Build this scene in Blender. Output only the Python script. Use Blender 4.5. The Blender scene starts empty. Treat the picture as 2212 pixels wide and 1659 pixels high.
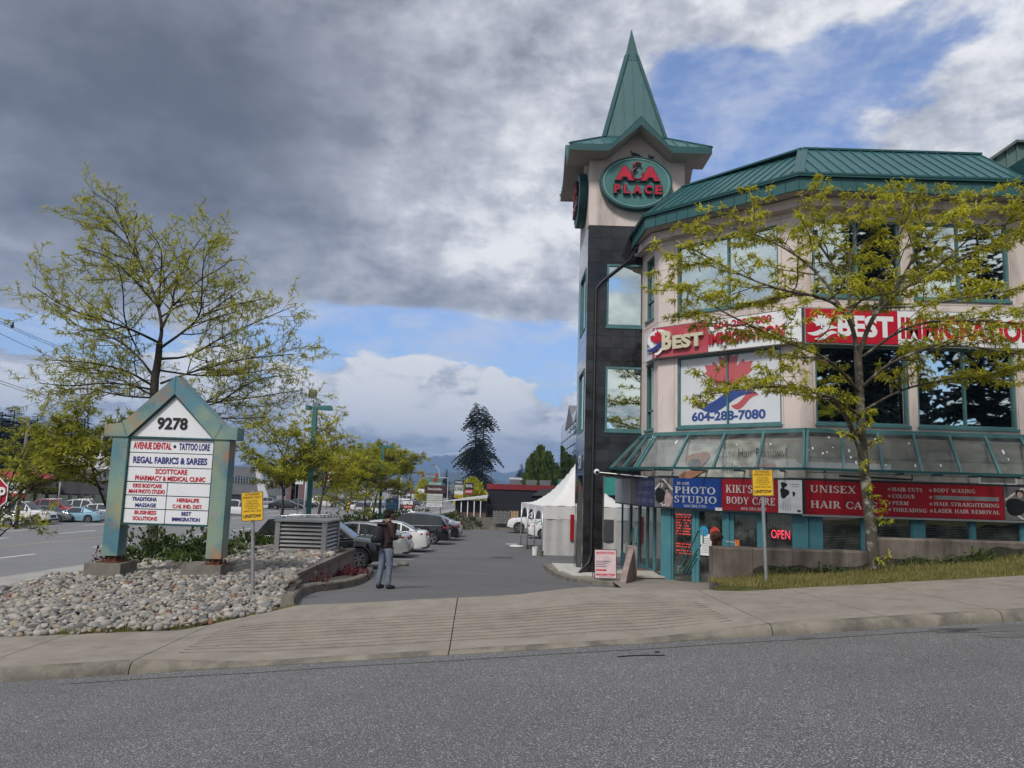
import bpy, bmesh, math, random
from math import sin, cos, pi, radians, sqrt, atan2
from mathutils import Vector, Matrix
rnd = random.Random(7)
S = bpy.context.scene
COL = S.collection

# ---------------------------------------------------------------- camera
PITCH, ROLL, FPX = radians(7.5), radians(1.78), 1660.0
FWD = Vector((0, cos(PITCH), sin(PITCH)))
_u0 = Vector((0, -sin(PITCH), cos(PITCH)))
_r0 = Vector((1, 0, 0))
UPV = _u0 * cos(ROLL) - _r0 * sin(ROLL)
RTV = _r0 * cos(ROLL) + _u0 * sin(ROLL)
cd = bpy.data.cameras.new('camera')
cam = bpy.data.objects.new('camera', cd)
COL.objects.link(cam)
cam.matrix_world = Matrix(((RTV.x, UPV.x, -FWD.x, 0), (RTV.y, UPV.y, -FWD.y, 0), (RTV.z, UPV.z, -FWD.z, 0), (0, 0, 0, 1)))
cd.sensor_fit = 'HORIZONTAL'
cd.sensor_width = 36.0
cd.lens = 36.0 * FPX / 2212.0
cd.clip_start = 0.1
cd.clip_end = 20000
S.camera = cam
# the eye is the origin (z = 0); the street lies about 1.6 m below it

def ray(px, py):
    d = FWD * FPX + RTV * (px - 1106.0) - UPV * (py - 829.5)
    return d / d.y
def at(px, py, Y):
    return ray(px, py) * Y
def tx(px, py):
    return ray(px, py).x
def atz(px, py, z):
    d = ray(px, py)
    return d * (z / d.z)

# ---------------------------------------------------------------- world
W = bpy.data.worlds.new('World')
S.world = W
W.use_nodes = True
SUN_EL, SUN_AZ = radians(48), radians(205)      # azimuth clockwise from +Y (north): behind the camera's left shoulder
EXPO = 1.2
SKY_BASE = .78
SKY_BLUE = (.50, .58, .74)
# cloud cover and cloud brightness: (view x, view y, half-width, half-height, amount)
SKY_COV = [(400, 230, 900, 430, .60), (1000, 540, 480, 140, .38), (200, 610, 420, 90, .20), (920, 890, 300, 95, .36), (30, 830, 160, 60, .25),
           (1800, 230, 480, 190, -.62), (1560, 210, 170, 180, -.35), (2120, 260, 260, 110, .55), (1520, 20, 300, 60, .40), (1640, 80, 80, 50, .30),
           (760, 690, 360, 55, -.72), (1060, 745, 320, 60, -.80), (60, 715, 260, 45, -.66), (1220, 830, 110, 60, -.3), (1200, 310, 70, 80, -.26), (640, 770, 130, 60, -.40), (300, 720, 300, 40, -.3)]
SKY_LUM = [(200, 300, 620, 360, -.42), (600, 260, 240, 230, -.12), (150, 0, 700, 250, -.22), (180, 470, 450, 110, -.10), (980, 240, 200, 140, -.08), (1080, 655, 330, 30, -.18), (1020, 420, 300, 160, .06), (1010, 535, 120, 36, .14),
           (1220, 455, 120, 60, .12), (850, 300, 40, 60, .14), (1000, 955, 400, 12, -.08), (1060, 935, 300, 50, .16), (950, 905, 300, 10, -.06), (250, 610, 420, 45, -.08), (880, 845, 380, 85, .27), (40, 830, 160, 50, .2)]
def build_world():
    nt = W.node_tree
    nt.nodes.clear()
    N, L = nt.nodes.new, nt.links.new
    def val(x):
        return x
    def math_(op, a, b=None, c=None, clamp=False):
        n = N('ShaderNodeMath'); n.operation = op; n.use_clamp = clamp
        for i, x in enumerate((a, b, c)):
            if x is None: continue
            if isinstance(x, (int, float)): n.inputs[i].default_value = x
            else: L(x, n.inputs[i])
        return n.outputs[0]
    def noise(vec, scale, detail=6, rough=.55, dist=0.0, w=0.0):
        n = N('ShaderNodeTexNoise')
        n.inputs['Scale'].default_value = scale; n.inputs['Detail'].default_value = detail
        n.inputs['Roughness'].default_value = rough; n.inputs['Distortion'].default_value = dist
        a_ = N('ShaderNodeVectorMath'); a_.inputs[1].default_value = (w, w * 2, w * 3); L(vec, a_.inputs[0])
        L(a_.outputs[0], n.inputs['Vector'])
        return n.outputs[0]
    def sstep(x, a, b):
        n = N('ShaderNodeMapRange'); n.interpolation_type = 'SMOOTHSTEP'
        n.inputs[1].default_value = a; n.inputs[2].default_value = b
        L(x, n.inputs[0])
        return n.outputs[0]
    def mixc(f, a, b):
        n = N('ShaderNodeMix'); n.data_type = 'RGBA'
        if isinstance(f, (int, float)): n.inputs[0].default_value = f
        else: L(f, n.inputs[0])
        for i, x in ((6, a), (7, b)):
            if isinstance(x, tuple): n.inputs[i].default_value = (*x, 1)
            else: L(x, n.inputs[i])
        return n.outputs[2]
    tc = N('ShaderNodeTexCoord'); gen = tc.outputs['Generated']
    sp = N('ShaderNodeSeparateXYZ'); L(gen, sp.inputs[0])
    X, Y, Z = sp.outputs
    az = math_('ARCTAN2', X, Y)
    el = math_('ARCSINE', Z)
    ae = N('ShaderNodeCombineXYZ'); L(az, ae.inputs[0]); L(el, ae.inputs[1])
    # cloud-layer coordinates: a flat layer seen from below, finer towards the horizon
    den = math_('ADD', math_('MAXIMUM', Z, 0.0), 0.28)
    cb = N('ShaderNodeCombineXYZ'); L(math_('DIVIDE', X, den), cb.inputs[0]); L(math_('DIVIDE', Y, den), cb.inputs[1]); L(math_('MULTIPLY', Z, 1.5), cb.inputs[2])
    P = cb.outputs[0]
    def blobs(acc, items):
        for px, py, sx, sy, amp in items:
            d = ray(px, py).normalized()
            a0, e0 = atan2(d.x, d.y), math.asin(d.z)
            kx, ky = FPX / sx, FPX / sy
            v = N('ShaderNodeVectorMath'); v.operation = 'MULTIPLY_ADD'
            v.inputs[1].default_value = (kx, ky, 0); v.inputs[2].default_value = (-kx * a0, -ky * e0, 0); L(ae.outputs[0], v.inputs[0])
            q = N('ShaderNodeVectorMath'); q.operation = 'DOT_PRODUCT'; L(v.outputs[0], q.inputs[0]); L(v.outputs[0], q.inputs[1])
            acc = math_('MULTIPLY_ADD', math_('POWER', .36788, q.outputs['Value']), amp, acc)
        return acc
    n1 = noise(P, 2.3, 5, .6, 0, 1.3)
    n2 = noise(P, 5.5, 7, .62, .12, 4.1)
    nb = noise(gen, 14, 7, .66, 0, 2.2)
    vor = N('ShaderNodeTexVoronoi'); vor.feature = 'F1'; vor.inputs['Scale'].default_value = 10
    wm = N('ShaderNodeVectorMath'); wm.operation = 'MULTIPLY_ADD'; wm.inputs[1].default_value = (.16, .16, .16)
    cv = N('ShaderNodeCombineXYZ'); L(n2, cv.inputs[0]); L(nb, cv.inputs[1]); L(nb, cv.inputs[2])
    L(cv.outputs[0], wm.inputs[0]); L(gen, wm.inputs[2]); L(wm.outputs[0], vor.inputs['Vector'])
    bil = math_('SUBTRACT', 1.0, vor.outputs['Distance'])
    lowband = math_('SUBTRACT', 1.0, sstep(el, .12, .20))
    cov = math_('MULTIPLY_ADD', n1, 1.1, math_('MULTIPLY_ADD', n2, .9, -.72))
    cov = math_('ADD', cov, math_('MULTIPLY', lowband, math_('MULTIPLY_ADD', bil, .65, -.40)))
    cov = math_('MULTIPLY', blobs(cov, SKY_COV), math_('MULTIPLY_ADD', lowband, 2.2, 1.35))
    mask = sstep(cov, -.06, .26)
    tone = blobs(0.0, SKY_LUM)
    tone = math_('ADD', tone, math_('MULTIPLY', lowband, math_('MULTIPLY_ADD', bil, .75, -.38)))
    amp = math_('MAXIMUM', math_('MULTIPLY_ADD', tone, 1.5, 1.05), .25)
    tex = math_('MULTIPLY_ADD', n2, 1.25, math_('MULTIPLY_ADD', nb, .80, math_('MULTIPLY_ADD', n1, .30, -1.18)))
    lum = math_('ADD', math_('MULTIPLY_ADD', tex, amp, SKY_BASE), tone)
    r = N('ShaderNodeValToRGB'); cr = r.color_ramp
    cols = [(0.0, (.092, .100, .128)), (.2, (.135, .147, .182)), (.45, (.30, .32, .375)), (.7, (.54, .56, .62)), (.9, (.82, .83, .86)), (1.0, (.93, .93, .94))]
    while len(cr.elements) < len(cols): cr.elements.new(.5)
    for e, (p, c) in zip(cr.elements, cols):
        e.position = p; e.color = (*c, 1)
    L(lum, r.inputs[0])
    sky = N('ShaderNodeTexSky'); sky.sky_type = 'NISHITA'; sky.sun_disc = False
    sky.sun_elevation = SUN_EL; sky.sun_rotation = SUN_AZ
    sky.air_density = 1.0; sky.dust_density = .6; sky.ozone_density = 2.0
    thin = math_('MULTIPLY_ADD', sstep(n2, .38, .66), .52, .10)
    sk = N('ShaderNodeVectorMath'); sk.operation = 'MULTIPLY'; sk.inputs[1].default_value = SKY_BLUE; L(sky.outputs[0], sk.inputs[0])
    blue = mixc(thin, sk.outputs[0], (3.0, 3.15, 3.6))
    c10 = N('ShaderNodeVectorMath'); c10.operation = 'SCALE'; c10.inputs['Scale'].default_value = 10.0 / 2 ** EXPO; L(r.outputs[0], c10.inputs[0])
    final = mixc(mask, blue, c10.outputs[0])
    bg = N('ShaderNodeBackground'); bg.inputs[1].default_value = .1
    L(final, bg.inputs[0])
    o = N('ShaderNodeOutputWorld'); L(bg.outputs[0], o.inputs[0])
build_world()
W.cycles.sampling_method = 'MANUAL'
W.cycles.sample_map_resolution = 512
S.cycles.max_bounces = 6
S.cycles.diffuse_bounces = 3
S.cycles.glossy_bounces = 3
S.cycles.transmission_bounces = 2
S.cycles.transparent_max_bounces = 10
S.cycles.caustics_reflective = False
S.cycles.caustics_refractive = False

# ---------------------------------------------------------------- sun and exposure
ld = bpy.data.lights.new('sun', 'SUN')
ld.energy = 1.5; ld.angle = radians(11); ld.color = (1, .955, .89)
sun = bpy.data.objects.new('sun', ld); COL.objects.link(sun)
_sd = Vector((sin(SUN_AZ) * cos(SUN_EL), cos(SUN_AZ) * cos(SUN_EL), sin(SUN_EL)))
sun.rotation_euler = (-_sd).to_track_quat('-Z', 'Y').to_euler()
vs = S.view_settings
vs.view_transform = 'Standard'; vs.look = 'None'; vs.exposure = EXPO; vs.gamma = 1.0; vs.use_curve_mapping = False

# ---------------------------------------------------------------- materials
MATS = {}
def M(name, col, rough=.6, metal=0.0, var=.12, vscale=3.0, bump=0.0, bscale=60.0, spec=.4, emit=None, estr=1.0, dirt=None, dscale=1.5, damt=.5, dlo=.52, streak=False, speck=None):
    """principled material: base colour with noise variation, optional stain colour, speckle and bump"""
    if name in MATS: return MATS[name]
    m = bpy.data.materials.new(name); m.use_nodes = True
    nt = m.node_tree; b = nt.nodes['Principled BSDF']
    N, L = nt.nodes.new, nt.links.new
    b.inputs['Roughness'].default_value = rough; b.inputs['Metallic'].default_value = metal
    b.inputs['Specular IOR Level'].default_value = spec
    tc = N('ShaderNodeTexCoord'); oc = tc.outputs['Object']
    def noise(scale, detail=5, rg=.6, vec=None):
        n = N('ShaderNodeTexNoise'); n.inputs['Scale'].default_value = scale; n.inputs['Detail'].default_value = detail; n.inputs['Roughness'].default_value = rg
        L(vec or oc, n.inputs['Vector']); return n.outputs[0]
    def ramp(x, a, bb, c0=0, c1=1):
        n = N('ShaderNodeMapRange'); n.inputs[1].default_value = a; n.inputs[2].default_value = bb; n.inputs[3].default_value = c0; n.inputs[4].default_value = c1
        L(x, n.inputs[0]); return n.outputs[0]
    def mix(f, a, bb):
        n = N('ShaderNodeMix'); n.data_type = 'RGBA'
        L(f, n.inputs[0])
        for i, x in ((6, a), (7, bb)):
            if isinstance(x, tuple): n.inputs[i].default_value = (*x, 1)
            else: L(x, n.inputs[i])
        return n.outputs[2]
    out = None
    if var > 0:
        lo = tuple(max(0, c * (1 - var)) for c in col); hi = tuple(min(1, c * (1 + var)) for c in col)
        out = mix(ramp(noise(vscale, 6), .3, .7), lo, hi)
    if speck:
        sc, amt, c2 = speck[0], speck[1], speck[2]
        out = mix(ramp(noise(sc, 2, .5), amt, amt + .08), out or col, c2)
    if dirt:
        vec = None
        if streak:
            mp = N('ShaderNodeMapping'); mp.inputs['Scale'].default_value = (1, 1, .18); L(oc, mp.inputs[0]); vec = mp.outputs[0]
        out = mix(ramp(noise(dscale, 7, .65, vec), dlo, dlo + .18, 0, damt), out or col, dirt)
    if out: L(out, b.inputs['Base Color'])
    else: b.inputs['Base Color'].default_value = (*col, 1)
    if rough > .15 and var > 0:
        L(ramp(noise(vscale * 2.3, 4), .3, .7, rough * .88, min(1, rough * 1.12)), b.inputs['Roughness'])
    if bump:
        bn = N('ShaderNodeBump'); bn.inputs['Strength'].default_value = bump; bn.inputs['Distance'].default_value = .01
        L(noise(bscale, 4), bn.inputs['Height']); L(bn.outputs[0], b.inputs['Normal'])
    if emit:
        b.inputs['Emission Color'].default_value = (*emit, 1); b.inputs['Emission Strength'].default_value = estr
    MATS[name] = m
    return m

def glass_clear(name, tint=(.9, .95, .93), fac=.75, rough=.03):
    """thin pane: mostly see-through, partly mirror"""
    if name in MATS: return MATS[name]
    m = bpy.data.materials.new(name); m.use_nodes = True
    nt = m.node_tree; nt.nodes.clear(); N, L = nt.nodes.new, nt.links.new
    t = N('ShaderNodeBsdfTransparent'); t.inputs[0].default_value = (*tint, 1)
    g = N('ShaderNodeBsdfGlossy'); g.inputs['Roughness'].default_value = rough; g.inputs[0].default_value = (.8, .85, .85, 1)
    d = N('ShaderNodeBsdfDiffuse'); d.inputs[0].default_value = (.35, .38, .36, 1)
    lw = N('ShaderNodeLayerWeight'); lw.inputs[0].default_value = .35
    mr = N('ShaderNodeMapRange'); mr.inputs[3].default_value = 1 - fac; mr.inputs[4].default_value = min(1, 1 - fac + .45); L(lw.outputs['Fresnel'], mr.inputs[0])
    mx = N('ShaderNodeMixShader'); L(mr.outputs[0], mx.inputs[0]); L(t.outputs[0], mx.inputs[1]); L(g.outputs[0], mx.inputs[2])
    # grime film
    tc = N('ShaderNodeTexCoord'); nz = N('ShaderNodeTexNoise'); nz.inputs['Scale'].default_value = 3; nz.inputs['Detail'].default_value = 8; L(tc.outputs['Object'], nz.inputs[0])
    m2 = N('ShaderNodeMapRange'); m2.inputs[1].default_value = .4; m2.inputs[2].default_value = .75; m2.inputs[3].default_value = .03; m2.inputs[4].default_value = .22; L(nz.outputs[0], m2.inputs[0])
    mx2 = N('ShaderNodeMixShader'); L(m2.outputs[0], mx2.inputs[0]); L(mx.outputs[0], mx2.inputs[1]); L(d.outputs[0], mx2.inputs[2])
    o = N('ShaderNodeOutputMaterial'); L(mx2.outputs[0], o.inputs[0])
    MATS[name] = m
    return m

def mirror_glass(name, col=(.50, .60, .56), rough=.015):
    """solar-coated window glass: tinted mirror with slightly wavy panes"""
    if name in MATS: return MATS[name]
    m = M(name, col, rough, 1.0, 0)
    nt = m.node_tree; N, L = nt.nodes.new, nt.links.new
    tc = N('ShaderNodeTexCoord'); nz = N('ShaderNodeTexNoise'); nz.inputs['Scale'].default_value = .9; nz.inputs['Detail'].default_value = 1
    L(tc.outputs['Object'], nz.inputs[0])
    bn = N('ShaderNodeBump'); bn.inputs['Strength'].default_value = .012; bn.inputs['Distance'].default_value = .1
    L(nz.outputs[0], bn.inputs['Height']); L(bn.outputs[0], nt.nodes['Principled BSDF'].inputs['Normal'])
    return m

def leafmat(name, col, var=.35, trans=.35):
    if name in MATS: return MATS[name]
    m = bpy.data.materials.new(name); m.use_nodes = True
    nt = m.node_tree; nt.nodes.clear(); N, L = nt.nodes.new, nt.links.new
    tc = N('ShaderNodeTexCoord')
    nz = N('ShaderNodeTexNoise'); nz.inputs['Scale'].default_value = 1.1; nz.inputs['Detail'].default_value = 8; nz.inputs['Roughness'].default_value = .75; L(tc.outputs['Object'], nz.inputs[0])
    mr = N('ShaderNodeMapRange'); mr.inputs[1].default_value = .32; mr.inputs[2].default_value = .68; L(nz.outputs[0], mr.inputs[0])
    mx = N('ShaderNodeMix'); mx.data_type = 'RGBA'; L(mr.outputs[0], mx.inputs[0])
    mx.inputs[6].default_value = (*[c * (1 - var) for c in col], 1); mx.inputs[7].default_value = (*[min(1, c * (1 + var)) for c in col], 1)
    d = N('ShaderNodeBsdfPrincipled'); d.inputs['Roughness'].default_value = .55; d.inputs['Specular IOR Level'].default_value = .3; L(mx.outputs[2], d.inputs['Base Color'])
    t = N('ShaderNodeBsdfTranslucent'); L(mx.outputs[2], t.inputs[0])
    ms = N('ShaderNodeMixShader'); ms.inputs[0].default_value = trans; L(d.outputs[0], ms.inputs[1]); L(t.outputs[0], ms.inputs[2])
    o = N('ShaderNodeOutputMaterial'); L(ms.outputs[0], o.inputs[0])
    MATS[name] = m
    return m

# ---------------------------------------------------------------- mesh builder
class MB:
    def __init__(s):
        s.v = []; s.f = []; s.mi = []; s.m = 0
    def add(s, vs, fs):
        o = len(s.v); s.v.extend([tuple(v) for v in vs])
        for f in fs:
            s.f.append(tuple(i + o for i in f)); s.mi.append(s.m)
        return s
    def quad(s, a, b, c, d): return s.add((a, b, c, d), ((0, 1, 2, 3),))
    def poly(s, pts): return s.add(pts, (tuple(range(len(pts))),))
    def box(s, x0, x1, y0, y1, z0, z1):
        vs = [(x, y, z) for z in (z0, z1) for y in (y0, y1) for x in (x0, x1)]
        return s.add(vs, ((0, 2, 3, 1), (4, 5, 7, 6), (0, 1, 5, 4), (2, 6, 7, 3), (0, 4, 6, 2), (1, 3, 7, 5)))
    def fbox(s, O, U, V, N, u0, u1, v0, v1, n0, n1):
        """box in a frame: U right, V up, N outwards"""
        vs = [O + U * u + V * v + N * n for n in (n0, n1) for v in (v0, v1) for u in (u0, u1)]
        return s.add(vs, ((0, 2, 3, 1), (4, 5, 7, 6), (0, 1, 5, 4), (2, 6, 7, 3), (0, 4, 6, 2), (1, 3, 7, 5)))
    def prism(s, pts, z0, z1):
        n = len(pts)
        vs = [(p[0], p[1], z0) for p in pts] + [(p[0], p[1], z1) for p in pts]
        fs = [tuple(range(n - 1, -1, -1)), tuple(range(n, 2 * n))] + [(i, (i + 1) % n, n + (i + 1) % n, n + i) for i in range(n)]
        return s.add(vs, fs)
    def extr(s, pts, d):
        """planar polygon (3-D points) pushed by vector d"""
        n = len(pts); d = Vector(d)
        vs = [Vector(p) for p in pts] + [Vector(p) + d for p in pts]
        fs = [tuple(range(n - 1, -1, -1)), tuple(range(n, 2 * n))] + [(i, (i + 1) % n, n + (i + 1) % n, n + i) for i in range(n)]
        return s.add(vs, fs)
    def bar(s, a, b, w, h=None, up=(0, 0, 1)):
        """rectangular bar from a to b, w wide (sideways) and h high"""
        a, b = Vector(a), Vector(b); h = h or w
        d = (b - a).normalized(); up = Vector(up)
        if abs(d.dot(up)) > .98: up = Vector((0, 1, 0))
        r = d.cross(up).normalized(); u = r.cross(d)
        vs = []
        for p in (a, b):
            for q, t in ((-1, -1), (1, -1), (1, 1), (-1, 1)):
                vs.append(p + r * (q * w / 2) + u * (t * h / 2))
        return s.add(vs, ((3, 2, 1, 0), (4, 5, 6, 7), (0, 1, 5, 4), (1, 2, 6, 5), (2, 3, 7, 6), (3, 0, 4, 7)))
    def tube(s, pts, rad, seg=8, caps=True):
        pts = [Vector(p) for p in pts]; n = len(pts)
        if not isinstance(rad, (list, tuple)): rad = [rad] * n
        rings = []; ref = Vector((0, 0, 1))
        for i, p in enumerate(pts):
            d = (pts[min(i + 1, n - 1)] - pts[max(i - 1, 0)])
            if d.length < 1e-9: d = Vector((0, 0, 1))
            d.normalize()
            if i == 0:
                ref = Vector((1, 0, 0)) if abs(d.z) > .9 else Vector((0, 0, 1))
            r = d.cross(ref)
            if r.length < 1e-6: r = d.cross(Vector((0, 1, 0)))
            r.normalize(); u = r.cross(d); ref = u
            rings.append([p + (r * cos(2 * pi * k / seg) + u * sin(2 * pi * k / seg)) * rad[i] for k in range(seg)])
        vs = [v for rg in rings for v in rg]; fs = []
        for i in range(n - 1):
            for k in range(seg):
                a = i * seg + k; b = i * seg + (k + 1) % seg
                fs.append((a, a + seg, b + seg, b))
        if caps:
            fs.append(tuple(range(seg))); fs.append(tuple(range((n - 1) * seg + seg - 1, (n - 1) * seg - 1, -1)))
        return s.add(vs, fs)
    def lathe(s, prof, O=(0, 0, 0), axis=(0, 0, 1), seg=16):
        """profile of (radius, along-axis) turned round an axis"""
        O = Vector(O); A = Vector(axis).normalized()
        R = A.cross(Vector((1, 0, 0)) if abs(A.x) < .9 else Vector((0, 1, 0))).normalized(); U = A.cross(R)
        n = len(prof)
        vs = [O + A * t + (R * cos(2 * pi * k / seg) + U * sin(2 * pi * k / seg)) * r for r, t in prof for k in range(seg)]
        fs = [(i * seg + k, i * seg + (k + 1) % seg, (i + 1) * seg + (k + 1) % seg, (i + 1) * seg + k) for i in range(n - 1) for k in range(seg)]
        if prof[0][0] > 1e-4: fs.append(tuple(range(seg - 1, -1, -1)))
        if prof[-1][0] > 1e-4: fs.append(tuple(range((n - 1) * seg, n * seg)))
        return s.add(vs, fs)
    def ball(s, c, rx, ry=None, rz=None, seg=12, rings=8):
        ry = ry or rx; rz = rz or rx; c = Vector(c)
        vs = [c + Vector((0, 0, -rz))]; fs = []
        for i in range(1, rings):
            t = pi * i / rings
            for k in range(seg):
                vs.append(c + Vector((rx * sin(t) * cos(2 * pi * k / seg), ry * sin(t) * sin(2 * pi * k / seg), -rz * cos(t))))
        vs.append(c + Vector((0, 0, rz)))
        for k in range(seg):
            fs.append((0, 1 + (k + 1) % seg, 1 + k))
            for i in range(rings - 2):
                a = 1 + i * seg + k; b = 1 + i * seg + (k + 1) % seg
                fs.append((a, b, b + seg, a + seg))
            e = 1 + (rings - 2) * seg
            fs.append((len(vs) - 1, e + k, e + (k + 1) % seg))
        return s.add(vs, fs)
    def grid(s, fn, nu, nv):
        vs = [fn(i / nu, j / nv) for j in range(nv + 1) for i in range(nu + 1)]
        fs = [(j * (nu + 1) + i, j * (nu + 1) + i + 1, (j + 1) * (nu + 1) + i + 1, (j + 1) * (nu + 1) + i) for j in range(nv) for i in range(nu)]
        return s.add(vs, fs)
    def build(s, name, mats, parent=None, smooth=False, world=True, loc=None):
        """link as one mesh object; with a parent and world=True the points are world points"""
        if not isinstance(mats, (list, tuple)): mats = [mats]
        off = Vector((0, 0, 0))
        p = parent
        while p is not None and world:
            off += Vector(p.location); p = p.parent
        if loc is not None: off += Vector(loc)
        me = bpy.data.meshes.new(name)
        me.from_pydata([(v[0] - off.x, v[1] - off.y, v[2] - off.z) for v in s.v], [], s.f)
        for m in mats: me.materials.append(m)
        if len(mats) > 1:
            me.polygons.foreach_set('material_index', s.mi)
        if smooth:
            me.polygons.foreach_set('use_smooth', [True] * len(me.polygons))
            if smooth is not True:
                try: me.set_sharp_from_angle(angle=radians(smooth))
                except Exception: pass
        me.update()
        o = bpy.data.objects.new(name, me); COL.objects.link(o)
        if parent is not None: o.parent = parent
        if loc is not None: o.location = loc
        return o

def tag(o, label=None, cat=None, group=None, kind=None):
    if label: o['label'] = label
    if cat: o['category'] = cat
    if group: o['group'] = group
    if kind: o['kind'] = kind
    return o
def thing(name, label, cat, loc=(0, 0, 0), rotz=0.0, group=None):
    o = bpy.data.objects.new(name, None); COL.objects.link(o)
    o.empty_display_size = .2
    o.location = loc; o.rotation_euler = (0, 0, rotz)
    return tag(o, label, cat, group)
KIDS = {}
def copy_tree(o, parent=None):
    c = o.copy(); COL.objects.link(c)
    if parent is not None: c.parent = parent
    for ch in list(o.children): copy_tree(ch, c)
    return c
def remat(o, old, new):
    """give a copied thing another paint: object-level material slots"""
    for ob in [o] + list(o.children_recursive):
        if ob.type == 'MESH':
            for sl in ob.material_slots:
                if sl.material == old:
                    sl.link = 'OBJECT'; sl.material = new

def frame(O, U, V=(0, 0, 1)):
    U = Vector(U).normalized(); V = Vector(V).normalized()
    return Vector(O), U, V, U.cross(V)

# ---------------------------------------------------------------- lettering
def glyphs(body, bold=0.0, space=1.0):
    cu = bpy.data.curves.new('txt', 'FONT'); cu.body = body; cu.size = 1.0; cu.offset = bold; cu.space_character = space
    cu.resolution_u = 3
    ob = bpy.data.objects.new('txt', cu); COL.objects.link(ob)
    dg = bpy.context.evaluated_depsgraph_get(); dg.update()
    me = bpy.data.meshes.new_from_object(ob.evaluated_get(dg))
    vs = [v.co.copy() for v in me.vertices]; fs = [tuple(p.vertices) for p in me.polygons]
    bpy.data.objects.remove(ob); bpy.data.curves.remove(cu); bpy.data.meshes.remove(me)
    return vs, fs
def put_text(mb, body, fr, u, v, h, w=None, bold=0.0, n=.004, align='L', thick=0.0, space=1.0, src=None):
    """flat lettering on frame fr: lower-left (or centre/right) corner u, v; height h of the ink; fitted to width w"""
    O, U, V, Nn = fr
    vs, fs = src or glyphs(body, bold, space)
    if not vs: return 0
    x0 = min(p.x for p in vs); x1 = max(p.x for p in vs); y0 = min(p.y for p in vs); y1 = max(p.y for p in vs)
    sy = h / max(1e-6, (y1 - y0)); sx = (w / (x1 - x0)) if w else sy
    W_ = (x1 - x0) * sx
    if align == 'C': u = u - W_ / 2
    elif align == 'R': u = u - W_
    pts = [O + U * (u + (p.x - x0) * sx) + V * (v + (p.y - y0) * sy) + Nn * (n + p.z) for p in vs]
    if thick:
        back = [p - Nn * thick for p in pts]
        k = len(pts)
        edges = {}
        for f in fs:
            for i in range(len(f)):
                e = (f[i], f[(i + 1) % len(f)])
                edges[e] = edges.get(e, 0) + 1
        side = [(a, a + k, b + k, b) for (a, b) in edges if (b, a) not in edges]
        mb.add(pts + back, list(fs) + side)
    else:
        mb.add(pts, fs)
    return W_
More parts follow.
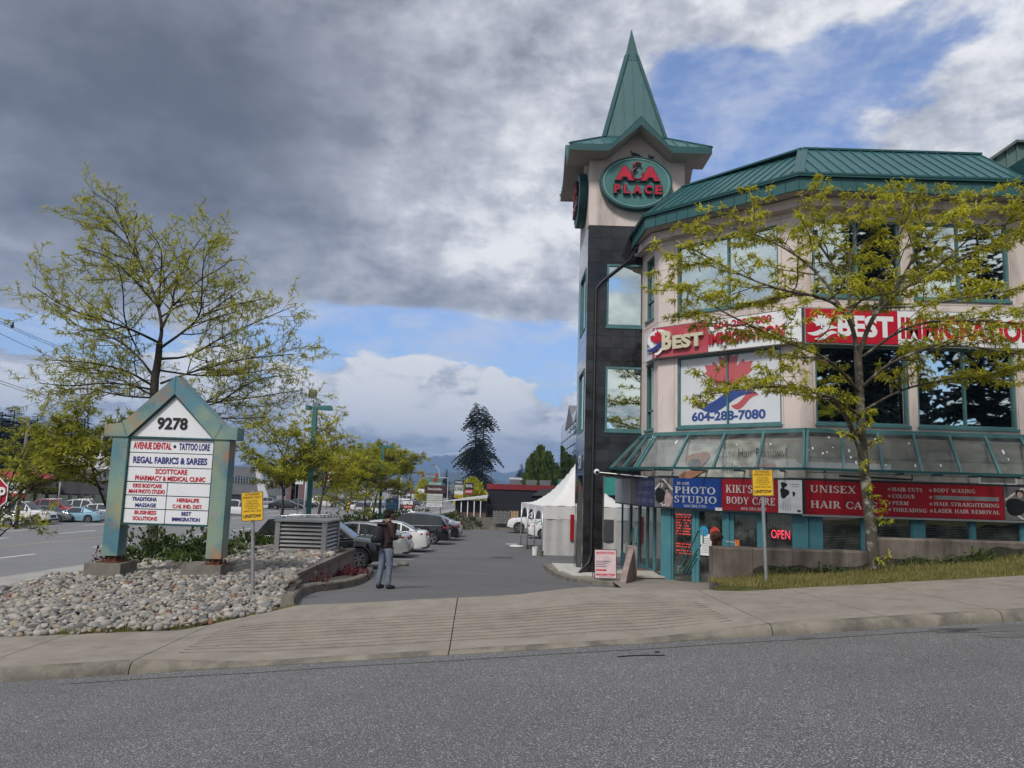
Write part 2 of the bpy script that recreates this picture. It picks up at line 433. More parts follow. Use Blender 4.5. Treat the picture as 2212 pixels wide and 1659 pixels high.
# a small serif alphabet drawn with thick stems, thin strokes and feet
SER = {}
def _ser():
    T, t, s = .19, .085, .06
    def stem(x, y0=0, y1=1, f0=True, f1=True, w=T):
        r = [[(x - w / 2, y0), (x + w / 2, y0), (x + w / 2, y1), (x - w / 2, y1)]]
        if f0: r.append([(x - w / 2 - .09, y0), (x + w / 2 + .09, y0), (x + w / 2 + .09, y0 + s), (x - w / 2 - .09, y0 + s)])
        if f1: r.append([(x - w / 2 - .09, y1 - s), (x + w / 2 + .09, y1 - s), (x + w / 2 + .09, y1), (x - w / 2 - .09, y1)])
        return r
    def hb(x0, x1, y, w=t): return [[(x0, y - w / 2), (x1, y - w / 2), (x1, y + w / 2), (x0, y + w / 2)]]
    def dg(x0, y0, x1, y1, w): return [[(x0 - w / 2, y0), (x0 + w / 2, y0), (x1 + w / 2, y1), (x1 - w / 2, y1)]]
    def arc(cx, cy, rx, ry, a0, a1, wx=T, wy=t, n=14):
        r = []
        for i in range(n):
            q = []
            A, B = a0 + (a1 - a0) * i / n, a0 + (a1 - a0) * (i + 1) / n
            for a, k in ((A, 0), (B, 0), (B, 1), (A, 1)):
                a = radians(a)
                q.append((cx + (rx - k * wx) * cos(a), cy + (ry - k * wy) * sin(a)))
            r.append(q)
        return r
    def vb(x, y0, y1): return [[(x - .04, y0), (x + .04, y0), (x + .04, y1), (x - .04, y1)]]
    S_ = SER
    S_['A'] = (.9, dg(.12, 0, .43, 1, t) + dg(.78, 0, .47, 1, T) + hb(.24, .62, .33) + hb(.0, .26, .025, s) + hb(.6, .92, .025, s))
    S_['B'] = (.78, stem(.2) + arc(.36, .74, .32, .26, -90, 90) + arc(.36, .27, .38, .27, -90, 90) + hb(.2, .37, .97) + hb(.2, .37, .03) + hb(.2, .4, .5))
    S_['C'] = (.84, arc(.48, .5, .44, .52, 50, 310) + vb(.77, .66, .95) + vb(.79, .1, .3))
    S_['D'] = (.9, stem(.2) + arc(.38, .5, .48, .5, -90, 90) + hb(.2, .4, .97) + hb(.2, .4, .03))
    S_['E'] = (.76, stem(.2) + hb(.2, .68, .97) + hb(.2, .7, .03) + hb(.2, .5, .52) + vb(.66, .76, 1) + vb(.68, 0, .26) + vb(.5, .4, .64))
    S_['F'] = (.72, stem(.2) + hb(.2, .66, .97) + hb(.2, .5, .52) + vb(.64, .76, 1) + vb(.5, .4, .64))
    S_['G'] = (.9, arc(.48, .5, .44, .52, 50, 325) + stem(.74, .05, .44, False, True) + vb(.77, .66, .95))
    S_['H'] = (.96, stem(.2) + stem(.76) + hb(.2, .76, .52))
    S_['I'] = (.42, stem(.21))
    S_['J'] = (.5, stem(.3, .2, 1, False, True) + arc(.14, .2, .24, .22, 180, 360, .1, t))
    S_['K'] = (.9, stem(.2) + dg(.32, .4, .72, 1, t) + dg(.76, 0, .42, .6, T) + hb(.58, .86, .975, s) + hb(.6, .92, .025, s))
    S_['L'] = (.72, stem(.2) + hb(.2, .68, .03) + vb(.65, 0, .3))
    S_['M'] = (1.1, stem(.16, w=t) + stem(.92) + dg(.5, 0, .22, 1, T) + dg(.5, 0, .86, 1, t))
    S_['N'] = (.94, stem(.16, w=t) + stem(.78, w=t, f0=False) + dg(.74, 0, .2, 1, T))
    S_['O'] = (.94, arc(.47, .5, .44, .52, 0, 360, n=24))
    S_['P'] = (.76, stem(.2) + arc(.36, .71, .36, .29, -90, 90) + hb(.2, .38, .97) + hb(.2, .38, .45))
    S_['R'] = (.86, stem(.2) + arc(.36, .73, .34, .27, -90, 90) + hb(.2, .38, .97) + hb(.2, .4, .49) + dg(.76, 0, .42, .5, T) + hb(.68, .9, .025, s))
    S_['S'] = (.66, arc(.33, .75, .28, .26, 40, 270) + arc(.33, .26, .3, .28, -140, 90) + vb(.56, .7, .96) + vb(.08, .06, .3))
    S_['T'] = (.8, stem(.4, f1=False) + hb(.04, .76, .97) + vb(.07, .74, 1) + vb(.73, .74, 1))
    S_['U'] = (.92, stem(.2, .3, 1, False, True) + stem(.74, .3, 1, False, True, t) + arc(.45, .3, .335, .32, 180, 360, .16, t))
    S_['V'] = (.88, dg(.44, 0, .14, 1, T) + dg(.46, 0, .76, 1, t) + hb(0, .3, .975, s) + hb(.62, .9, .975, s))
    S_['W'] = (1.24, dg(.4, 0, .14, 1, T) + dg(.42, 0, .64, 1, t) + dg(.86, 0, .62, 1, T) + dg(.88, 0, 1.12, 1, t) + hb(0, .3, .975, s) + hb(.98, 1.26, .975, s))
    S_['X'] = (.88, dg(.72, 0, .16, 1, T) + dg(.14, 0, .74, 1, t) + hb(.0, .3, .025, s) + hb(.58, .9, .025, s) + hb(.02, .32, .975, s) + hb(.6, .88, .975, s))
    S_['Y'] = (.86, stem(.43, 0, .45, True, False) + dg(.43, .4, .14, 1, T) + dg(.44, .4, .74, 1, t) + hb(0, .28, .975, s) + hb(.6, .88, .975, s))
    S_["'"] = (.26, [[(.08, .72), (.14, .72), (.2, 1), (.04, 1)]])
    S_['.'] = (.28, [[(.06, 0), (.2, 0), (.2, .14), (.06, .14)]])
    S_['&'] = (.86, arc(.34, .76, .2, .24, 0, 360, .1, t) + arc(.34, .27, .32, .29, 0, 360, .14, t) + dg(.76, 0, .3, .7, .13))
    S_['-'] = (.4, hb(.05, .35, .42, .09))
    S_[' '] = (.42, [])
    S_['0'] = (.62, arc(.31, .5, .28, .51, 0, 360, .13, t, 18))
    S_['4'] = (.62, stem(.42, 0, 1, True, False, .13) + hb(.0, .6, .3) + dg(.06, .3, .4, 1, t))
    S_['5'] = (.58, arc(.27, .3, .29, .32, -150, 110, .13, t) + vb(.12, .52, 1) + hb(.1, .54, .96, .1))
    S_['6'] = (.62, arc(.31, .31, .28, .32, 0, 360, .13, t, 18) + arc(.42, .42, .39, .6, 95, 190, .13, t))
    S_['7'] = (.58, hb(.03, .56, .95, .1) + dg(.22, 0, .5, .95, .12) + vb(.06, .75, 1))
    S_['8'] = (.62, arc(.31, .75, .24, .26, 0, 360, .12, t, 16) + arc(.31, .27, .28, .28, 0, 360, .13, t, 16))
    S_['3'] = (.58, arc(.26, .74, .26, .27, -90, 150, .12, t) + arc(.26, .27, .29, .29, -150, 90, .13, t))
_ser()
def serif_glyphs(body, track=.06):
    vs, fs, x = [], [], 0.0
    lay = 0
    for ch in body:
        w, qs = SER.get(ch, SER[' '])
        for q in qs:
            o = len(vs); lay += 1
            a = sum(q[i][0] * q[(i + 1) % 4][1] - q[(i + 1) % 4][0] * q[i][1] for i in range(4))
            qq = q if a > 0 else q[::-1]
            vs += [Vector((x + px, py, lay % 9 * .0004)) for px, py in qq]; fs.append((o, o + 1, o + 2, o + 3))
        x += w + track
    return vs, fs
def put_serif(mb, body, fr, u, v, h, w=None, n=.004, align='L'):
    return put_text(mb, body, fr, u, v, h, w, n=n, align=align, src=serif_glyphs(body))

# ---------------------------------------------------------------- ground
def lerp(a, b, t): return a + (b - a) * t
def clamp(x, a=0.0, b=1.0): return max(a, min(b, x))
def interp(tab, x):
    if x <= tab[0][0]: return tab[0][1]
    for (a, va), (b, vb) in zip(tab, tab[1:]):
        if x <= b: return lerp(va, vb, (x - a) / (b - a))
    return tab[-1][1]
ZL = [(9, -1.55), (12.2, -1.74), (15, -2.02), (17.3, -2.27), (20, -2.56), (24, -2.85), (28.6, -3.12), (34, -3.25), (48, -3.58), (62, -3.74), (80, -4.1)]
def zl(Y): return interp(ZL, Y)
def zlot(X, Y): return zl(Y) + .075 * min(X, 1.3) * clamp((20 - Y) / 7.8, 0, 1.2)
def zr(X, Y): return -1.6 + .07 * X - .03 * Y
def yf(X): return 9 + .1 * X
KERB = [(-60, .12), (-4.0, .12), (-2.85, .03), (1.75, .03), (3.2, .12), (60, .12)]
_bk = [at(0, 1375, 10.6), at(400, 1360, 11.0), at(640, 1308, 12.2), at(1106, 1285, 12.3), at(1260, 1268, 12.4), at(1600, 1277, 12.5), at(2212, 1243, 12.9)]
YB = [(-40, 7.6)] + [(p.x, p.y) for p in _bk] + [(40, 15.6)]
ZB = [(-40, -4.6)] + [(p.x, p.z) for p in _bk] + [(40, .9)]
def yb(X): return interp(YB, X)
def zb(X): return interp(ZB, X)
BN = lambda Y, off=0.0: Vector((-20.8 + .11 * (Y - 31.7) - off, Y, -4.5))

asph = M('asphalt_street', (.096, .096, .097), .85, 0, .10, .8, .9, 160, .3, speck=(78, .55, (.37, .37, .37)))
def _asph_fix(m, wear=(.092, .092, .094)):
    nt = m.node_tree; b = nt.nodes['Principled BSDF']; N, L = nt.nodes.new, nt.links.new
    src = b.inputs['Base Color'].links[0].from_socket
    tc = N('ShaderNodeTexCoord')
    nz = N('ShaderNodeTexNoise'); nz.inputs['Scale'].default_value = .35; nz.inputs['Detail'].default_value = 8; nz.inputs['Roughness'].default_value = .65
    L(tc.outputs['Object'], nz.inputs[0])
    mr = N('ShaderNodeMapRange'); mr.inputs[1].default_value = .45; mr.inputs[2].default_value = .75; mr.inputs[3].default_value = 0; mr.inputs[4].default_value = .55; L(nz.outputs[0], mr.inputs[0])
    mx = N('ShaderNodeMix'); mx.data_type = 'RGBA'; mx.inputs[7].default_value = (*wear, 1); L(mr.outputs[0], mx.inputs[0]); L(src, mx.inputs[6])
    L(mx.outputs[2], b.inputs['Base Color'])
_asph_fix(asph)
asph2 = M('asphalt_lot', (.108, .108, .109), .85, 0, .12, .5, .5, 120, .3, dirt=(.13, .13, .13), dscale=.35, damt=.5)
asph3 = M('asphalt_boulevard', (.16, .16, .165), .85, 0, .10, .3, .2, 60, .3)
conc = M('concrete_walk', (.222, .198, .168), .9, 0, .14, 2.2, .5, 90, .2, dirt=(.13, .117, .10), dscale=2.6, damt=.5, dlo=.50, speck=(150, .62, (.33, .31, .28)))
kerbm = M('concrete_kerb', (.19, .172, .142), .9, 0, .22, 3, .6, 80, .2, dirt=(.075, .07, .06), dscale=2.2, damt=.75, dlo=.45)
jointm = M('joint_dirt_groove_shade', (.035, .03, .025), .95, 0, .3, 8)
soil = M('soil', (.06, .052, .042), .95, 0, .4, 6, .8, 40)
grassm = M('grass_ground', (.085, .088, .028), .95, 0, .4, 5, .6, 60, .1)
white_paint = M('road_paint_white', (.62, .62, .60), .7, 0, .2, 6, dirt=(.2, .2, .2), dscale=5, damt=.7)
yellow_paint = M('road_paint_yellow', (.42, .33, .16), .7, 0, .2, 6, dirt=(.2, .2, .2), dscale=5, damt=.7)

# big terrain sheet under everything, out to the horizon
def T(X, Y):
    if Y < yf(X) + .3: z = zr(X, Y) - .12
    elif Y < yb(X): z = min(zr(X, Y), zb(X)) - .15
    else: z = zlot(X, Y) - .12
    if X < -9 and Y > 9:
        f = clamp((-9.5 - X) / 6) * clamp((Y - 11) / 3)
        z = lerp(z, -4.62, f)
    if Y > 78: z = lerp(z, -5.3, clamp((Y - 78) / 15))
    if X < -22 and Y > 9: z = min(z, -4.62)
    return z
xs = [-7000, -1500, -400, -150, -90, -60, -45, -32, -26] + [-22 + i for i in range(0, 23)] + [1, 2, 3, 4, 5, 6, 8, 10, 13, 17, 22, 30, 45, 70, 150, 400, 1500, 7000]
ys = [-600, -150, -60, -30, -15, 0, 6] + [7 + .5 * i for i in range(0, 32)] + [24, 26, 28, 30, 34, 38, 44, 52, 62, 74, 78, 84, 93, 110, 150, 250, 600, 1500, 4000, 12000]
mb = MB()
nx = len(xs)
mb.add([(x, y, (T(x, y) if y <= 110 else -5.3) if abs(x) < 200 else (-5.3 if y > 0 else -5.0)) for y in ys for x in xs],
       [(j * nx + i, j * nx + i + 1, (j + 1) * nx + i + 1, (j + 1) * nx + i) for j in range(len(ys) - 1) for i in range(nx - 1)])
tag(mb.build('ground', M('ground_dirt', (.085, .085, .06), .95, 0, .3, .4)), kind='structure')

# the street in front
mb = MB()
XS = [-60 + 2 * i for i in range(61)]
mb.grid(lambda u, v: (lerp(-60, 60, u), lerp(-9, yf(lerp(-60, 60, u)) + .02, v), zr(lerp(-60, 60, u), lerp(-9, yf(lerp(-60, 60, u)) + .02, v))), 60, 40)
road = tag(mb.build('road', asph), kind='structure')
# a tarred seam along the gutter
mb = MB()
pts = [(x, yf(x) - .33 + .015 * sin(x * 3)) for x in [-4.5 + .25 * i for i in range(42)]]
for (x0, y0), (x1, y1) in zip(pts, pts[1:]):
    w = .008
    mb.quad((x0, y0 - w, zr(x0, y0) + .004), (x1, y1 - w, zr(x1, y1) + .004), (x1, y1 + w, zr(x1, y1) + .004), (x0, y0 + w, zr(x0, y0) + .004))
mb.build('seam', M('tar', (.03, .03, .03), .6), road)
# oil patches and twigs on the street
mb = MB()
for px, py, w, h in ((2160, 1358, .7, .08), (2190, 1372, .35, .05), (2060, 1362, .3, .04), (1740, 1377, .1, .03)):
    c = atz(px, py, zr(tx(px, py) * 9, 9))
    Yc = 9.0
    for _ in range(4):
        c = atz(px, py, zr(c.x, c.y))
    n = 14; ph = rnd.random() * 9
    mb.poly([(c.x + w * (1 + .3 * sin(3 * k + ph)) * cos(2 * pi * k / n), c.y + h * 3 * (1 + .3 * sin(2 * k + ph)) * sin(2 * pi * k / n), 0) for k in range(n)])
mb.v = [(x, y, zr(x, y) + .004) for x, y, z in mb.v]
mb.build('stain', M('oil_stain', (.095, .095, .096), .7), road)

# kerb
def ktop(X): return zr(X, yf(X)) + interp(KERB, X)
sw = thing('sidewalk', None, None); sw['kind'] = 'structure'
kj = [-40, -24, -13, -9.0, -7.3, -5.75, -4.02, -.62, 3.15, 6.05, 9.2, 12.4, 15.5, 20, 40]
for a, b in zip(kj, kj[1:]):
    mb = MB(); n = max(4, int((b - a) / .35)); n = min(n, 40)
    prof = []
    for i in range(n + 1):
        X = lerp(a + .006, b - .006, i / n); y0 = yf(X); z0 = zr(X, y0); zt = ktop(X); k = interp(KERB, X)
        j = .006 * sin(X * 7) + .004 * sin(X * 17)
        prof += [(X, y0 + j, z0 - .1), (X, y0 + j, z0 + k * .2), (X, y0 + .03 + j, zt - .028), (X, y0 + .065, zt - .006), (X, y0 + .16, zt + .004), (X, y0 + .162, zt - .12)]
    mb.add(prof, [(i * 6 + q, (i + 1) * 6 + q, (i + 1) * 6 + q + 1, i * 6 + q + 1) for i in range(n) for q in range(5)] + [(0, 1, 2, 3, 4, 5), tuple(n * 6 + q for q in (5, 4, 3, 2, 1, 0))])
    mb.build('kerbstone', kerbm, sw, smooth=40)
# slabs
def front(X): return Vector((X, yf(X) + .165, ktop(X) + .002))
def back(X): return Vector((X + .0, yb(X), zb(X)))
def sp_(X, t, sk=0.0):
    X2 = X - sk * t
    a, b = front(X2), back(X2)
    p = a.lerp(b, t)
    # the driveway crossing dips in front, rises behind
    return p
sj = [-40, -24, -13, -8.9, -7.3, -5.75, -4.02, -.62, 3.15, 4.6, 6.05, 7.6, 9.2, 10.8, 12.4, 15.5, 20, 40]
for a, b in zip(sj, sj[1:]):
    apron = (a, b) in ((-4.02, -.62), (-.62, 3.15))
    mb = MB(); n = max(3, min(24, int((b - a) / .3)))
    rows = [0, .16, .32, .5, .68, .84, 1.0]
    if apron:
        rows = [0, .10]
        t = .12
        while t < .66:
            rows += [t, t + .002, t + .015, t + .017]; t += .054
        rows += [.68, .84, 1.0]
    tr = list(rows)
    def gz(t, X):
        if not apron: return 0
        for q in range(2, len(rows) - 3, 4):
            if rows[q + 1] - 1e-6 <= t <= rows[q + 2] + 1e-6:
                # grooves fade out towards the flares
                return -.055 * clamp((X + 3.7) / .6) * clamp((2.7 - X) / .6)
        return 0
    vs = []
    for t in tr:
        for i in range(n + 1):
            X = lerp(a + .007, b - .007, i / n); p = sp_(X, t, .12)
            vs.append((p.x, p.y, p.z + gz(t, X) + .002 * sin(p.x * 3 + p.y * 5)))
    m = n + 1
    fs = [(j * m + i, j * m + i + 1, (j + 1) * m + i + 1, (j + 1) * m + i) for j in range(len(tr) - 1) for i in range(n)]
    # skirts down the joints
    o = len(vs); k = len(tr)
    for j in range(k): vs.append((vs[j * m][0], vs[j * m][1], vs[j * m][2] - .1))
    for j in range(k): vs.append((vs[j * m + n][0], vs[j * m + n][1], vs[j * m + n][2] - .1))
    fs += [(j * m, (j + 1) * m, o + j + 1, o + j) for j in range(k - 1)] + [((j + 1) * m + n, j * m + n, o + k + j, o + k + j + 1) for j in range(k - 1)]
    mb.add(vs, fs)
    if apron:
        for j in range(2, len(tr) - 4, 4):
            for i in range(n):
                if -3.75 < lerp(a, b, (i + .5) / n) < 2.75: mb.mi[(j + 1) * n + i] = 1  # groove floors coloured dark: painted shade so the grooves read as lines
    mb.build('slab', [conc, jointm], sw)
# earth in the joints
mb = MB()
mb.grid(lambda u, v: tuple(sp_(lerp(-40, 40, u), v) - Vector((0, 0, .03))), 160, 6)
mb.build('joint_bed', jointm, sw)

# parking lot (asphalt sheet, ramping down from the sidewalk)
def lotp(u, v):
    Y = lerp(0, 1, v)
    return u
lx = [-11.5, -9, -7, -5, -4.6, -4.3, -4, -3.7, -3.4, -3, -2.5, -2, -1.5, -1, -.5, 0, .5, 1, 1.5, 2, 3, 4, 5, 8, 12, 18, 26, 36]
mb = MB(); rows = []
for q in range(46):
    t = q / 45
    row = []
    for x in lx:
        y0 = yb(x) + .0
        if x < -3.3: y0 = max(y0, 12.3 + (-3.3 - x) * 2.1)
        if x > 2.2: y0 = max(y0, 12.6 + (x - 2.2) * 1.2 if x < 8 else 20)
        y = y0 + (74 - y0) * t ** 2.0
        z = zlot(x, y)
        if -3.3 <= x <= 2.2:
            z = lerp(zb(x), z, clamp((y - y0) / .9))
        row.append((x, y, z + .0))
    rows.append(row)
nx = len(lx)
mb.add([p for r in rows for p in r], [(j * nx + i, j * nx + i + 1, (j + 1) * nx + i + 1, (j + 1) * nx + i) for j in range(45) for i in range(nx - 1)])
lot = tag(mb.build('parking_lot', asph2, smooth=True), kind='structure')
mb = MB()
for px, py, w, h in ((1085, 1205, .5, .28), (930, 1203, .45, .2)):
    c = at(px, py, 27); 
    for _ in range(8): c = atz(px, py, zlot(c.x, c.y))
    n = 18
    mb.poly([(c.x + w * cos(2 * pi * k / n), c.y + w * 1.0 * sin(2 * pi * k / n), zlot(c.x, c.y) + .012) for k in range(n)])
    mb.poly([(c.x + w * 1.15 * cos(2 * pi * k / n), c.y + w * 1.15 * sin(2 * pi * k / n), zlot(c.x, c.y) + .006) for k in range(n)])
    break
mb.build('manhole_cover', M('iron', (.06, .058, .055), .6, .6), lot)
# faint stall lines on the left side of the lot
mb = MB()
for Y in (26.4, 30.2, 32.9, 36.8, 40.4, 44.2, 48):
    mb.quad((-9, Y, zlot(-9, Y) + .006), (-3.9, Y, zlot(-3.9, Y) + .006), (-3.9, Y + .1, zlot(-3.9, Y + .1) + .006), (-9, Y + .1, zlot(-9, Y + .1) + .006))
mb.build('stall_line', white_paint, lot)

# boulevard on the left with its own walk and lane marks
mb = MB()
mb.grid(lambda u, v: tuple(BN(lerp(-40, 900, v ** 2), lerp(0, 23, u))), 4, 40)
bou = tag(mb.build('boulevard', asph3), kind='structure')
mb = MB()
def bline(off, Y0, Y1, w=.14):
    a, b = BN(Y0, off), BN(Y1, off)
    mb.quad(a + Vector((-w / 2, 0, .006)), a + Vector((w / 2, 0, .006)), b + Vector((w / 2, 0, .006)), b + Vector((-w / 2, 0, .006)))
for off in (6.0, 14.6, 18.8):
    for k in range(40): bline(off, 20.2 + 9 * k + off * .05, 24.4 + 9 * k + off * .05, .2)
bline(.35, 10, 400)
mb.build('lane_mark', white_paint, bou)
mb = MB(); bline(10.4, 0, 400, .12)
mb.build('centre_line', yellow_paint, bou)
for nm, o0, o1, dz in (('pavement', -2.3, -.02, .13), ('pavement', 23.02, 25.5, .13)):
    mb = MB()
    for k in range(60):
        a, b = 4 + 6 * k + .02, 4 + 6 * k + 5.98
        p = [BN(a, o1), BN(a, o0), BN(b, o0), BN(b, o1)]
        mb.prism([(q.x, q.y) for q in p], -4.7, -4.5 + dz)
    tag(mb.build(nm, M('concrete_far', (.27, .26, .24), .9, 0, .2, 1)), kind='structure')
# weedy strip between lot and boulevard
mb = MB()
def verge(u, v):
    Y = lerp(9.5, 76, v); xa = -9.2; xb = BN(Y, -2.3).x
    X = lerp(xa, xb, u)
    za = zlot(xa, Y) + .03; z = lerp(za, -4.45, clamp((u - .01) / .16))
    return (X, Y, z + .03 * sin(X * 2) * sin(Y * 1.3))
mb.grid(verge, 12, 50)
tag(mb.build('verge', grassm, smooth=True), kind='structure')

# grass strip at right behind the sidewalk
GW = 17.7
def zg(X, Y):
    a = zb(X) + .02
    b = interp([(2.5, -2.1), (5, -1.95), (5.8, -1.88), (8.7, -1.62), (10.8, -1.34), (13, -1.12), (20, -.8)], X)
    t = clamp((Y - yb(X)) / (GW - yb(X)))
    return lerp(a, b, t) + .03 * sin(X * 2.1 + Y) * sin(Y * 1.7)
def gx0(Y): return interp([(12.3, 4.05), (13.0, 4.4), (14, 4.0), (15.2, 4.2), (17, 4.55), (17.7, 4.6)], Y)
def zpath0(X, Y): return interp([(12.2, -1.6), (15, -1.93), (18, -2.22), (21, -2.5), (24.6, -2.80)], Y)
def gpt(u, v):
    w = max(0, v - .0714) / .9286
    X = lerp(gx0(lerp(12.4, GW, w)), 30, u ** 1.5)
    Y = lerp(yb(X) + .005, GW, w)
    e = clamp((X - gx0(Y)) / .8)
    return (X, Y, lerp(zpath0(X, Y) - .02, zg(X, Y) - (.03 if w == 0 else 0), e ** .6) - (.3 if v < .01 else 0))
mb = MB(); mb.grid(gpt, 60, 14); mb.m = 0
tag(mb.build('lawn', grassm, smooth=True), kind='structure')

# entry path from the sidewalk down to the shop step
EP0 = [Vector((1.35, 12.3, 0)), Vector((4.05, 12.35, 0))]
def zpath(X, Y): return interp([(12.2, -1.6), (15, -1.93), (18, -2.22), (21, -2.5), (24.6, -2.80)], Y) + .004
mb = MB()
def pp(u, v):
    Y = lerp(12.42, 25.2, v)
    xl = interp([(12.4, 1.2), (14, 1.75), (17, 2.5), (20, 2.8), (25.2, 3.3)], Y); xr = interp([(12.4, 4.3), (14, 4.6), (17, 5.3), (18, 5.6), (24, 6.9), (25.2, 7.0)], Y)
    X = lerp(xl, xr, u)
    z = zpath(X, Y)
    if v == 0: return (X, yb(X) - .03, zb(X) - .012)
    if Y < 13.6: z = lerp(zb(X) - .006, z, clamp((Y - 12.42) / 1.2))
    return (X, Y, max(z, zlot(X, Y) + .04))
mb.grid(pp, 10, 30)
tag(mb.build('path', conc, smooth=True), kind='structure')

# ---------------------------------------------------------------- shop building and corner tower
teal = M('teal_roof_metal', (.020, .088, .092), .45, .0, .10, .7, 0, 1, .5, dirt=(.04, .12, .12), dscale=1.2, damt=.35)
teal_d = M('teal_trim', (.014, .070, .074), .45, 0, .1, 1)
teal_f = M('teal_frame', (.06, .155, .165), .45, 0, .12, 1.5, dirt=(.12, .21, .22), dscale=3, damt=.5)
teal_b = M('teal_storefront', (.055, .185, .22), .5, 0, .15, 1.2, dirt=(.12, .26, .28), dscale=2, damt=.5)
stucco = M('stucco_pink', (.60, .515, .48), .9, 0, .07, .6, .35, 120, .2, dirt=(.25, .215, .20), dscale=1.1, damt=.75, dlo=.50, streak=True)
soffm = M('soffit_metal', (.42, .37, .35), .7, 0, .06, 2)
granite = M('black_granite', (.015, .0155, .018), .07, 0, .5, 1.6, 0, 1, .45, dirt=(.05, .05, .05), dscale=1.3, damt=.35)
granite_c = M('black_granite_pale', (.020, .020, .023), .09, 0, .5, 2.2, 0, 1, .5)
granite_b = M('granite_joint', (.075, .075, .075), .6, 0, .2, 3)
mirror = mirror_glass('window_glass', (.62, .70, .66))
mirror2 = mirror_glass('window_glass_dark', (.36, .43, .41))
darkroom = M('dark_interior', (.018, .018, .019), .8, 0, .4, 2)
clearg = glass_clear('shop_glass', (.55, .6, .6), .8)
blackm = M('black_metal', (.014, .014, .015), .45, 0, .2, 4)
white_sign = M('sign_white', (.68, .69, .71), .45, 0, .05, 2, dirt=(.5, .5, .5), dscale=2, damt=.35)
red_sign = M('sign_red', (.42, .006, .022), .4, 0, .08, 1.5)
red_sign2 = M('sign_red_faded', (.40, .055, .075), .45, 0, .08, 1.5, dirt=(.5, .2, .2), dscale=1.5, damt=.3)
red_dark = M('sign_crimson', (.33, .008, .018), .4, 0, .1, 1.0, dirt=(.16, .012, .016), dscale=.8, damt=.5)
navy_sign = M('sign_navy', (.030, .035, .16), .4, 0, .1, 1)
blue_sign = M('sign_blue', (.012, .055, .27), .4, 0, .1, 1)
ink_blue = M('ink_blue', (.022, .030, .17), .5, 0, .05)
ink_red = M('ink_red', (.47, .01, .025), .5, 0, .05)
ink_black = M('ink_black', (.012, .012, .013), .5, 0, .05)
ink_grey = M('ink_grey', (.25, .25, .26), .5, 0, .1)
cream = M('letter_cream', (.62, .56, .40), .4, .3, .1, 3)
silver_l = M('letter_silver', (.66, .66, .64), .35, .2, .1, 3)
alu = M('aluminium', (.45, .46, .47), .4, .6, .1, 3)

def uv(fr, px, py):
    O, U, V, Nn = fr
    d = ray(px, py); t = O.dot(Nn) / d.dot(Nn)
    P = d * t - O
    return P.dot(U), P.dot(V)
def ub(fr, px, py): return uv(fr, px, py)[0]

FA = frame((4.50, 26.43, 0), (.25, -1.68, 0))
FB = frame((4.75, 24.75, 0), (1, -1, 0))
FC = frame((8.2, 21.3, 0), (1, 0, 0))
LB = 3.45 * sqrt(2)
WALLP = [(4.50, 26.43), (4.75, 24.75), (8.2, 21.3), (22, 21.3)]
B = thing('shop_building', 'three storey corner shop building with pink stucco walls and teal metal roof', 'building', (8, 24, -2.95))
Tn = FT = None

def offs(path, d):
    """offset an open plan path outwards (towards the viewer)"""
    res = []
    for i, p in enumerate(path):
        ns = []
        for a, b in ((i - 1, i), (i, i + 1)):
            if a >= 0 and b < len(path):
                e = Vector((path[b][0] - path[a][0], path[b][1] - path[a][1])).normalized()
                ns.append(Vector((e.y, -e.x)))
        if len(ns) == 2:
            m = (ns[0] + ns[1]).normalized(); k = d / m.dot(ns[0])
        else: m = ns[0]; k = d
        res.append((p[0] + m.x * k, p[1] + m.y * k))
    return res
def band(mb, path, d0, d1, z0, z1):
    """a moulding along the wall path between offsets d0 and d1"""
    a, b = offs(path, d0), offs(path, d1)
    for i in range(len(path) - 1):
        mb.add([(a[i][0], a[i][1], z0), (a[i + 1][0], a[i + 1][1], z0), (b[i + 1][0], b[i + 1][1], z0), (b[i][0], b[i][1], z0),
                (a[i][0], a[i][1], z1), (a[i + 1][0], a[i + 1][1], z1), (b[i + 1][0], b[i + 1][1], z1), (b[i][0], b[i][1], z1)],
               ((0, 1, 2, 3), (7, 6, 5, 4), (3, 2, 6, 7), (1, 0, 4, 5), (0, 3, 7, 4), (2, 1, 5, 6)))

def wall_with_holes(mb, fr, u0, u1, v0, v1, holes, depth=.14):
    """front skin of a wall with window openings and their reveals"""
    O, U, V, Nn = fr
    us = sorted({u0, u1, *[h[0] for h in holes], *[h[1] for h in holes]}); vs = sorted({v0, v1, *[h[2] for h in holes], *[h[3] for h in holes]})
    P = lambda u, v, n=0.0: O + U * u + V * v + Nn * n
    for a, b in zip(us, us[1:]):
        for c, d in zip(vs, vs[1:]):
            m = ((a + b) / 2, (c + d) / 2)
            if any(h[0] < m[0] < h[1] and h[2] < m[1] < h[3] for h in holes): continue
            mb.quad(P(a, c), P(b, c), P(b, d), P(a, d))
    for a, b, c, d in holes:
        mb.quad(P(a, c), P(a, d), P(a, d, -depth), P(a, c, -depth)); mb.quad(P(b, c), P(b, c, -depth), P(b, d, -depth), P(b, d))
        mb.quad(P(a, c), P(a, c, -depth), P(b, c, -depth), P(b, c)); mb.quad(P(a, d), P(b, d), P(b, d, -depth), P(a, d, -depth))
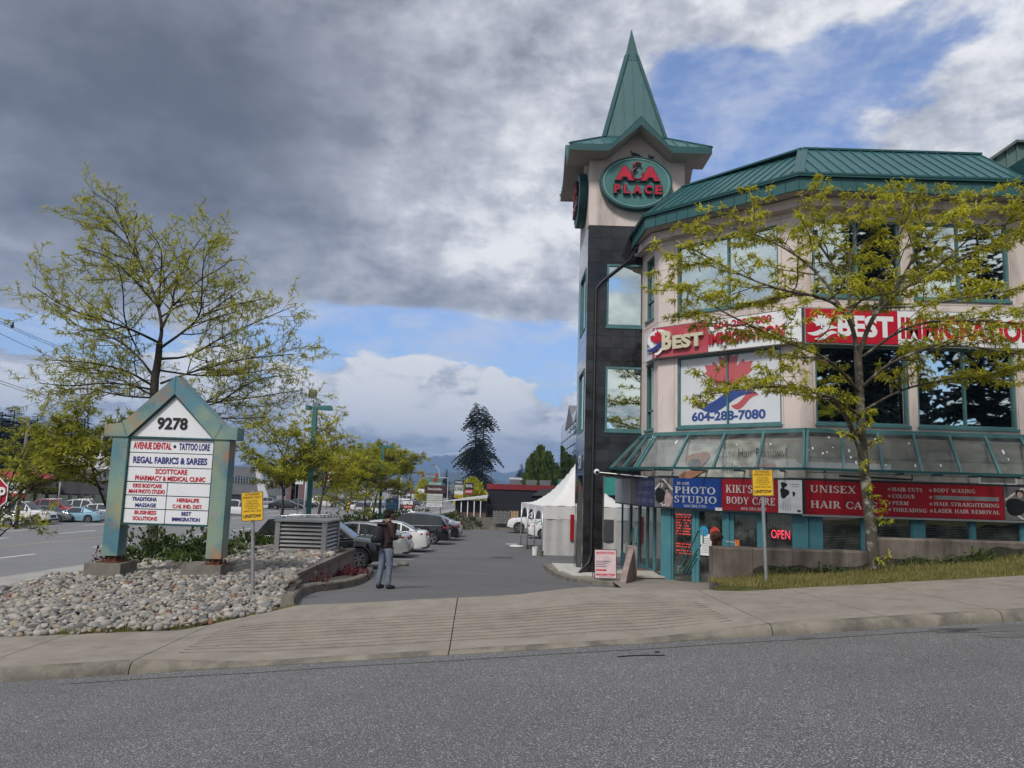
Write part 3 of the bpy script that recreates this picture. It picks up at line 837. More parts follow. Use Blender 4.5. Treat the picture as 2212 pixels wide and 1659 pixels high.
def window(parent, fr, u0, u1, v0, v1, mull=(), glass=None, n=-.11, fw=.06, sill=True, rails=()):
    O, U, V, Nn = fr
    mb = MB()
    for a, b, c, d in ((u0, u1, v0, v0 + fw), (u0, u1, v1 - fw, v1), (u0, u0 + fw, v0 + fw, v1 - fw), (u1 - fw, u1, v0 + fw, v1 - fw)):
        mb.fbox(O, U, V, Nn, a, b, c, d, n - .02, n + .07)
    for m in mull: mb.fbox(O, U, V, Nn, m - fw * .45, m + fw * .45, v0 + fw, v1 - fw, n - .02, n + .06)
    for m in rails: mb.fbox(O, U, V, Nn, u0 + fw, u1 - fw, m - .025, m + .025, n - .02, n + .055)
    if sill: mb.fbox(O, U, V, Nn, u0 - .03, u1 + .03, v0 - .07, v0 - .002, n - .02, .05)
    w = mb.build('window', teal_f, parent)
    ms = [u0 + fw] + sorted(mull) + [u1 - fw]
    for a, b in zip(ms, ms[1:]):
        p = MB(); t = rnd.uniform(-.004, .004)
        p.add([O + U * a + V * (v0 + fw) + Nn * (n + t), O + U * b + V * (v0 + fw) + Nn * (n - t), O + U * b + V * (v1 - fw) + Nn * (n - t), O + U * a + V * (v1 - fw) + Nn * (n + t)], ((0, 1, 2, 3),))
        p.build('pane', glass or mirror, w)
    return w

Z3a, Z3b, Z2a, Z2b = 5.62, 7.86, 1.97, 4.2
bu = lambda px, py: ub(FB, px, py)
cu_ = lambda px, py: ub(FC, px, py)
holesB = [(bu(1463, 600), bu(1681, 570), Z3a, Z3b), (bu(1463, 850), bu(1688, 850), Z2a, Z2b)]
holesC = [(cu_(1757, 560), cu_(1945, 560), Z3a, Z3b), (cu_(1972, 560), cu_(2178, 560), Z3a, Z3b),
          (cu_(1762, 850), cu_(1963, 850), Z2a, Z2b), (cu_(1982, 850), cu_(2195, 850), Z2a, Z2b),
          (7.0, 10.2, Z3a, Z3b), (6.55, 10.2, Z2a, Z2b)]
holesA = [(.42, 1.25, Z3a + .1, Z3b), (.42, 1.25, Z2a, Z2b)]
mb = MB()
LA = sqrt(.25 ** 2 + 1.68 ** 2)
wall_with_holes(mb, FA, 0, LA, .42, 8.5, holesA)
wall_with_holes(mb, FB, 0, LB, .42, 8.5, holesB)
wall_with_holes(mb, FC, 0, 13.8, .42, 8.5, holesC)
mb.quad((22, 21.3, -2.9), (22, 40, -2.9), (22, 40, 8.5), (22, 21.3, 8.5))
mb.quad((6.0, 29.87, .42), (6.0, 40, .42), (6.0, 40, 8.5), (6.0, 29.87, 8.5))
mb.build('wall', stucco, B)
for h, m in zip(holesB, (1571, 1569)):
    window(B, FB, *h, mull=(bu(m, 580 if h[2] > 4 else 850),))
for h, m in zip(holesC, (1851, 2072, 1864, 2087, None, None)):
    window(B, FC, *h, mull=(cu_(m, 560 if h[2] > 4 else 850),) if m else ((h[0] + h[1]) / 2,))
window(B, FA, *holesA[0], glass=mirror2, rails=(Z3a + .75,))
window(B, FA, *holesA[1], glass=mirror2, rails=(Z2a + .65,))
# interior darkness behind the panes, floors, back
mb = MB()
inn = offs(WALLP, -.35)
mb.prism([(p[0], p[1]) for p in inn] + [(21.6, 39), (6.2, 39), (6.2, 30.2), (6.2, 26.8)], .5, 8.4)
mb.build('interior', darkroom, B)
# reveal joints in the stucco
mb = MB()
for z in (1.72, 4.35, 5.45, 8.0):
    band(mb, WALLP, -.002, .0035, z - .009, z + .009)
for u in (holesB[0][0] - .1, holesB[0][1] + .1):
    mb.fbox(*FB, u - .008, u + .008, .5, 8.1, -.002, .003)
for u in (.22, 2.73, 5.95):
    mb.fbox(*FC, u - .008, u + .008, .5, 8.1, -.002, .003)
mb.build('reveal_joint', M('stucco_joint', (.28, .24, .225), .9), B)
# cornice, soffit
mb = MB()
band(mb, WALLP, .0, .30, 8.16, 8.42)
mb.build('cornice', stucco, B, smooth=False)
EAV = [(4.1, 26.4), (4.2, 24.2), (7.85, 20.55), (14.35, 20.55)]
ZE0, ZE1, ZR = 8.44, 8.90, 10.68
mb = MB()
mb.poly([(p[0], p[1], ZE0 + .01) for p in EAV] + [(14.35, 22, ZE0 + .01), (9, 22, ZE0 + .01), (5.3, 25.6, ZE0 + .01), (5.0, 26.4, ZE0 + .01)])
mb.build('soffit', soffm, B)
# fascia panels and gutter
fas = MB(); band(fas, EAV, -.06, -.012, ZE0, ZE1)
F_ = fas.build('fascia', teal_d, B)
for a, b in zip(EAV, EAV[1:]):
    a, b = Vector((a[0], a[1], 0)), Vector((b[0], b[1], 0)); L_ = (b - a).length; n = max(1, round(L_ / .40)); d = (b - a) / n
    fr = frame(a, b - a); w = L_ / n
    for k in range(n):
        mb = MB(); mb.fbox(*fr, k * w + .004, (k + 1) * w - .004, ZE0, ZE1 - .09, -.012, 0)
        mb.fbox(*fr, (k + 1) * w - .018, (k + 1) * w - .004, ZE0 + .01, ZE1 - .09, 0, .02)
        mb.build('fascia_panel', teal, F_)
mb = MB(); band(mb, EAV, -.02, .085, ZE1 - .085, ZE1 + .02); band(mb, EAV, .02, .10, ZE1 - .03, ZE1 + .026)
mb.build('gutter', teal_d, B)
# standing-seam roof: one panel between two ribs is one piece
R_ = thing('roof', None, None); R_.parent = B; R_.location = Vector((0, 0, ZR)) - Vector(B.location)
R_.empty_display_size = .1
def seam_roof(parent, e0, e1, r0, r1, pitch, clipL=None, clipR=None, lift=.0):
    """panels run up the slope at right angles to the eave e0-e1; r0-r1 is the ridge above it"""
    e0, e1, r0, r1 = map(Vector, (e0, e1, r0, r1))
    d = (e1 - e0).normalized()
    s = r0 - e0; s = s - d * s.dot(d)           # up-slope vector
    nrm = d.cross(s).normalized()
    if nrm.z < 0: nrm = -nrm
    Le = (e1 - e0).length; a0 = (r0 - e0).dot(d); a1 = (r1 - e0).dot(d)
    lo, hi = min(0, a0), max(Le, a1)
    def trange(u):
        t0, t1 = 0.0, 1.0
        if a0 > 0 and u < a0: t1 = min(t1, u / a0)
        if a0 < 0 and u < 0: t0 = max(t0, u / a0)
        if a1 < Le and u > a1: t1 = min(t1, (Le - u) / (Le - a1))
        if a1 > Le and u > Le: t0 = max(t0, (u - Le) / (a1 - Le))
        return t0, t1
    n = max(1, round((hi - lo) / pitch)); w = (hi - lo) / n
    for k in range(n):
        ua, ub_ = lo + k * w, lo + (k + 1) * w
        (ta0, ta1), (tb0, tb1) = trange(ua + 1e-4), trange(ub_ - 1e-4)
        if ta1 - ta0 < .01 and tb1 - tb0 < .01: continue
        P = lambda u, t: e0 + d * u + s * t
        pts = [P(ua, ta0), P(ub_, tb0), P(ub_, tb1), P(ua, ta1)]
        mid = [x for x in (0, a0, a1, Le) if ua + .01 < x < ub_ - .01]
        mb = MB(); mb.extr([p + nrm * .0 for p in pts], nrm * -.02)
        if tb1 - tb0 > .05: mb.bar(P(ub_, tb0) + nrm * .012, P(ub_, tb1) + nrm * .012, .022, .04, nrm)
        mb.build('roof_panel', teal, parent)
EA = [(p[0], p[1], ZE1) for p in EAV]
rB0, rBC, rC1 = (5.85, 26.15, ZR), (8.85, 22.8, ZR), (14.9, 22.8, ZR)
seam_roof(R_, EA[2], EA[3], rBC, (14.35, 22.8, ZR), .335)
seam_roof(R_, EA[1], EA[2], rB0, rBC, .335)
mb = MB()
mb.poly([EA[0], EA[1], rB0, (5.6, 26.4, ZR - .3)])
mb.bar(EA[2], rBC, .30, .035, (0, 0, 1)); mb.bar(rBC, (14.4, 22.8, ZR), .2, .06); mb.bar(rB0, rBC, .2, .06)
mb.bar(EA[1], rB0, .14, .05)
mb.extr([(14.35, 20.5, ZE0), (14.35, 22.8, ZE0), (14.35, 22.8, ZR), (14.35, 20.5, ZE1)], (.03, 0, 0))
mb.build('ridge_cap', teal_d, R_)
mb = MB(); mb.poly([(5.85, 26.3, ZR - .05), (8.85, 22.8, ZR - .05), (14.4, 22.8, ZR - .05), (14.4, 40, ZR - .05), (6.0, 40, ZR - .05)])
mb.build('flat_roof', M('roof_felt', (.2, .2, .2), .9), R_)
# taller metal-clad wing at the right edge
wing = MB(); x0 = 14.6
wing.extr([(x0, 23.6, 8.0), (22, 23.6, 8.0), (22, 23.6, 11.45), (16.0, 23.6, 11.45), (x0 - .1, 23.6, 10.35)], (0, 8, 0))
k = 0
W1 = wing.build('wing', M('green_siding', (.085, .145, .125), .6, 0, .15, 1.5, dirt=(.17, .20, .17), dscale=1, damt=.6, streak=True), B)
for i in range(22):
    x = 14.7 + i * .34; mb = MB(); zt = 11.43 if x > 16 else lerp(10.38, 11.45, (x - x0 + .1) / 1.5)
    mb.box(x, x + .05, 23.56, 23.6, 8.0, zt - .03); mb.build('siding_rib', M('green_siding', (0, 0, 0)), W1)
mb = MB(); mb.bar((16.0, 23.55, 11.5), (22, 23.55, 11.5), .2, .08); mb.bar((x0 - .2, 23.55, 10.32), (16.02, 23.55, 11.5), .2, .08)
mb.build('coping', M('old_coping', (.10, .12, .11), .7), W1)
mb = MB(); mb.box(14.45, 22, 20.0, 23.5, 8.5, 9.75); mb.box(14.4, 22, 19.95, 20.0, 8.3, 8.9)
mb.build('bay_fascia', teal_d, B)

# ---- fascia, soffit etc. of the tower
TC = Vector((4.27, 28.15, 0)); HW = 1.72
Tw = thing('corner_tower', 'square corner tower clad in black granite under a teal spire', 'tower', (TC.x, TC.y, -2.95))
x0, x1, y0, y1 = TC.x - HW, TC.x + HW, TC.y - HW, TC.y + HW
FT = frame((x0, y0, 0), (1, 0, 0)); FTL = frame((x0, y1, 0), (0, -1, 0))
mb = MB()
g = .02
holesT = [(.69, 2.05, Z3a, 7.86), (.69, 2.05, Z2a, 4.19)]
holesTL = [(.95, 2.95, Z3a, 7.86), (.95, 2.95, Z2a, 4.19)]
FTb = frame((x0, y0 + g, 0), (1, 0, 0)); FTLb = frame((x0 + g, y1, 0), (0, -1, 0))
wall_with_holes(mb, FTb, g, 2 * HW, .42, 9.27, holesT); wall_with_holes(mb, FTLb, 0, 2 * HW - g, .42, 9.27, holesTL)
mb.quad((x1, y0 + g, .42), (x1, y1, .42), (x1, y1, 9.27), (x1, y0 + g, 9.27)); mb.quad((x1, y1, .42), (x0, y1, .42), (x0, y1, 9.27), (x1, y1, 9.27))
mb.quad((x0 + g, y0 + g, .42), (x1, y0 + g, .42), (x1, y1, .42), (x0 + g, y1, .42))
mb.box(x0 + g, 3.20, y0 + g, 26.73, -3.1, .42); mb.box(x0 + g, 3.20, 28.75, y1, -3.1, .42)
mb.build('wall', granite_b, Tw)
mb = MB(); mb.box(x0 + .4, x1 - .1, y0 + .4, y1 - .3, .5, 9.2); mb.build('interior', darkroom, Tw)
tile_me = None
def tiles(fr, u0, u1, v0, v1, tw, th, holes, name='granite_tile', single=True):
    global tile_me
    O, U, V, Nn = fr
    big = MB(); nu = round((u1 - u0) / tw); nv = round((v1 - v0) / th); w = (u1 - u0) / nu; h = (v1 - v0) / nv
    rects = []
    for j in range(nv):
        for i in range(nu):
            a, b, c, d = u0 + i * w + .005, u0 + (i + 1) * w - .005, v0 + j * h + .005, v0 + (j + 1) * h - .005
            pieces = [(a, b, c, d)]
            for H in holes:
                nxt = []
                for (a_, b_, c_, d_) in pieces:
                    if b_ <= H[0] or a_ >= H[1] or d_ <= H[2] or c_ >= H[3]: nxt.append((a_, b_, c_, d_)); continue
                    if a_ < H[0]: nxt.append((a_, H[0], c_, d_))
                    if b_ > H[1]: nxt.append((H[1], b_, c_, d_))
                    m0, m1 = max(a_, H[0]), min(b_, H[1])
                    if c_ < H[2]: nxt.append((m0, m1, c_, H[2]))
                    if d_ > H[3]: nxt.append((m0, m1, H[3], d_))
                pieces = nxt
            rects += pieces
    for (a, b, c, d) in rects:
        mb = MB() if single else big
        t = rnd.uniform(-.0012, .0012)
        mb.fbox(O, U, V, Nn, a, b, c, d, .001, g + t)
        if single: mb.build(name, granite if rnd.random() < .7 else granite_c, Tw)
    if not single: tag(big.build(name, granite, Tw), kind='stuff')
tiles(FTb, 0, .65, -3.1, .42, .325, .44, [])
tiles(FTb, 0, 2 * HW, .42, 9.27, .43, .442, holesT)
tiles(FTLb, 0, 2 * HW, .42, 9.27, .43, .442, holesTL, single=False)
tiles(frame((x0 + g, 26.73, 0), (0, -1, 0)), 0, .30, -3.1, .42, .30, .44, [], single=False)
tiles(frame((x0 + g, y1, 0), (0, -1, 0)), 0, y1 - 28.75, -3.1, .42, .37, .44, [], single=False)
window(Tw, FT, *holesT[0], n=-.03, fw=.07); window(Tw, FT, *holesT[1], n=-.03, fw=.07)
window(Tw, FTL, *holesTL[0], n=-.05, fw=.07, sill=False); window(Tw, FTL, *holesTL[1], n=-.05, fw=.07, sill=False)
mb = MB()
mb.box(x0 + .01, x1 - .01, y0 + .01, y1 - .01, 9.29, 11.78); mb.build('upper_wall', stucco, Tw)
mb = MB()
EH = 2.5; ze, fd = 11.74, .24
# eaves: flat soffit ring, fascia that rises over a gable in the middle of each side
for q in range(4):
    R = Matrix.Rotation(q * pi / 2, 3, 'Z'); tr = lambda x, y, z: R @ Vector((x, y, 0)) + Vector((TC.x, TC.y, z))
    G = 1.14; gp = 13.0
    prof = [(-EH, ze), (-G, ze), (0, gp - fd * 1.1), (G, ze), (EH, ze)]
    top = [(-EH, ze + fd), (-G + .12, ze + fd), (0, gp + .06), (G - .12, ze + fd), (EH, ze + fd)]
    mb.m = 0
    for i in range(4):
        (xa, za), (xb, zb_) = prof[i], prof[i + 1]; (xc, zc), (xd, zd) = top[i], top[i + 1]
        mb.quad(tr(xa, -EH, za), tr(xb, -EH, zb_), tr(xd, -EH, zd), tr(xc, -EH, zc))
fa = mb.build('fascia', teal_d, Tw)
mb = MB(); sof = MB(); gab = MB(); dorm = MB()
for q in range(4):
    R = Matrix.Rotation(q * pi / 2, 3, 'Z'); tr = lambda x, y, z: R @ Vector((x, y, 0)) + Vector((TC.x, TC.y, z))
    w = HW
    sof.quad(tr(-EH, -EH, ze), tr(-w, -w, ze), tr(-G, -w, ze), tr(-G, -EH, ze))
    sof.quad(tr(EH, -EH, ze), tr(G, -EH, ze), tr(G, -w, ze), tr(w, -w, ze))
    sof.quad(tr(-G, -EH, ze), tr(-G, -w, ze), tr(0, -w, gp - fd), tr(0, -EH, gp - fd * 1.1))
    sof.quad(tr(G, -w, ze), tr(G, -EH, ze), tr(0, -EH, gp - fd * 1.1), tr(0, -w, gp - fd))
    for k in range(12):
        y = lerp(-EH + .03, -w - .03, k / 11)
        sof.bar(tr(-EH + .1 if k < 1 else -(-y), y, ze - .003), tr(-G, y, ze - .003), .012, .012); sof.bar(tr(G, y, ze - .003), tr(-y, y, ze - .003), .012, .012)
        sof.bar(tr(-G, y, ze - .002), tr(0, y, gp - fd * 1.05), .012, .012); sof.bar(tr(0, y, gp - fd * 1.05), tr(G, y, ze - .002), .012, .012)
    gab.poly([tr(-G, -w, ze - .02), tr(G, -w, ze - .02), tr(0, -w, gp - fd)])
    # gable roofs running back into the spire
    for sgn in (-1, 1):
        dorm.extr([tr(sgn * (G - .12), -EH, ze + fd), tr(0, -EH, gp + .06), tr(0, -.6, gp + .06), tr(sgn * (G - .12), -1.35, ze + fd)][::sgn], Vector((0, 0, -.02)))
        for k in range(4):
            y = lerp(-EH + .1, -1.5, k / 3.5)
            dorm.bar(tr(sgn * (G - .14), y, ze + fd + .02), tr(0, y, gp + .075), .02, .035)
sof.build('soffit', soffm, Tw); gab.build('gable_wall', stucco, Tw); dorm.build('gable_roof', teal, Tw)
skirt = thing('skirt_roof', None, None); skirt.parent = Tw; skirt.location = (0, 0, 14)
SH, zs0 = 1.16, 12.88
for q in range(4):
    R = Matrix.Rotation(q * pi / 2, 3, 'Z'); tr = lambda x, y, z: R @ Vector((x, y, 0)) + Vector((TC.x, TC.y, z))
    seam_roof(skirt, tr(-EH, -EH, ze + fd), tr(-1.02, -EH, ze + fd), tr(-SH, -SH, zs0), tr(-.06, -SH, zs0), .42); seam_roof(skirt, tr(1.02, -EH, ze + fd), tr(EH, -EH, ze + fd), tr(.06, -SH, zs0), tr(SH, -SH, zs0), .42)
spire = thing('spire', None, None); spire.parent = Tw; spire.location = (0, 0, 15)
za = 17.95
for q in range(4):
    R = Matrix.Rotation(q * pi / 2, 3, 'Z'); tr = lambda x, y, z: R @ Vector((x, y, 0)) + Vector((TC.x, TC.y, z))
    seam_roof(spire, tr(-SH, -SH, zs0 - .02), tr(SH, -SH, zs0 - .02), tr(-.17, -.17, 16.9), tr(.17, -.17, 16.9), .39)
mb = MB()
for q in range(4):
    R = Matrix.Rotation(q * pi / 2, 3, 'Z'); tr = lambda x, y, z: R @ Vector((x, y, 0)) + Vector((TC.x, TC.y, z))
    mb.bar(tr(-SH, -SH, zs0), tr(-.2, -.2, 16.75), .20, .03, R @ Vector((-1, -1, .5)))
    mb.bar(tr(-EH, -EH, ze + fd + .01), tr(-SH, -SH, zs0 + .01), .12, .05)
    mb.bar(tr(-SH, -SH, zs0 + .01), tr(SH, -SH, zs0 + .01), .08, .06)
    mb.add([tr(-.29, -.29, 16.45), tr(.29, -.29, 16.45), tr(0, 0, za)], ((0, 1, 2),))
mb.build('spire_cap', teal_d, Tw)
# rainwater pipe: from the gutter end across the tower and down
mb = MB()
pz = [(4.3, 26.15, 8.5), (4.15, 26.2, 8.25), (4.05, 26.3, 8.05), (3.05, 26.36, 7.2), (2.86, 26.36, 6.95), (2.84, 26.36, -2.2), (2.75, 26.3, -2.5), (2.35, 25.9, -2.86)]
mb.tube(pz, .05, 8); mb.build('downpipe', blackm, Tw, smooth=50)
mb = MB(); mb.lathe([(.05, 0), (.16, .1), (.17, .3), (.10, .32)], (4.3, 26.1, 8.18), (0, 0, 1), 8); mb.build('rain_head', blackm, Tw, smooth=True)
mb = MB(); put_text(mb, '9278', frame((x0, 28.35, -.1), (0, -1, 0)), 0, .75, .5, 1.15, .02, .03)
mb.build('house_number', white_sign, Tw)
mb = MB(); mb.box(3.21, 3.26, 26.44, 26.72, -3.0, .41); mb.box(2.58, 3.2, 26.74, 26.78, -3.0, .41)
mb.build('corner_trim', M('steel_trim', (.25, .25, .26), .3, .8, .1), Tw)
# security globe lamp on an arm
lampg = thing('security_camera', 'small white dome security camera on a thin arm beside the glass awning', 'security camera', (3.35, 26.1, .45))
mb = MB(); mb.tube([(2.98, 25.9, .52), (4.6, 25.6, .40)], .018, 6); mb.build('arm', alu, lampg)
mb = MB(); mb.ball((2.93, 25.9, .53), .10, seg=12); mb.build('housing', white_sign, lampg, smooth=True)
mb = MB(); mb.ball((2.93, 25.85, .52), .065, seg=10); mb.build('lens', blackm, lampg, smooth=True)

# ---------------------------------------------------------------- things fixed to the building
def maple(fr, u, v, h, n=.004):
    """stylised eleven-point leaf outline as a list of points, h tall, lower stem at u, v"""
    half = [(0, 1.0), (.10, .80), (.21, .86), (.17, .60), (.31, .74), (.34, .66), (.50, .68), (.45, .54), (.50, .49), (.26, .28), (.29, .20), (.04, .235), (.035, 0)]
    pts = half + [(-x, y) for x, y in reversed(half[1:])]
    O, U, V, N = fr
    return [O + U * (u + x * h) + V * (v + y * h) + N * n for x, y in pts]
def leaf_faces(mb, fr, u, v, h, n=.004, sx=1.0):
    half = [(0, 1.0), (.10, .80), (.21, .86), (.17, .60), (.31, .74), (.34, .66), (.50, .68), (.45, .54), (.50, .49), (.26, .28), (.29, .20), (.04, .235), (.035, 0)]
    O, U, V, N = fr
    for s in (1, -1):
        P = [O + U * (u + s * x * h * sx) + V * (v + y * h) + N * n for x, y in half] + [O + U * u + V * v + N * n]
        c = O + U * (u + s * .1 * h * sx) + V * (v + .45 * h) + N * n
        m = len(P)
        for i in range(m):
            t = (c, P[i], P[(i + 1) % m])
            mb.add(t if s < 0 else (t[0], t[2], t[1]), ((0, 1, 2),))
def swoosh(mb, fr, u0, v0, u1, v1, amp, w, n=.004, flip=1, k=14):
    """wavy ribbon that tapers to both ends"""
    O, U, V, N = fr
    top, bot = [], []
    for i in range(k + 1):
        t = i / k
        c = lerp(v0, v1, t) + flip * amp * sin(2 * pi * t) * .5
        ww = w * sin(pi * t) ** .8 / 2 + .002
        top.append(O + U * lerp(u0, u1, t) + V * (c + ww) + N * n); bot.append(O + U * lerp(u0, u1, t) + V * (c - ww) + N * n)
    mb.add(bot + top, [(i, i + 1, k + 2 + i, k + 1 + i) for i in range(k)])
def rect(mb, fr, u0, u1, v0, v1, n=.002):
    O, U, V, N = fr
    mb.add([O + U * u + V * v + N * n for u, v in ((u0, v0), (u1, v0), (u1, v1), (u0, v1))], ((0, 1, 2, 3),))
def blobp(mb, fr, cu, cv, ru, rv, n, k=16, rot=0, jit=0):
    O, U, V, N = fr; pts = []
    for i in range(k):
        a = 2 * pi * i / k; r = 1 + jit * sin(3 * a + 1)
        x, y = ru * r * cos(a), rv * r * sin(a)
        pts.append(O + U * (cu + x * cos(rot) - y * sin(rot)) + V * (cv + x * sin(rot) + y * cos(rot)) + N * n)
    mb.poly(pts)
def off_frame(fr, n): return (fr[0] + fr[3] * n, fr[1], fr[2], fr[3])

# --- second floor banner signs
z0, z1 = 4.24, 5.20
GB = off_frame(FB, .20)
s1 = thing('fascia_sign', 'second floor sign of red and white panels with cream 3D letters left of the tree', 'sign', (6.4, 23.0, z0))
uB0, uBw, uB1 = bu(1411, 740), bu(1536.6, 710), LB + .02
ua = -.10
mb = MB(); mb.fbox(*FB, ua, uB1, z0 - .03, z1 + .03, .02, .19); mb.build('sign_box', M('sign_side', (.12, .10, .10), .5), s1)
mb = MB(); mb.fbox(*FB, ua, uBw, z0, z1, .19, .20); mb.build('red_panel', red_sign2, s1)
mb = MB(); mb.fbox(*FB, uBw + .01, uB1, z0, z1, .19, .20); mb.build('white_panel', white_sign, s1)
GA = off_frame(FA, .16)
mb = MB(); mb.fbox(*FA, .75, LA + .15, z0, z1, .02, .16); mb.build('end_panel', white_sign, s1)
mb = MB(); put_text(mb, 'WE ARE', GA, 1.0, 4.66, .16, .6, .02); put_text(mb, 'TAKE', GA, 1.02, 4.42, .16, .5, .02); mb.build('end_lettering', ink_black, s1)
ulo = bu(1437, 740)
mb = MB(); leaf_faces(mb, GB, ulo - .12, 4.62, .52, .06, 1.15); mb.build('leaf_emblem', red_sign, s1)
mb = MB(); blobp(mb, GB, ulo - .12, 4.82, .42, .34, .008); mb.build('emblem_backing', white_sign, s1)
mb = MB(); swoosh(mb, GB, ulo - .55, 4.52, ulo + .30, 4.66, .14, .16, .07, -1); mb.build('emblem_wave', ink_blue, s1)
mb = MB(); swoosh(mb, GB, ulo - .25, 4.36, ulo + .30, 4.56, .10, .12, .07, -1); mb.build('emblem_wave', white_sign, s1)
ub0, ub1 = bu(1441, 740), bu(1530, 720)
mb = MB(); put_text(mb, 'B', GB, ub0, 4.44, .62, .36, .05, .11, thick=.09); put_text(mb, 'EST', GB, ub0 + .40, 4.44, .44, ub1 - ub0 - .42, .05, .11, thick=.09); mb.build('raised_letters', cream, s1)
ui0, ui1 = bu(1538, 720), bu(1700, 700)
mb = MB(); put_text(mb, 'IMMIGRATION', GB, ui0 + .03, 4.44, .36, ui1 - ui0, .02, .07, thick=.06); mb.build('raised_letters', red_sign, s1)
mb = MB(); put_text(mb, '604-288-7080', GB, bu(1549, 700), 4.90, .24, bu(1674, 685) - bu(1549, 700), .035, .006); mb.build('phone_number', red_sign, s1)
mb = MB(); put_text(mb, '604-288-7080', GB, bu(1549, 700), 4.90, .24, bu(1674, 685) - bu(1549, 700), .055, .004); mb.build('number_outline', ink_grey, s1)

GC = off_frame(FC, .13)
s2 = thing('banner_sign', 'wide red and white banner reading BEST IMMIGRATION behind the roadside tree', 'sign', (11.6, 21.1, z0))
uC0, uCw, uC1 = -.02, cu_(1934, 705), 9.6
mb = MB(); mb.fbox(*FC, uC0, uC1, z0 - .04, z1 + .04, .01, .11); mb.build('frame', M('sign_frame_grey', (.22, .24, .25), .5), s2)
mb = MB(); mb.fbox(*FC, uC0 + .03, uCw, z0, z1, .11, .13); mb.build('red_panel', red_sign, s2)
mb = MB(); mb.fbox(*FC, uCw + .004, uC1 - .03, z0, z1, .11, .13); mb.build('white_panel', white_sign, s2)
mb = MB()
ul = cu_(1771, 700)
leaf_faces(mb, GC, ul, 4.60, .50, .004, 1.15); swoosh(mb, GC, ul - .42, 4.50, ul + .46, 4.66, .12, .15, .004, -1); swoosh(mb, GC, ul - .22, 4.34, ul + .44, 4.52, .1, .13, .004, -1)
mb.build('leaf_emblem', white_sign, s2)
mb = MB(); put_text(mb, 'BEST', GC, cu_(1805, 700), 4.42, .62, cu_(1925, 700) - cu_(1805, 700), .045); mb.build('lettering', white_sign, s2)
mb = MB(); put_text(mb, 'IMMIGRATION', GC, cu_(1941, 705), 4.40, .64, cu_(2232, 715) - cu_(1941, 705), .045); mb.build('lettering', red_sign, s2)

# --- printed film in the second-floor window
fl = thing('window_graphic', 'white window film with red maple leaf, blue wave and phone number 604-288-7080', 'window graphic', (6.4, 23.1, Z2a))
h = holesB[1]; GW_ = off_frame(FB, -.095)
mid = bu(1569, 850)
film = M('film_white', (.58, .60, .63), .12, 0, .05, 2, spec=.6)
film_r = M('film_red', (.45, .09, .10), .12, 0, .1, 2, spec=.6); film_b = M('film_blue', (.035, .07, .24), .12, 0, .1, 2, spec=.6)
for a, b in ((h[0] + .07, mid - .04), (mid + .04, h[1] - .07)):
    mb = MB(); rect(mb, GW_, a, b, h[2] + .07, h[3] - .07, 0); mb.build('film', film, fl)
ulf = bu(1570, 830)
mb = MB(); leaf_faces(mb, GW_, ulf, 2.93, 1.42, .003, 1.15); mb.build('maple_leaf', film_r, fl)
mb = MB(); swoosh(mb, GW_, bu(1500, 870), 2.66, bu(1632, 850), 2.90, .34, .40, .006, -1); mb.build('wave', film_b, fl)
mb = MB(); swoosh(mb, GW_, bu(1576, 880), 2.58, bu(1636, 855), 2.86, .2, .26, .006, -1); mb.build('wave', film_r, fl)
mb = MB(); put_text(mb, '604-288-7080', GW_, bu(1491, 900), 2.14, .30, bu(1651, 900) - bu(1491, 900), .04, .007); mb.build('phone_number', film_b, fl)

# --- ground floor shopfront
G1 = frame((4.9, 33.6, 0), (0, -1, 0)); G2 = frame((4.9, 24.75, 0), (1, -1, 0)); G3 = frame((8.25, 21.4, 0), (1, 0, 0))
LG2 = 3.35 * sqrt(2)
shop = thing('shopfront', 'teal framed ground floor shopfront with two doors and blind covered windows under the red signs', 'shopfront', (8.25, 22, -2.9))
zb0, zt0 = -2.86, -.52
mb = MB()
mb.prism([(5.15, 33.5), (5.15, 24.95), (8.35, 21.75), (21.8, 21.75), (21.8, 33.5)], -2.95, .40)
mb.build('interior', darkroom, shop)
def leafpanel(fr, u0, u1, z0, z1, name='window', glass=None, fw=.05, frm=None, blinds=False):
    O, U, V, N = fr
    mb = MB()
    for a, b, c, d in ((u0, u1, z0, z0 + fw), (u0, u1, z1 - fw, z1), (u0, u0 + fw, z0 + fw, z1 - fw), (u1 - fw, u1, z0 + fw, z1 - fw)):
        mb.fbox(O, U, V, N, a, b, c, d, -.06, .02)
    w = mb.build(name, frm or teal_b, shop)
    mb = MB(); rect(mb, fr, u0 + fw, u1 - fw, z0 + fw, z1 - fw, -.02); mb.build('pane', glass or clearg, w)
    if blinds:
        mb = MB(); z = z1 - fw - .02
        while z > z0 + fw:
            mb.add([O + U * (u0 + fw + .01) + V * z + N * -.075, O + U * (u1 - fw - .01) + V * z + N * -.075, O + U * (u1 - fw - .01) + V * (z - .016) + N * -.055, O + U * (u0 + fw + .01) + V * (z - .016) + N * -.055], ((0, 1, 2, 3),))
            z -= .045
        tag(mb.build('blind_slats', M('blind', (.22, .22, .21), .6), w), kind='stuff')
    return w
def post(fr, u0, u1, z0, z1, n0=-.08, n1=.04, name='post'):
    mb = MB(); mb.fbox(*fr, u0, u1, z0, z1, n0, n1); return mb.build(name, teal_b, shop)
g2 = lambda px, py: ub(G2, px, py)
g3 = lambda px, py: ub(G3, px, py)
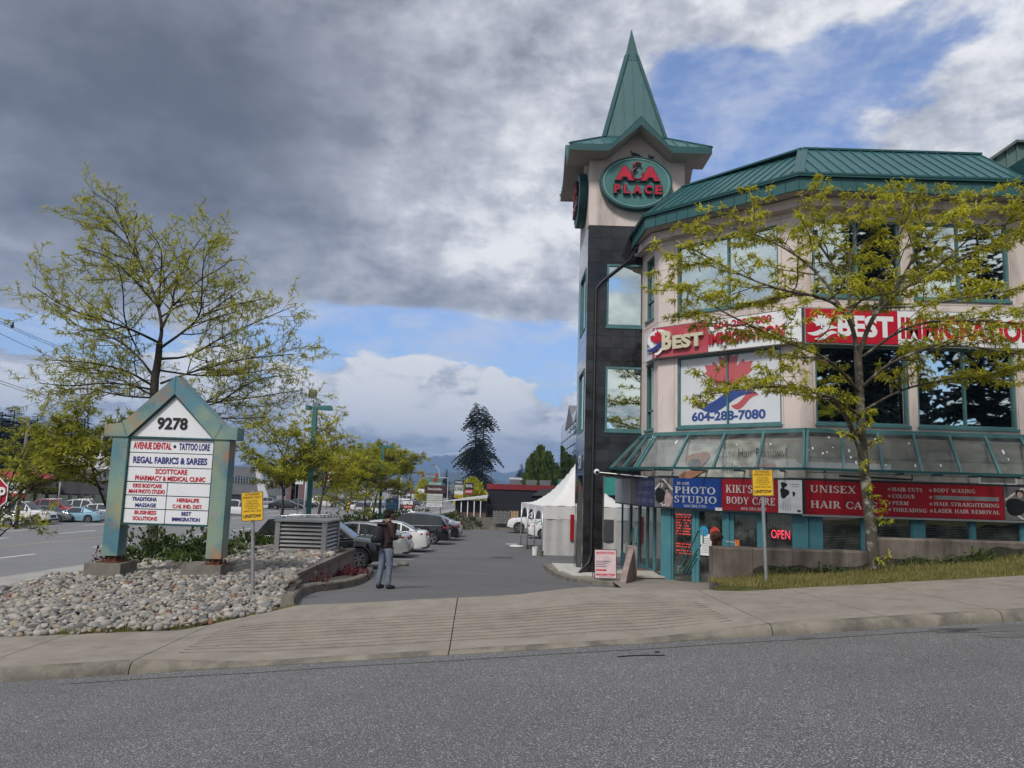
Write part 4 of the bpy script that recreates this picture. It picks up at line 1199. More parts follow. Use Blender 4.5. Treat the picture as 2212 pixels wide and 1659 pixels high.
# side wall towards the passage: four tall panes
e = 8.85
for a, b in ((e - 1.3, e - .08), (e - 2.6, e - 1.4), (e - 4.2, e - 2.7), (e - 6.3, e - 4.35), (e - 8.75, e - 6.45)):
    leafpanel(G1, a, b, zb0 + .12, zt0 + .9, 'window', clearg, .06)
mb = MB(); mb.fbox(*G1, 0, e, zb0 - .3, zb0 + .12, -.1, .03); mb.build('base_sill', teal_b, shop)
post(G2, 0, .36, zb0, .38, -.1, .05, 'corner_post')
ul0, ul1, ud0, ud1, ue0, ue1, uo0, uo1 = g2(1444, 1160), g2(1498, 1160), g2(1503, 1160), g2(1569, 1160), g2(1577, 1160), g2(1646, 1160), g2(1652, 1160), g2(1716, 1160)
ul0 = max(ul0, .37)
leafpanel(G2, ul0, ul1, zb0, zt0 + .05, 'window', clearg, .05)
post(G2, ul1, ud0, zb0, .38)
d1 = leafpanel(G2, ud0, ud1, zb0, zt0 + .02, 'door', clearg, .12)
post(G2, ud1, ue0, zb0, .38, -.08, .06)
d2 = leafpanel(G2, ue0, ue1, zb0, zt0 - .02, 'door', clearg, .14)
post(G2, ue1, uo0, zb0, .38)
leafpanel(G2, uo0, min(uo1, LG2 - .2), zb0, zt0 - .02, 'window', clearg, .05)
post(G2, min(uo1, LG2 - .2), LG2 + .02, zb0, .38, -.08, .05)
for d, u in ((d1, ud1 - .2), (d2, ue0 + .1)):
    mb = MB(); mb.tube([G2[0] + G2[1] * u + G2[2] * z + G2[3] * .06 for z in (-2.2, -1.75)], .02, 6); mb.build('handle', alu, d)
# window bars behind the glass of the doors
for ua_, ub_ in ((ud0 + .14, ud1 - .14), (ue0 + .16, ue1 - .16), (uo0 + .07, uo1 - .3)):
    mb = MB()
    for k in range(1, 6):
        u = lerp(ua_, ub_, k / 6); mb.fbox(*G2, u - .008, u + .008, zb0 + .1, zt0 - .15, -.11, -.095)
    for k in range(1, 6):
        z = lerp(zb0 + .2, zt0 - .2, k / 6); mb.fbox(*G2, ua_, ub_, z - .008, z + .008, -.112, -.094)
    mb.build('security_grille', M('grille', (.18, .18, .17), .5), shop)
ps = [0.02, .36, g3(1862, 1150), g3(1873, 1150), g3(1970, 1150), g3(1996, 1150), g3(2096, 1150), g3(2105, 1150), g3(2205, 1150)]
post(G3, ps[0], ps[1], zb0, .38)
for k in range(1, 7, 2):
    leafpanel(G3, ps[k], ps[k + 1], zb0 + .5, zt0, 'window', clearg, .035, None, True)
    if k + 2 < 8: post(G3, ps[k + 1], ps[k + 2], zb0, .38)
leafpanel(G3, ps[7], ps[8], zb0 + .5, zt0, 'window', clearg, .035, None, True)
post(G3, ps[8], ps[8] + .25, zb0, .38); 
leafpanel(G3, ps[8] + .25, 10.4, zb0 + .5, zt0, 'window', clearg, .035, None, True)
mb = MB(); mb.fbox(*G3, 0, 12, zb0 - .3, zb0 + .5, -.1, -.01); mb.build('base_wall', stucco, shop)
mb = MB(); mb.fbox(*G3, 0, 13, -.55, .42, -.2, -.03); mb.fbox(*G2, 0, LG2, -.5, .42, -.2, -.03); mb.build('lintel', darkroom, shop)
# neon, notices
op = thing('neon_sign', 'red neon OPEN sign glowing in the shop window', 'neon sign', (7.6, 22, -1))
neon = M('neon_red', (.5, .02, .03), .4, 0, 0, emit=(1, .05, .10), estr=1.6)
mb = MB(); uo = g2(1665, 1132); rect(mb, G2, uo - .06, g2(1705, 1132) + .06, -1.36, -.92, -.045); mb.build('backing', blackm, op)
mb = MB(); put_text(mb, 'OPEN', G2, uo, -1.26, .24, g2(1705, 1132) - uo, -.006, -.03); mb.build('neon_tube', neon, op)
led = thing('led_sign', 'scrolling dot matrix board with red LED text in the shop window', 'LED sign', (5.6, 24, -1.8))
mb = MB(); rect(mb, G2, ul0 + .08, ul1 - .08, -2.0, -.62, -.05); mb.build('panel', blackm, led)
mb = MB(); r2 = random.Random(3)
for rows, zt_ in ((8, -.72), (2, -1.62), (2, -1.82)):
    for rw in range(rows):
        z = zt_ - rw * .085
        u = ul0 + .12
        while u < ul1 - .14:
            if r2.random() < .72: rect(mb, G2, u, u + .026, z - .04, z, -.04)
            u += .036
mb.build('led_dots', M('led_red', (.3, .02, .02), .5, 0, 0, emit=(1, .06, .04), estr=.8), led)
nt_ = thing('door_notice', 'white notice sheet with a blue and a red disc stuck on the left shop door', 'notice', (6.2, 23.3, -1.5))
un0, un1 = g2(1514, 1150), g2(1552, 1150)
mb = MB(); rect(mb, G2, un0, un1, -1.92, -1.28, .024); mb.build('sheet', white_sign, nt_)
mb = MB(); blobp(mb, G2, un0 + .12, -1.20, .16, .16, .026); mb.build('blue_disc', M('disc_blue', (.03, .25, .45), .5), nt_)
mb = MB(); blobp(mb, G2, un1 - .10, -1.22, .17, .17, .028); mb.build('red_disc', M('disc_red', (.5, .06, .04), .5), nt_)
mb = MB()
for k in range(9): rect(mb, G2, un0 + .05, un1 - .05 - .1 * (k % 3), -1.42 - k * .052, -1.405 - k * .052, .026)
mb.build('print_lines', ink_grey, nt_)
nt2 = thing('door_sticker', 'orange and blue stickers on the right shop door', 'sticker', (7, 22.6, -1.6))
mb = MB(); us_ = g2(1589, 1160); rect(mb, G2, us_ - .13, us_ + .12, -1.58, -1.38, .0); mb.build('orange_card', M('card_orange', (.55, .14, .03), .5), nt2)
mb = MB(); blobp(mb, G2, us_, -1.75, .16, .16, .0); mb.build('blue_disc', M('disc_blue', (0, 0, 0)), nt2)

# --- long illuminated sign over the shopfront
fsg = thing('shop_sign', 'blue, red and white shop sign band above the doors on the angled front', 'sign', (6.6, 22.9, -.5))
zs, zt = -.53, .38
HB = frame((4.62, 24.65, 0), (8.03 - 4.62, 21.24 - 24.65, 0)); LHB = sqrt(2) * 3.41
HC = frame((8.03, 21.24, 0), (1, 0, 0)); HL = frame((4.25, 31, 0), (.37, -6.35, 0)); LHL = sqrt(.37 ** 2 + 6.35 ** 2)
hb_ = lambda px, py: ub(HB, px, py)
hc_ = lambda px, py: ub(HC, px, py)
hl_ = lambda px, py: ub(HL, px, py)
mb = MB(); mb.fbox(*HB, .0, LHB, zs - .05, zt + .05, -.3, -.012); mb.fbox(*HL, 0, LHL - .02, zs - .05, zt + .05, -.3, -.012); mb.build('sign_box', M('sign_box_dark', (.02, .03, .035), .5), fsg)
def panel(par, fr, u0, u1, mat, name='panel'):
    mb = MB(); mb.fbox(*fr, u0 + .006, u1 - .006, zs, zt, -.012, .0); return mb.build(name, mat, par)
ua, ub2, uc, ud, ue = .02, hb_(1454, 1060), hb_(1558.5, 1060), hb_(1680.5, 1070), hb_(1733, 1070)
photo_bg = M('photo_grey', (.16, .15, .15), .4, 0, .4, 3); photo_w = M('photo_white', (.66, .62, .60), .4, 0, .1, 3); skin_p = M('photo_skin', (.50, .36, .31), .5, 0, .1, 4); pinkp = M('photo_pink', (.55, .38, .38), .5, 0, .15, 6)
def portrait(par, fr, u0, u1, flip=1):
    """flat photo print: two figures inside a tilted white frame"""
    p = panel(par, fr, u0, u1, photo_bg, 'photo_panel')
    w = u1 - u0; c = (u0 + u1) / 2; h = zt - zs; R = lambda n, f: f
    mb = MB(); O, U, V, N = fr
    def line(a, b, wd, n):
        a = O + U * (u0 + a[0] * w) + V * (zs + a[1] * h) + N * n; b = O + U * (u0 + b[0] * w) + V * (zs + b[1] * h) + N * n
        d = (b - a).normalized(); s = N.cross(d) * wd / 2
        mb.add([a - s, b - s, b + s, a + s], ((0, 1, 2, 3),))
    line((.03, .60), (.48, .96), .05, .003); line((.48, .96), (.97, .6), .05, .003); line((.03, .38), (.48, .04), .05, .003); line((.5, .04), (.97, .34), .05, .003)
    mb.build('photo_border', photo_w, p)
    k = lambda x: u0 + x * w; y = lambda t: zs + t * h
    for nm, mt, args in (('print_shape', ink_black, (k(.30), y(.40), .28 * w, .26 * h)), ('print_shape', ink_black, (k(.40), y(.82), .11 * w, .10 * h)), ('print_shape', skin_p, (k(.41), y(.76), .075 * w, .095 * h)),
                         ('print_shape', pinkp, (k(.74), y(.26), .20 * w, .24 * h)), ('print_shape', ink_black, (k(.67), y(.58), .10 * w, .10 * h)), ('print_shape', skin_p, (k(.67), y(.53), .07 * w, .09 * h))):
        mb = MB(); portrait.n += .0007; blobp(mb, fr, *args, .004 + portrait.n, jit=.06); mb.build(nm, mt, p)
portrait.n = 0
portrait(fsg, HB, ua, ub2)
bp = panel(fsg, HB, ub2, uc, blue_sign, 'blue_panel')
mb = MB()
put_serif(mb, 'RR MAHI', HB, hb_(1463, 1040), .18, .085, .42)
w_ = hb_(1549, 1060) - hb_(1458, 1060)
put_serif(mb, 'PHOTO', HB, hb_(1458, 1055), -.09, .215, w_ * .96); put_serif(mb, 'STUDIO', HB, hb_(1457, 1080), -.37, .215, w_)
put_serif(mb, '604.584.7700', HB, hb_(1478, 1090), -.50, .085, w_ * .52)
mb.build('lettering', silver_l, fsg)
panel(fsg, HB, uc, ud, red_dark, 'red_panel')
mb = MB()
put_serif(mb, "KIKI'S", HB, hb_(1568, 1055), -.02, .23, hb_(1625, 1060) - hb_(1568, 1060)); put_serif(mb, 'BODY CARE', HB, hb_(1569, 1080), -.34, .21, hb_(1674, 1060) - hb_(1569, 1060))
put_serif(mb, '604.583.4800', HB, hb_(1601, 1095), -.50, .09, hb_(1655, 1060) - hb_(1601, 1060))
mb.build('lettering', silver_l, fsg)
wp = panel(fsg, HB, ud, ue, white_sign, 'white_panel')
wi = ue - ud
for args in ((ud + .25 * wi, .24, .09, .08), (ud + .27 * wi, .02, .13, .14), (ud + .66 * wi, .0, .04, .07), (ud + .86 * wi, -.46, .06, .03)):
    mb = MB(); blobp(mb, HB, *args, .004, jit=.2); mb.build('sketch_shape', ink_black, wp)
mb = MB()
for k in range(5): rect(mb, HB, ud + (.22 + .07 * k) * wi, ud + (.235 + .07 * k) * wi, -.46, -.2 + .03 * k, .003)
rect(mb, HB, ud + .55 * wi, ud + .9 * wi, .25, .27, .003); rect(mb, HB, ud + .58 * wi, ud + .88 * wi, .19, .205, .003)
mb.build('sketch_lines', ink_grey, wp)
mb = MB(); rect(mb, HB, hb_(1545, 1090), hb_(1560, 1090), -.56, -.47, .004); mb.build('sticker', white_sign, fsg)
# left return of the sign along the passage
lend = hl_(1405, 1060)
panel(fsg, HL, .05, hl_(1362, 1060), M('sign_faded', (.60, .61, .63), .5, 0, .08, 1.2), 'blank_panel')
panel(fsg, HL, hl_(1362, 1060), hl_(1372, 1060), photo_bg, 'strip_panel')
panel(fsg, HL, hl_(1372, 1060), LHL - .03, navy_sign, 'navy_panel')
mb = MB()
u0 = hl_(1373, 1060); w_ = LHL - .15 - u0
put_serif(mb, 'PASSPORT PHOTOS', HL, u0 + .05, .12, .16, w_); put_serif(mb, 'FAMILY PORTRAITS', HL, u0 + .3, -.16, .10, w_ * .8); put_serif(mb, 'WEDDING PHOTOS & VIDEO', HL, u0 + .05, -.42, .12, w_)
mb.build('lettering', M('lettering_dim', (.33, .34, .42), .5), fsg)
# right-hand red sign
fs2 = thing('salon_sign', 'long dark red sign listing hair and beauty services above the blind covered windows', 'sign', (11, 21.2, -.5))
mb = MB(); mb.fbox(*HC, .0, 9.6, zs - .05, zt + .05, -.12, -.012); mb.build('sign_box', M('sign_box_dark', (0, 0, 0)), fs2)
mb = MB(); mb.fbox(*HC, .0, 9.6, zs - .06, zs - .01, -.012, .012); mb.build('bottom_rail', alu, fs2)
mb = MB(); mb.fbox(*HC, .10, hc_(2168, 1080), zs, zt, -.012, 0); mb.build('red_panel', red_dark, fs2)
portrait(fs2, HC, hc_(2169, 1080), hc_(2169, 1080) + 1.05)
mb = MB()
put_serif(mb, 'UNISEX', HC, hc_(1750, 1060), .06, .20, hc_(1849, 1060) - hc_(1750, 1060)); put_serif(mb, 'HAIR CARE', HC, hc_(1751, 1090), -.36, .20, hc_(1895, 1090) - hc_(1751, 1090))
x1_, x2_ = hc_(1919, 1060), hc_(2013, 1060)
for k, t in enumerate(('HAIR CUTS', 'COLOUR', 'PERM', 'THREADING')):
    z = .16 - k * .185
    put_serif(mb, t, HC, x1_ + .10, z, .105, (hc_(2002, 1070) - x1_ - .1) * (.87, .66, .46, .98)[k])
for k, t in enumerate(('BODY WAXING', None, 'HAIR STRAIGHTENING', 'LASER HAIR REMOVAL')):
    z = .17 - k * .185
    if t: put_serif(mb, t, HC, x2_ + .04, z, .105, (hc_(2157, 1070) - x2_ - .04) * (.64, 1, 1, 1)[k])
mb.build('lettering', silver_l, fs2)
mb = MB()
for k in range(4):
    for xx in (x1_, x2_ - .06):
        O, U, V, N = HC; c = O + U * (xx + .02) + V * (.21 - k * .185) + N * .004
        vs = [c + (U * cos(2 * pi * i / 12) + V * sin(2 * pi * i / 12)) * r for r in (.034, .020) for i in range(12)]
        mb.add(vs, [(i, (i + 1) % 12, 12 + (i + 1) % 12, 12 + i) for i in range(12)])
mb.build('bullet_ring', silver_l, fs2)
mb = MB(); rect(mb, HC, x2_ + .05, hc_(2157, 1070), -.03, .08, .004); mb.build('painted_out_line', ink_grey, fs2)
# vent grille over the sign
gr = thing('wall_vent', 'white louvred wall vent above the right end of the red sign', 'vent', (13.4, 21.2, .5))
mb = MB(); u0, u1 = hc_(2110, 1040), hc_(2192, 1043)
for a, b, c, d in ((u0, u1, .44, .47), (u0, u1, .62, .65), (u0, u0 + .04, .47, .62), (u1 - .04, u1, .47, .62)): mb.fbox(*FC, a - .1, b - .1, c, d, .0, .05)
mb.build('frame', white_sign, gr)
for k in range(4):
    mb = MB(); mb.fbox(*FC, u0 - .06, u1 - .14, .48 + .035 * k, .495 + .035 * k, .01, .045); mb.build('slat', alu, gr)

# --- glass awning
aw = thing('glass_awning', 'sloping teal framed glass awning around the shop corner above the signs', 'awning', (8, 21, .6))
ZT, ZBm = 1.74, .66
TOPA = [(4.44, 26.35), (4.69, 24.69), (8.16, 21.2), (22, 21.2)]
BOT = [(3.42, 26.3), (3.95, 24.1), (7.72, 20.15), (22, 20.15)]
def apt(i, t, s): # segment i, along t, down s
    a = Vector((*TOPA[i], ZT)).lerp(Vector((*TOPA[i + 1], ZT)), t); b = Vector((*BOT[i], ZBm)).lerp(Vector((*BOT[i + 1], ZBm)), t)
    return a.lerp(b, s)
mb = MB()
for i in range(3):
    mb.bar(apt(i, 0, 0) + Vector((0, 0, .02)), apt(i, 1, 0) + Vector((0, 0, .02)), .10, .12); 
mb.build('wall_rail', teal_f, aw)
mb = MB()
for i in range(3):
    mb.bar(apt(i, 0, 1), apt(i, 1, 1), .07, .07)
mb.build('front_rail', teal_d, aw)
agl = glass_clear('awning_glass', (.86, .88, .87), .86)
for i, n in ((0, 2), (1, 4), (2, 14)):
    nn = n
    for k in range(nn):
        t0, t1 = k / nn, (k + 1) / nn
        mb = MB(); mb.add([apt(i, t0, .03), apt(i, t0, .985), apt(i, t1, .985), apt(i, t1, .03)], ((0, 1, 2, 3),)); mb.build('glass_pane', agl, aw)
    for k in range(nn + (1 if i == 2 else 0)):
        mb = MB(); t = k / nn
        a, b = apt(i, t, 0), apt(i, t, 1)
        off = (.05, -.05) if k == 0 and i > 0 else (0,)
        d = (Vector((*TOPA[i + 1], 0)) - Vector((*TOPA[i], 0))).normalized()
        for o_ in off: mb.bar(a + d * o_, b + d * o_, .06, .09)
        mb.build('rib', teal_f, aw)
# underside fittings and long lamp tube
mb = MB(); mb.tube([(8.8, 20.6, .52), (10.9, 20.9, .48)], .03, 6); mb.tube([(10.9, 20.9, .48), (10.9, 20.9, .62)], .02, 6); mb.build('drain_pipe', blackm, aw)
for i in (0, 1, 2):
    for k in range((2, 4, 10)[i]):
        t = (k + .5) / (2, 4, 14)[i]; a, b = apt(i, t, 1) - Vector((0, 0, .05)), apt(i, t, 0); b.z = .62; mb = MB(); mb.bar(a, b, .05, .05); mb.build('bracket', teal_d, aw)
# grimy wall band behind the awning glass with a creased vinyl banner
mb = MB(); mb.fbox(*FB, .02, LB, .45, 1.68, .0, .03); mb.fbox(*FC, 0, 13, .45, 1.68, .0, .03); mb.build('wall_band', M('dirty_panel', (.42, .41, .39), .8, 0, .15, 1.2, dirt=(.12, .12, .115), dscale=1.2, damt=.6, streak=True), B)
mb = MB(); mb.fbox(*FC, 0, 13, 1.02, 1.08, .03, .045); mb.fbox(*FC, 0, 13, .62, .66, .03, .05); mb.build('wall_rail', M('rail_grey', (.33, .33, .32), .6), B)
bn = thing('vinyl_banner', 'creased vinyl banner about laser hair removal hanging behind the awning glass', 'banner', (6.5, 22.9, .6))
u0, u1 = bu(1480, 980), bu(1702, 975)
O, U, V, N = FB
mb = MB()
mb.grid(lambda a, b: tuple(O + U * lerp(u0, u1, a) + V * (lerp(.38, 1.48, b) - .05 * sin(a * pi * 3) * b) + N * (.10 + .018 * sin(a * 34 + b * 9) + .012 * sin(a * 17 - b * 21))), 60, 16)
mb.build('sheet', M('vinyl', (.56, .55, .49), .45, 0, .12, 2, dirt=(.2, .2, .17), dscale=1.5, damt=.5), bn, smooth=True)
FBn = off_frame(FB, .145)
mb = MB(); put_text(mb, 'Laser Hair Removal', FBn, bu(1556, 970), 1.02, .26, (u1 - u0) * .64, -.012); put_text(mb, 'Kiki', FBn, bu(1566, 990), .62, .24, .5, -.012); mb.build('lettering', M('ink_brown', (.06, .05, .05), .5), bn)
for a, b, ru, rv, mt in ((bu(1512, 970), .95, .42, .22, 'print_salmon'), (bu(1506, 985), .80, .22, .2, 'ink_brown'), (bu(1650, 985), .66, .42, .16, 'print_salmon'), (bu(1500, 1010), .52, .5, .12, 'print_salmon')):
    mb = MB(); portrait.n += .001; blobp(mb, FBn, a, b, ru, rv, .002 + portrait.n, 20, .3, .12); mb.build('print_shape', M(mt, (.42, .20, .13), .5, 0, .3, 4), bn)
# bird droppings on the glass
mb = MB(); r2 = random.Random(11)
for k in range(26):
    i = 2 if r2.random() < .75 else 1
    t = r2.random() * (.45 if i == 2 else 1); s = .12 + .75 * r2.random()
    p = apt(i, t, s); dn = (apt(i, t, 1) - apt(i, t, 0)).normalized(); sd = Vector((1, 0, 0)); nn = sd.cross(dn).normalized(); nn = nn if nn.z > 0 else -nn
    r = .012 + .02 * r2.random(); l = r * (1 + 2.5 * r2.random())
    mb.poly([p + nn * .006 + sd * (r * cos(2 * pi * q / 7)) + dn * (l * sin(2 * pi * q / 7)) for q in range(7)])
mb.build('dropping_spots', white_sign, aw)

# --- the two oval tower signs
def oval_sign(fr, uc, zc, ru, rz, label):
    O, U, V, N = fr
    c = O + U * uc + V * zc
    t = thing('oval_sign', label, 'sign', tuple(c), 0, 'oval signs on the tower')
    k = 48; el = lambda r, n: [c + U * (ru * r * cos(2 * pi * i / k)) + V * (rz * r * sin(2 * pi * i / k)) + N * n for i in range(k)]
    mb = MB()
    rings = [(1, .02), (1, .28), (.985, .30), (.955, .30), (.95, .28)]
    mb.add([p for r, n in rings for p in el(r, n)], [(a * k + i, a * k + (i + 1) % k, (a + 1) * k + (i + 1) % k, (a + 1) * k + i) for a in range(len(rings) - 1) for i in range(k)])
    mb.build('rim', teal_d, t, smooth=40)
    mb = MB(); mb.poly(el(.952, .275)); mb.build('face', M('sign_teal', (.045, .150, .145), .5, 0, .12, 1.5, dirt=(.09, .2, .19), dscale=1.2, damt=.6, streak=True), t)
    ft = off_frame((c, U, V, N), .275)
    mb = MB()
    k2 = 64; pts = [c + U * (ru * .90 * cos(2 * pi * i / k2)) + V * (rz * .90 * sin(2 * pi * i / k2)) + N * .30 for i in range(k2 + 1)]
    mb.tube(pts, .010, 5, False); mb.build('neon_outline', M('neon_off', (.35, .55, .55), .3), t)
    sc = ru / 1.31
    def channel(txt, u, v, h, w, b=.05):
        a = MB(); put_text(a, txt, ft, u, v, h, w, b + .055, .105, thick=.10); a.build('letter_can', M('letter_can', (.035, .008, .012), .4), t)
        a = MB(); put_text(a, txt, ft, u + .022, v + .022, h - .044, w - .044, b, .112); a.build('letter_face', M('letter_face', (.40, .012, .035), .3, 0, .25, 5), t)
    channel('A', -.80 * sc, .02, .56, .74 * sc, .06); channel('A', .12 * sc, .02, .56, .74 * sc, .06)
    # reversed-3 ampersand as a tube
    def arcpts(cu, cv, ra, rb, a0, a1, n=14): return [(cu + ra * cos(radians(lerp(a0, a1, i / n))), cv + rb * sin(radians(lerp(a0, a1, i / n)))) for i in range(n + 1)]
    path = arcpts(.02, .60, .13, .10, 20, 255) + arcpts(.02, .29, .20, .21, 115, 375)
    P = [c + U * (x * sc) + V * y + N * .36 for x, y in path]
    mb = MB(); mb.tube(P, .045, 8); mb.build('ampersand_can', M('letter_can', (0, 0, 0)), t, smooth=True)
    P2 = [p + N * .035 for p in P]
    mb = MB(); mb.tube(P2, .018, 6); mb.build('ampersand_neon', M('letter_face', (0, 0, 0)), t, smooth=True)
    x = -.83 * sc
    for ch, w in zip('PLACE', (.27, .26, .34, .30, .28)):
        channel(ch, x, -.46, .36, w * sc, .03); x += (w + .075) * sc
    return t
uo_, zo_ = uv(FT, 1372, 401)
oval_sign(FT, uo_, zo_, 1.29, .98, 'green oval A&A PLACE sign with red channel letters facing the street')
oval_sign(FTL, 1.72, zo_, 1.29, .98, 'green oval A&A PLACE sign seen edge on, on the left face of the tower')
# pigeons on the oval rim
def pigeon(loc, rz, lab):
    t = thing('pigeon', lab, 'bird', loc, rz, 'pigeons on the tower sign')
    g1 = M('pigeon_grey', (.07, .07, .08), .7, 0, .3, 20); g2_ = M('pigeon_dark', (.03, .03, .035), .6)
    mb = MB(); mb.tube([(-.17, 0, .06), (-.08, 0, .085), (0, 0, .11), (.07, 0, .15), (.10, 0, .20)], [.02, .055, .075, .06, .035], 8); mb.ball((.115, 0, .235), .036, seg=8, rings=6); mb.build('body', g1, t, True, world=False)
    mb = MB(); mb.tube([(-.27, 0, .045), (-.12, 0, .075)], [.012, .03], 6); mb.build('tail', g2_, t, True, world=False)
    for s in (-1, 1):
        mb = MB(); mb.tube([(-.19, s * .03, .08), (-.05, s * .066, .115), (.05, s * .06, .14)], [.01, .032, .02], 6); mb.build('wing', g2_, t, True, world=False)
        mb = MB(); mb.tube([(0, s * .025, .05), (.0, s * .025, .0), (.03, s * .025, 0)], .006, 5); mb.build('leg', M('pigeon_leg', (.3, .1, .09), .6), t, world=False)
    mb = MB(); mb.lathe([(.010, 0), (.001, .035)], (.148, 0, .232), (1, 0, -.1), 6); mb.build('beak', g2_, t, world=False)
def rimpt(px, py):
    u, z = uv(off_frame(FT, .15), px, py); return FT[0] + FT[1] * u + FT[2] * z + FT[3] * .15
pigeon(tuple(rimpt(1371, 341)), pi * .95, 'grey pigeon facing left, on top of the oval sign near the ampersand')
pigeon(tuple(rimpt(1406, 347)), pi * .62, 'dark pigeon on the right shoulder of the oval sign')

# ---------------------------------------------------------------- street furniture in front
def c2(x, y): return ((200 + x / 2.37) * .7745, (1000 + y / 2.37) * .7745)
def c5(x, y): return ((700 + x / 3.687) * .7745, (1250 + y / 3.687) * .7745)
def on(px, py, zf, Y0=20.0):
    """point where the view ray meets the surface z = zf(X, Y)"""
    Y = Y0; d = ray(px, py)
    for _ in range(30):
        Y = lerp(Y, zf(d.x * Y, Y) / d.z, .5)
    return d * Y

patina = M('sign_patina', (.078, .185, .225), .5, 0, .2, .9, dirt=(.40, .15, .03), dscale=1.2, damt=1, dlo=.50)
def _pat(m):
    nt = m.node_tree; b = nt.nodes['Principled BSDF']; N, L = nt.nodes.new, nt.links.new
    src = b.inputs['Base Color'].links[0].from_socket
    tc = N('ShaderNodeTexCoord'); mp = N('ShaderNodeMapping'); mp.inputs['Location'].default_value = (5, 2, 7); L(tc.outputs['Object'], mp.inputs[0])
    nz = N('ShaderNodeTexNoise'); nz.inputs['Scale'].default_value = 1.1; nz.inputs['Detail'].default_value = 6; L(mp.outputs[0], nz.inputs[0])
    mr = N('ShaderNodeMapRange'); mr.inputs[1].default_value = .46; mr.inputs[2].default_value = .62; mr.inputs[4].default_value = .75; L(nz.outputs[0], mr.inputs[0])
    mx = N('ShaderNodeMix'); mx.data_type = 'RGBA'; mx.inputs[7].default_value = (.24, .30, .20, 1); L(mr.outputs[0], mx.inputs[0]); L(src, mx.inputs[6]); L(mx.outputs[2], b.inputs['Base Color'])
_pat(patina)
footm = M('footing_concrete', (.17, .155, .135), .9, 0, .2, 4, .5, 70, .2, dirt=(.07, .06, .05), dscale=2.5, damt=.6)
rustm = M('rust', (.10, .035, .018), .8, 0, .3, 14, .4, 60)

YS = 15.0
ms = thing('monument_sign', 'weathered teal house shaped tenant sign numbered 9278 on the river stones', 'sign', (-6.6, YS + .17, -1.7))
D_ = .34
for a, b in ((-7.735, -7.435), (-5.75, -5.455)):
    mb = MB(); mb.box(a, b, YS, YS + D_, -1.57, .70); mb.build('post', patina, ms)
for a, b, zt_, zb_ in ((-7.98, -7.29, -1.70, -2.35), (-6.15, -5.40, -1.68, -2.3)):
    mb = MB(); mb.box(a, b, YS - .12, YS + .55, zb_, zt_); f = mb.build('footing', footm, ms)
for a, b in ((-7.735, -7.435), (-5.75, -5.455)):
    z = -1.69; mb = MB(); mb.box(a - .06, b + .06, YS - .05, YS + D_ + .05, z - .008, z + .014)
    bp_ = mb.build('base_plate', rustm, ms)
    for x in (a + .03, (a + b) / 2, b - .03):
        for y in (YS + .0, YS + D_): 
            q = MB(); q.lathe([(.022, 0), (.022, .03), (.014, .03), (.014, .075)], (x, y, z + .014), seg=6); q.build('bolt', rustm, bp_)
    q = MB(); q.box(a + .06, b - .06, YS + .06, YS + D_ - .06, z + .014, -1.56); q.build('neck', rustm, bp_)
# gable: four mitred metal box sections with seams
S5 = [(-7.90, .705), (-7.90, .925), (-7.555, .985), (-6.6, 1.93), (-5.625, .985), (-5.31, .945), (-5.31, .705), (-5.755, .705), (-6.597, 1.57), (-7.44, .705)]
secs = ([0, 1, 2, 9], [2, 3, 8, 9], [3, 4, 7, 8], [4, 5, 6, 7])
for s in secs:
    pts = [Vector((S5[i][0], YS - .03, S5[i][1])) for i in s]
    c = sum(pts, Vector()) / 4
    pts = [p + (c - p).normalized() * .004 for p in pts]
    mb = MB(); mb.extr(pts, (0, D_ + .06, 0)); mb.build('gable_beam', patina, ms)
mb = MB()
for k in range(40):
    s = (((-7.57, .97), (-7.46, .73)), ((-5.61, .97), (-5.74, .73)), ((-6.6, 1.90), (-6.6, 1.60)))[k % 3]; t = (k // 3) / 13
    x, z = lerp(s[0][0], s[1][0], t), lerp(s[0][1], s[1][1], t); mb.lathe([(.007, 0), (.004, .005)], (x + (.012 if k % 2 else -.012), YS - .03, z), (0, -1, 0), 5)
tag(mb.build('rivets', teal_d, ms), kind='stuff')
fs = frame((0, YS + .05, 0), (1, 0, 0))
mb = MB()
for a, b, c, d in ((-7.43, -5.755, .685, .715), (-7.43, -5.755, -.975, -.945), (-7.44, -7.415, -.945, .685), (-5.77, -5.745, -.945, .685)): mb.fbox(*fs, a, b, c, d, -.2, .045)
mb.bar((-7.42, YS + .03, .74), (-6.597, YS + .03, 1.555), .05, .035, (0, 1, 0)); mb.bar((-5.775, YS + .03, .74), (-6.597, YS + .03, 1.555), .05, .035, (0, 1, 0))
mb.build('panel_frame', teal_d, ms)
mb = MB(); mb.box(-7.42, -5.77, YS + .10, YS + D_ - .02, -.95, .70); mb.build('cabinet', teal_d, ms)
mb = MB(); mb.extr([(-7.39, YS + .05, .725), (-5.80, YS + .05, .725), (-6.597, YS + .05, 1.52)], (0, .05, 0)); gp_ = mb.build('panel', white_sign, ms)
PF = frame((0, YS + .048, 0), (1, 0, 0))
def plate(u0, u1, z0, z1): 
    mb = MB(); mb.fbox(*fs, u0 + .006, u1 - .006, z0 + .006, z1 - .006, -.05, 0); return mb.build('panel', white_sign, ms)
def letter(par, txt, uc, z, h, w, mat, bold=.032, n=.006):
    mb = MB(); put_text(mb, txt, PF, uc, z, h, w, bold, n, 'C'); return mb.build('lettering', mat, par)
letter(gp_, '9278', -6.62, .865, .245, .60, ink_black, .04)
L0, L1, LM = -7.415, -5.77, -6.612
p1 = plate(L0, L1, .412, .682); letter(p1, 'AVENUE DENTAL', -6.97, .48, .135, .74, ink_red, .03); letter(p1, 'TATTOO LORE', -6.15, .48, .135, .60, ink_blue, .03)
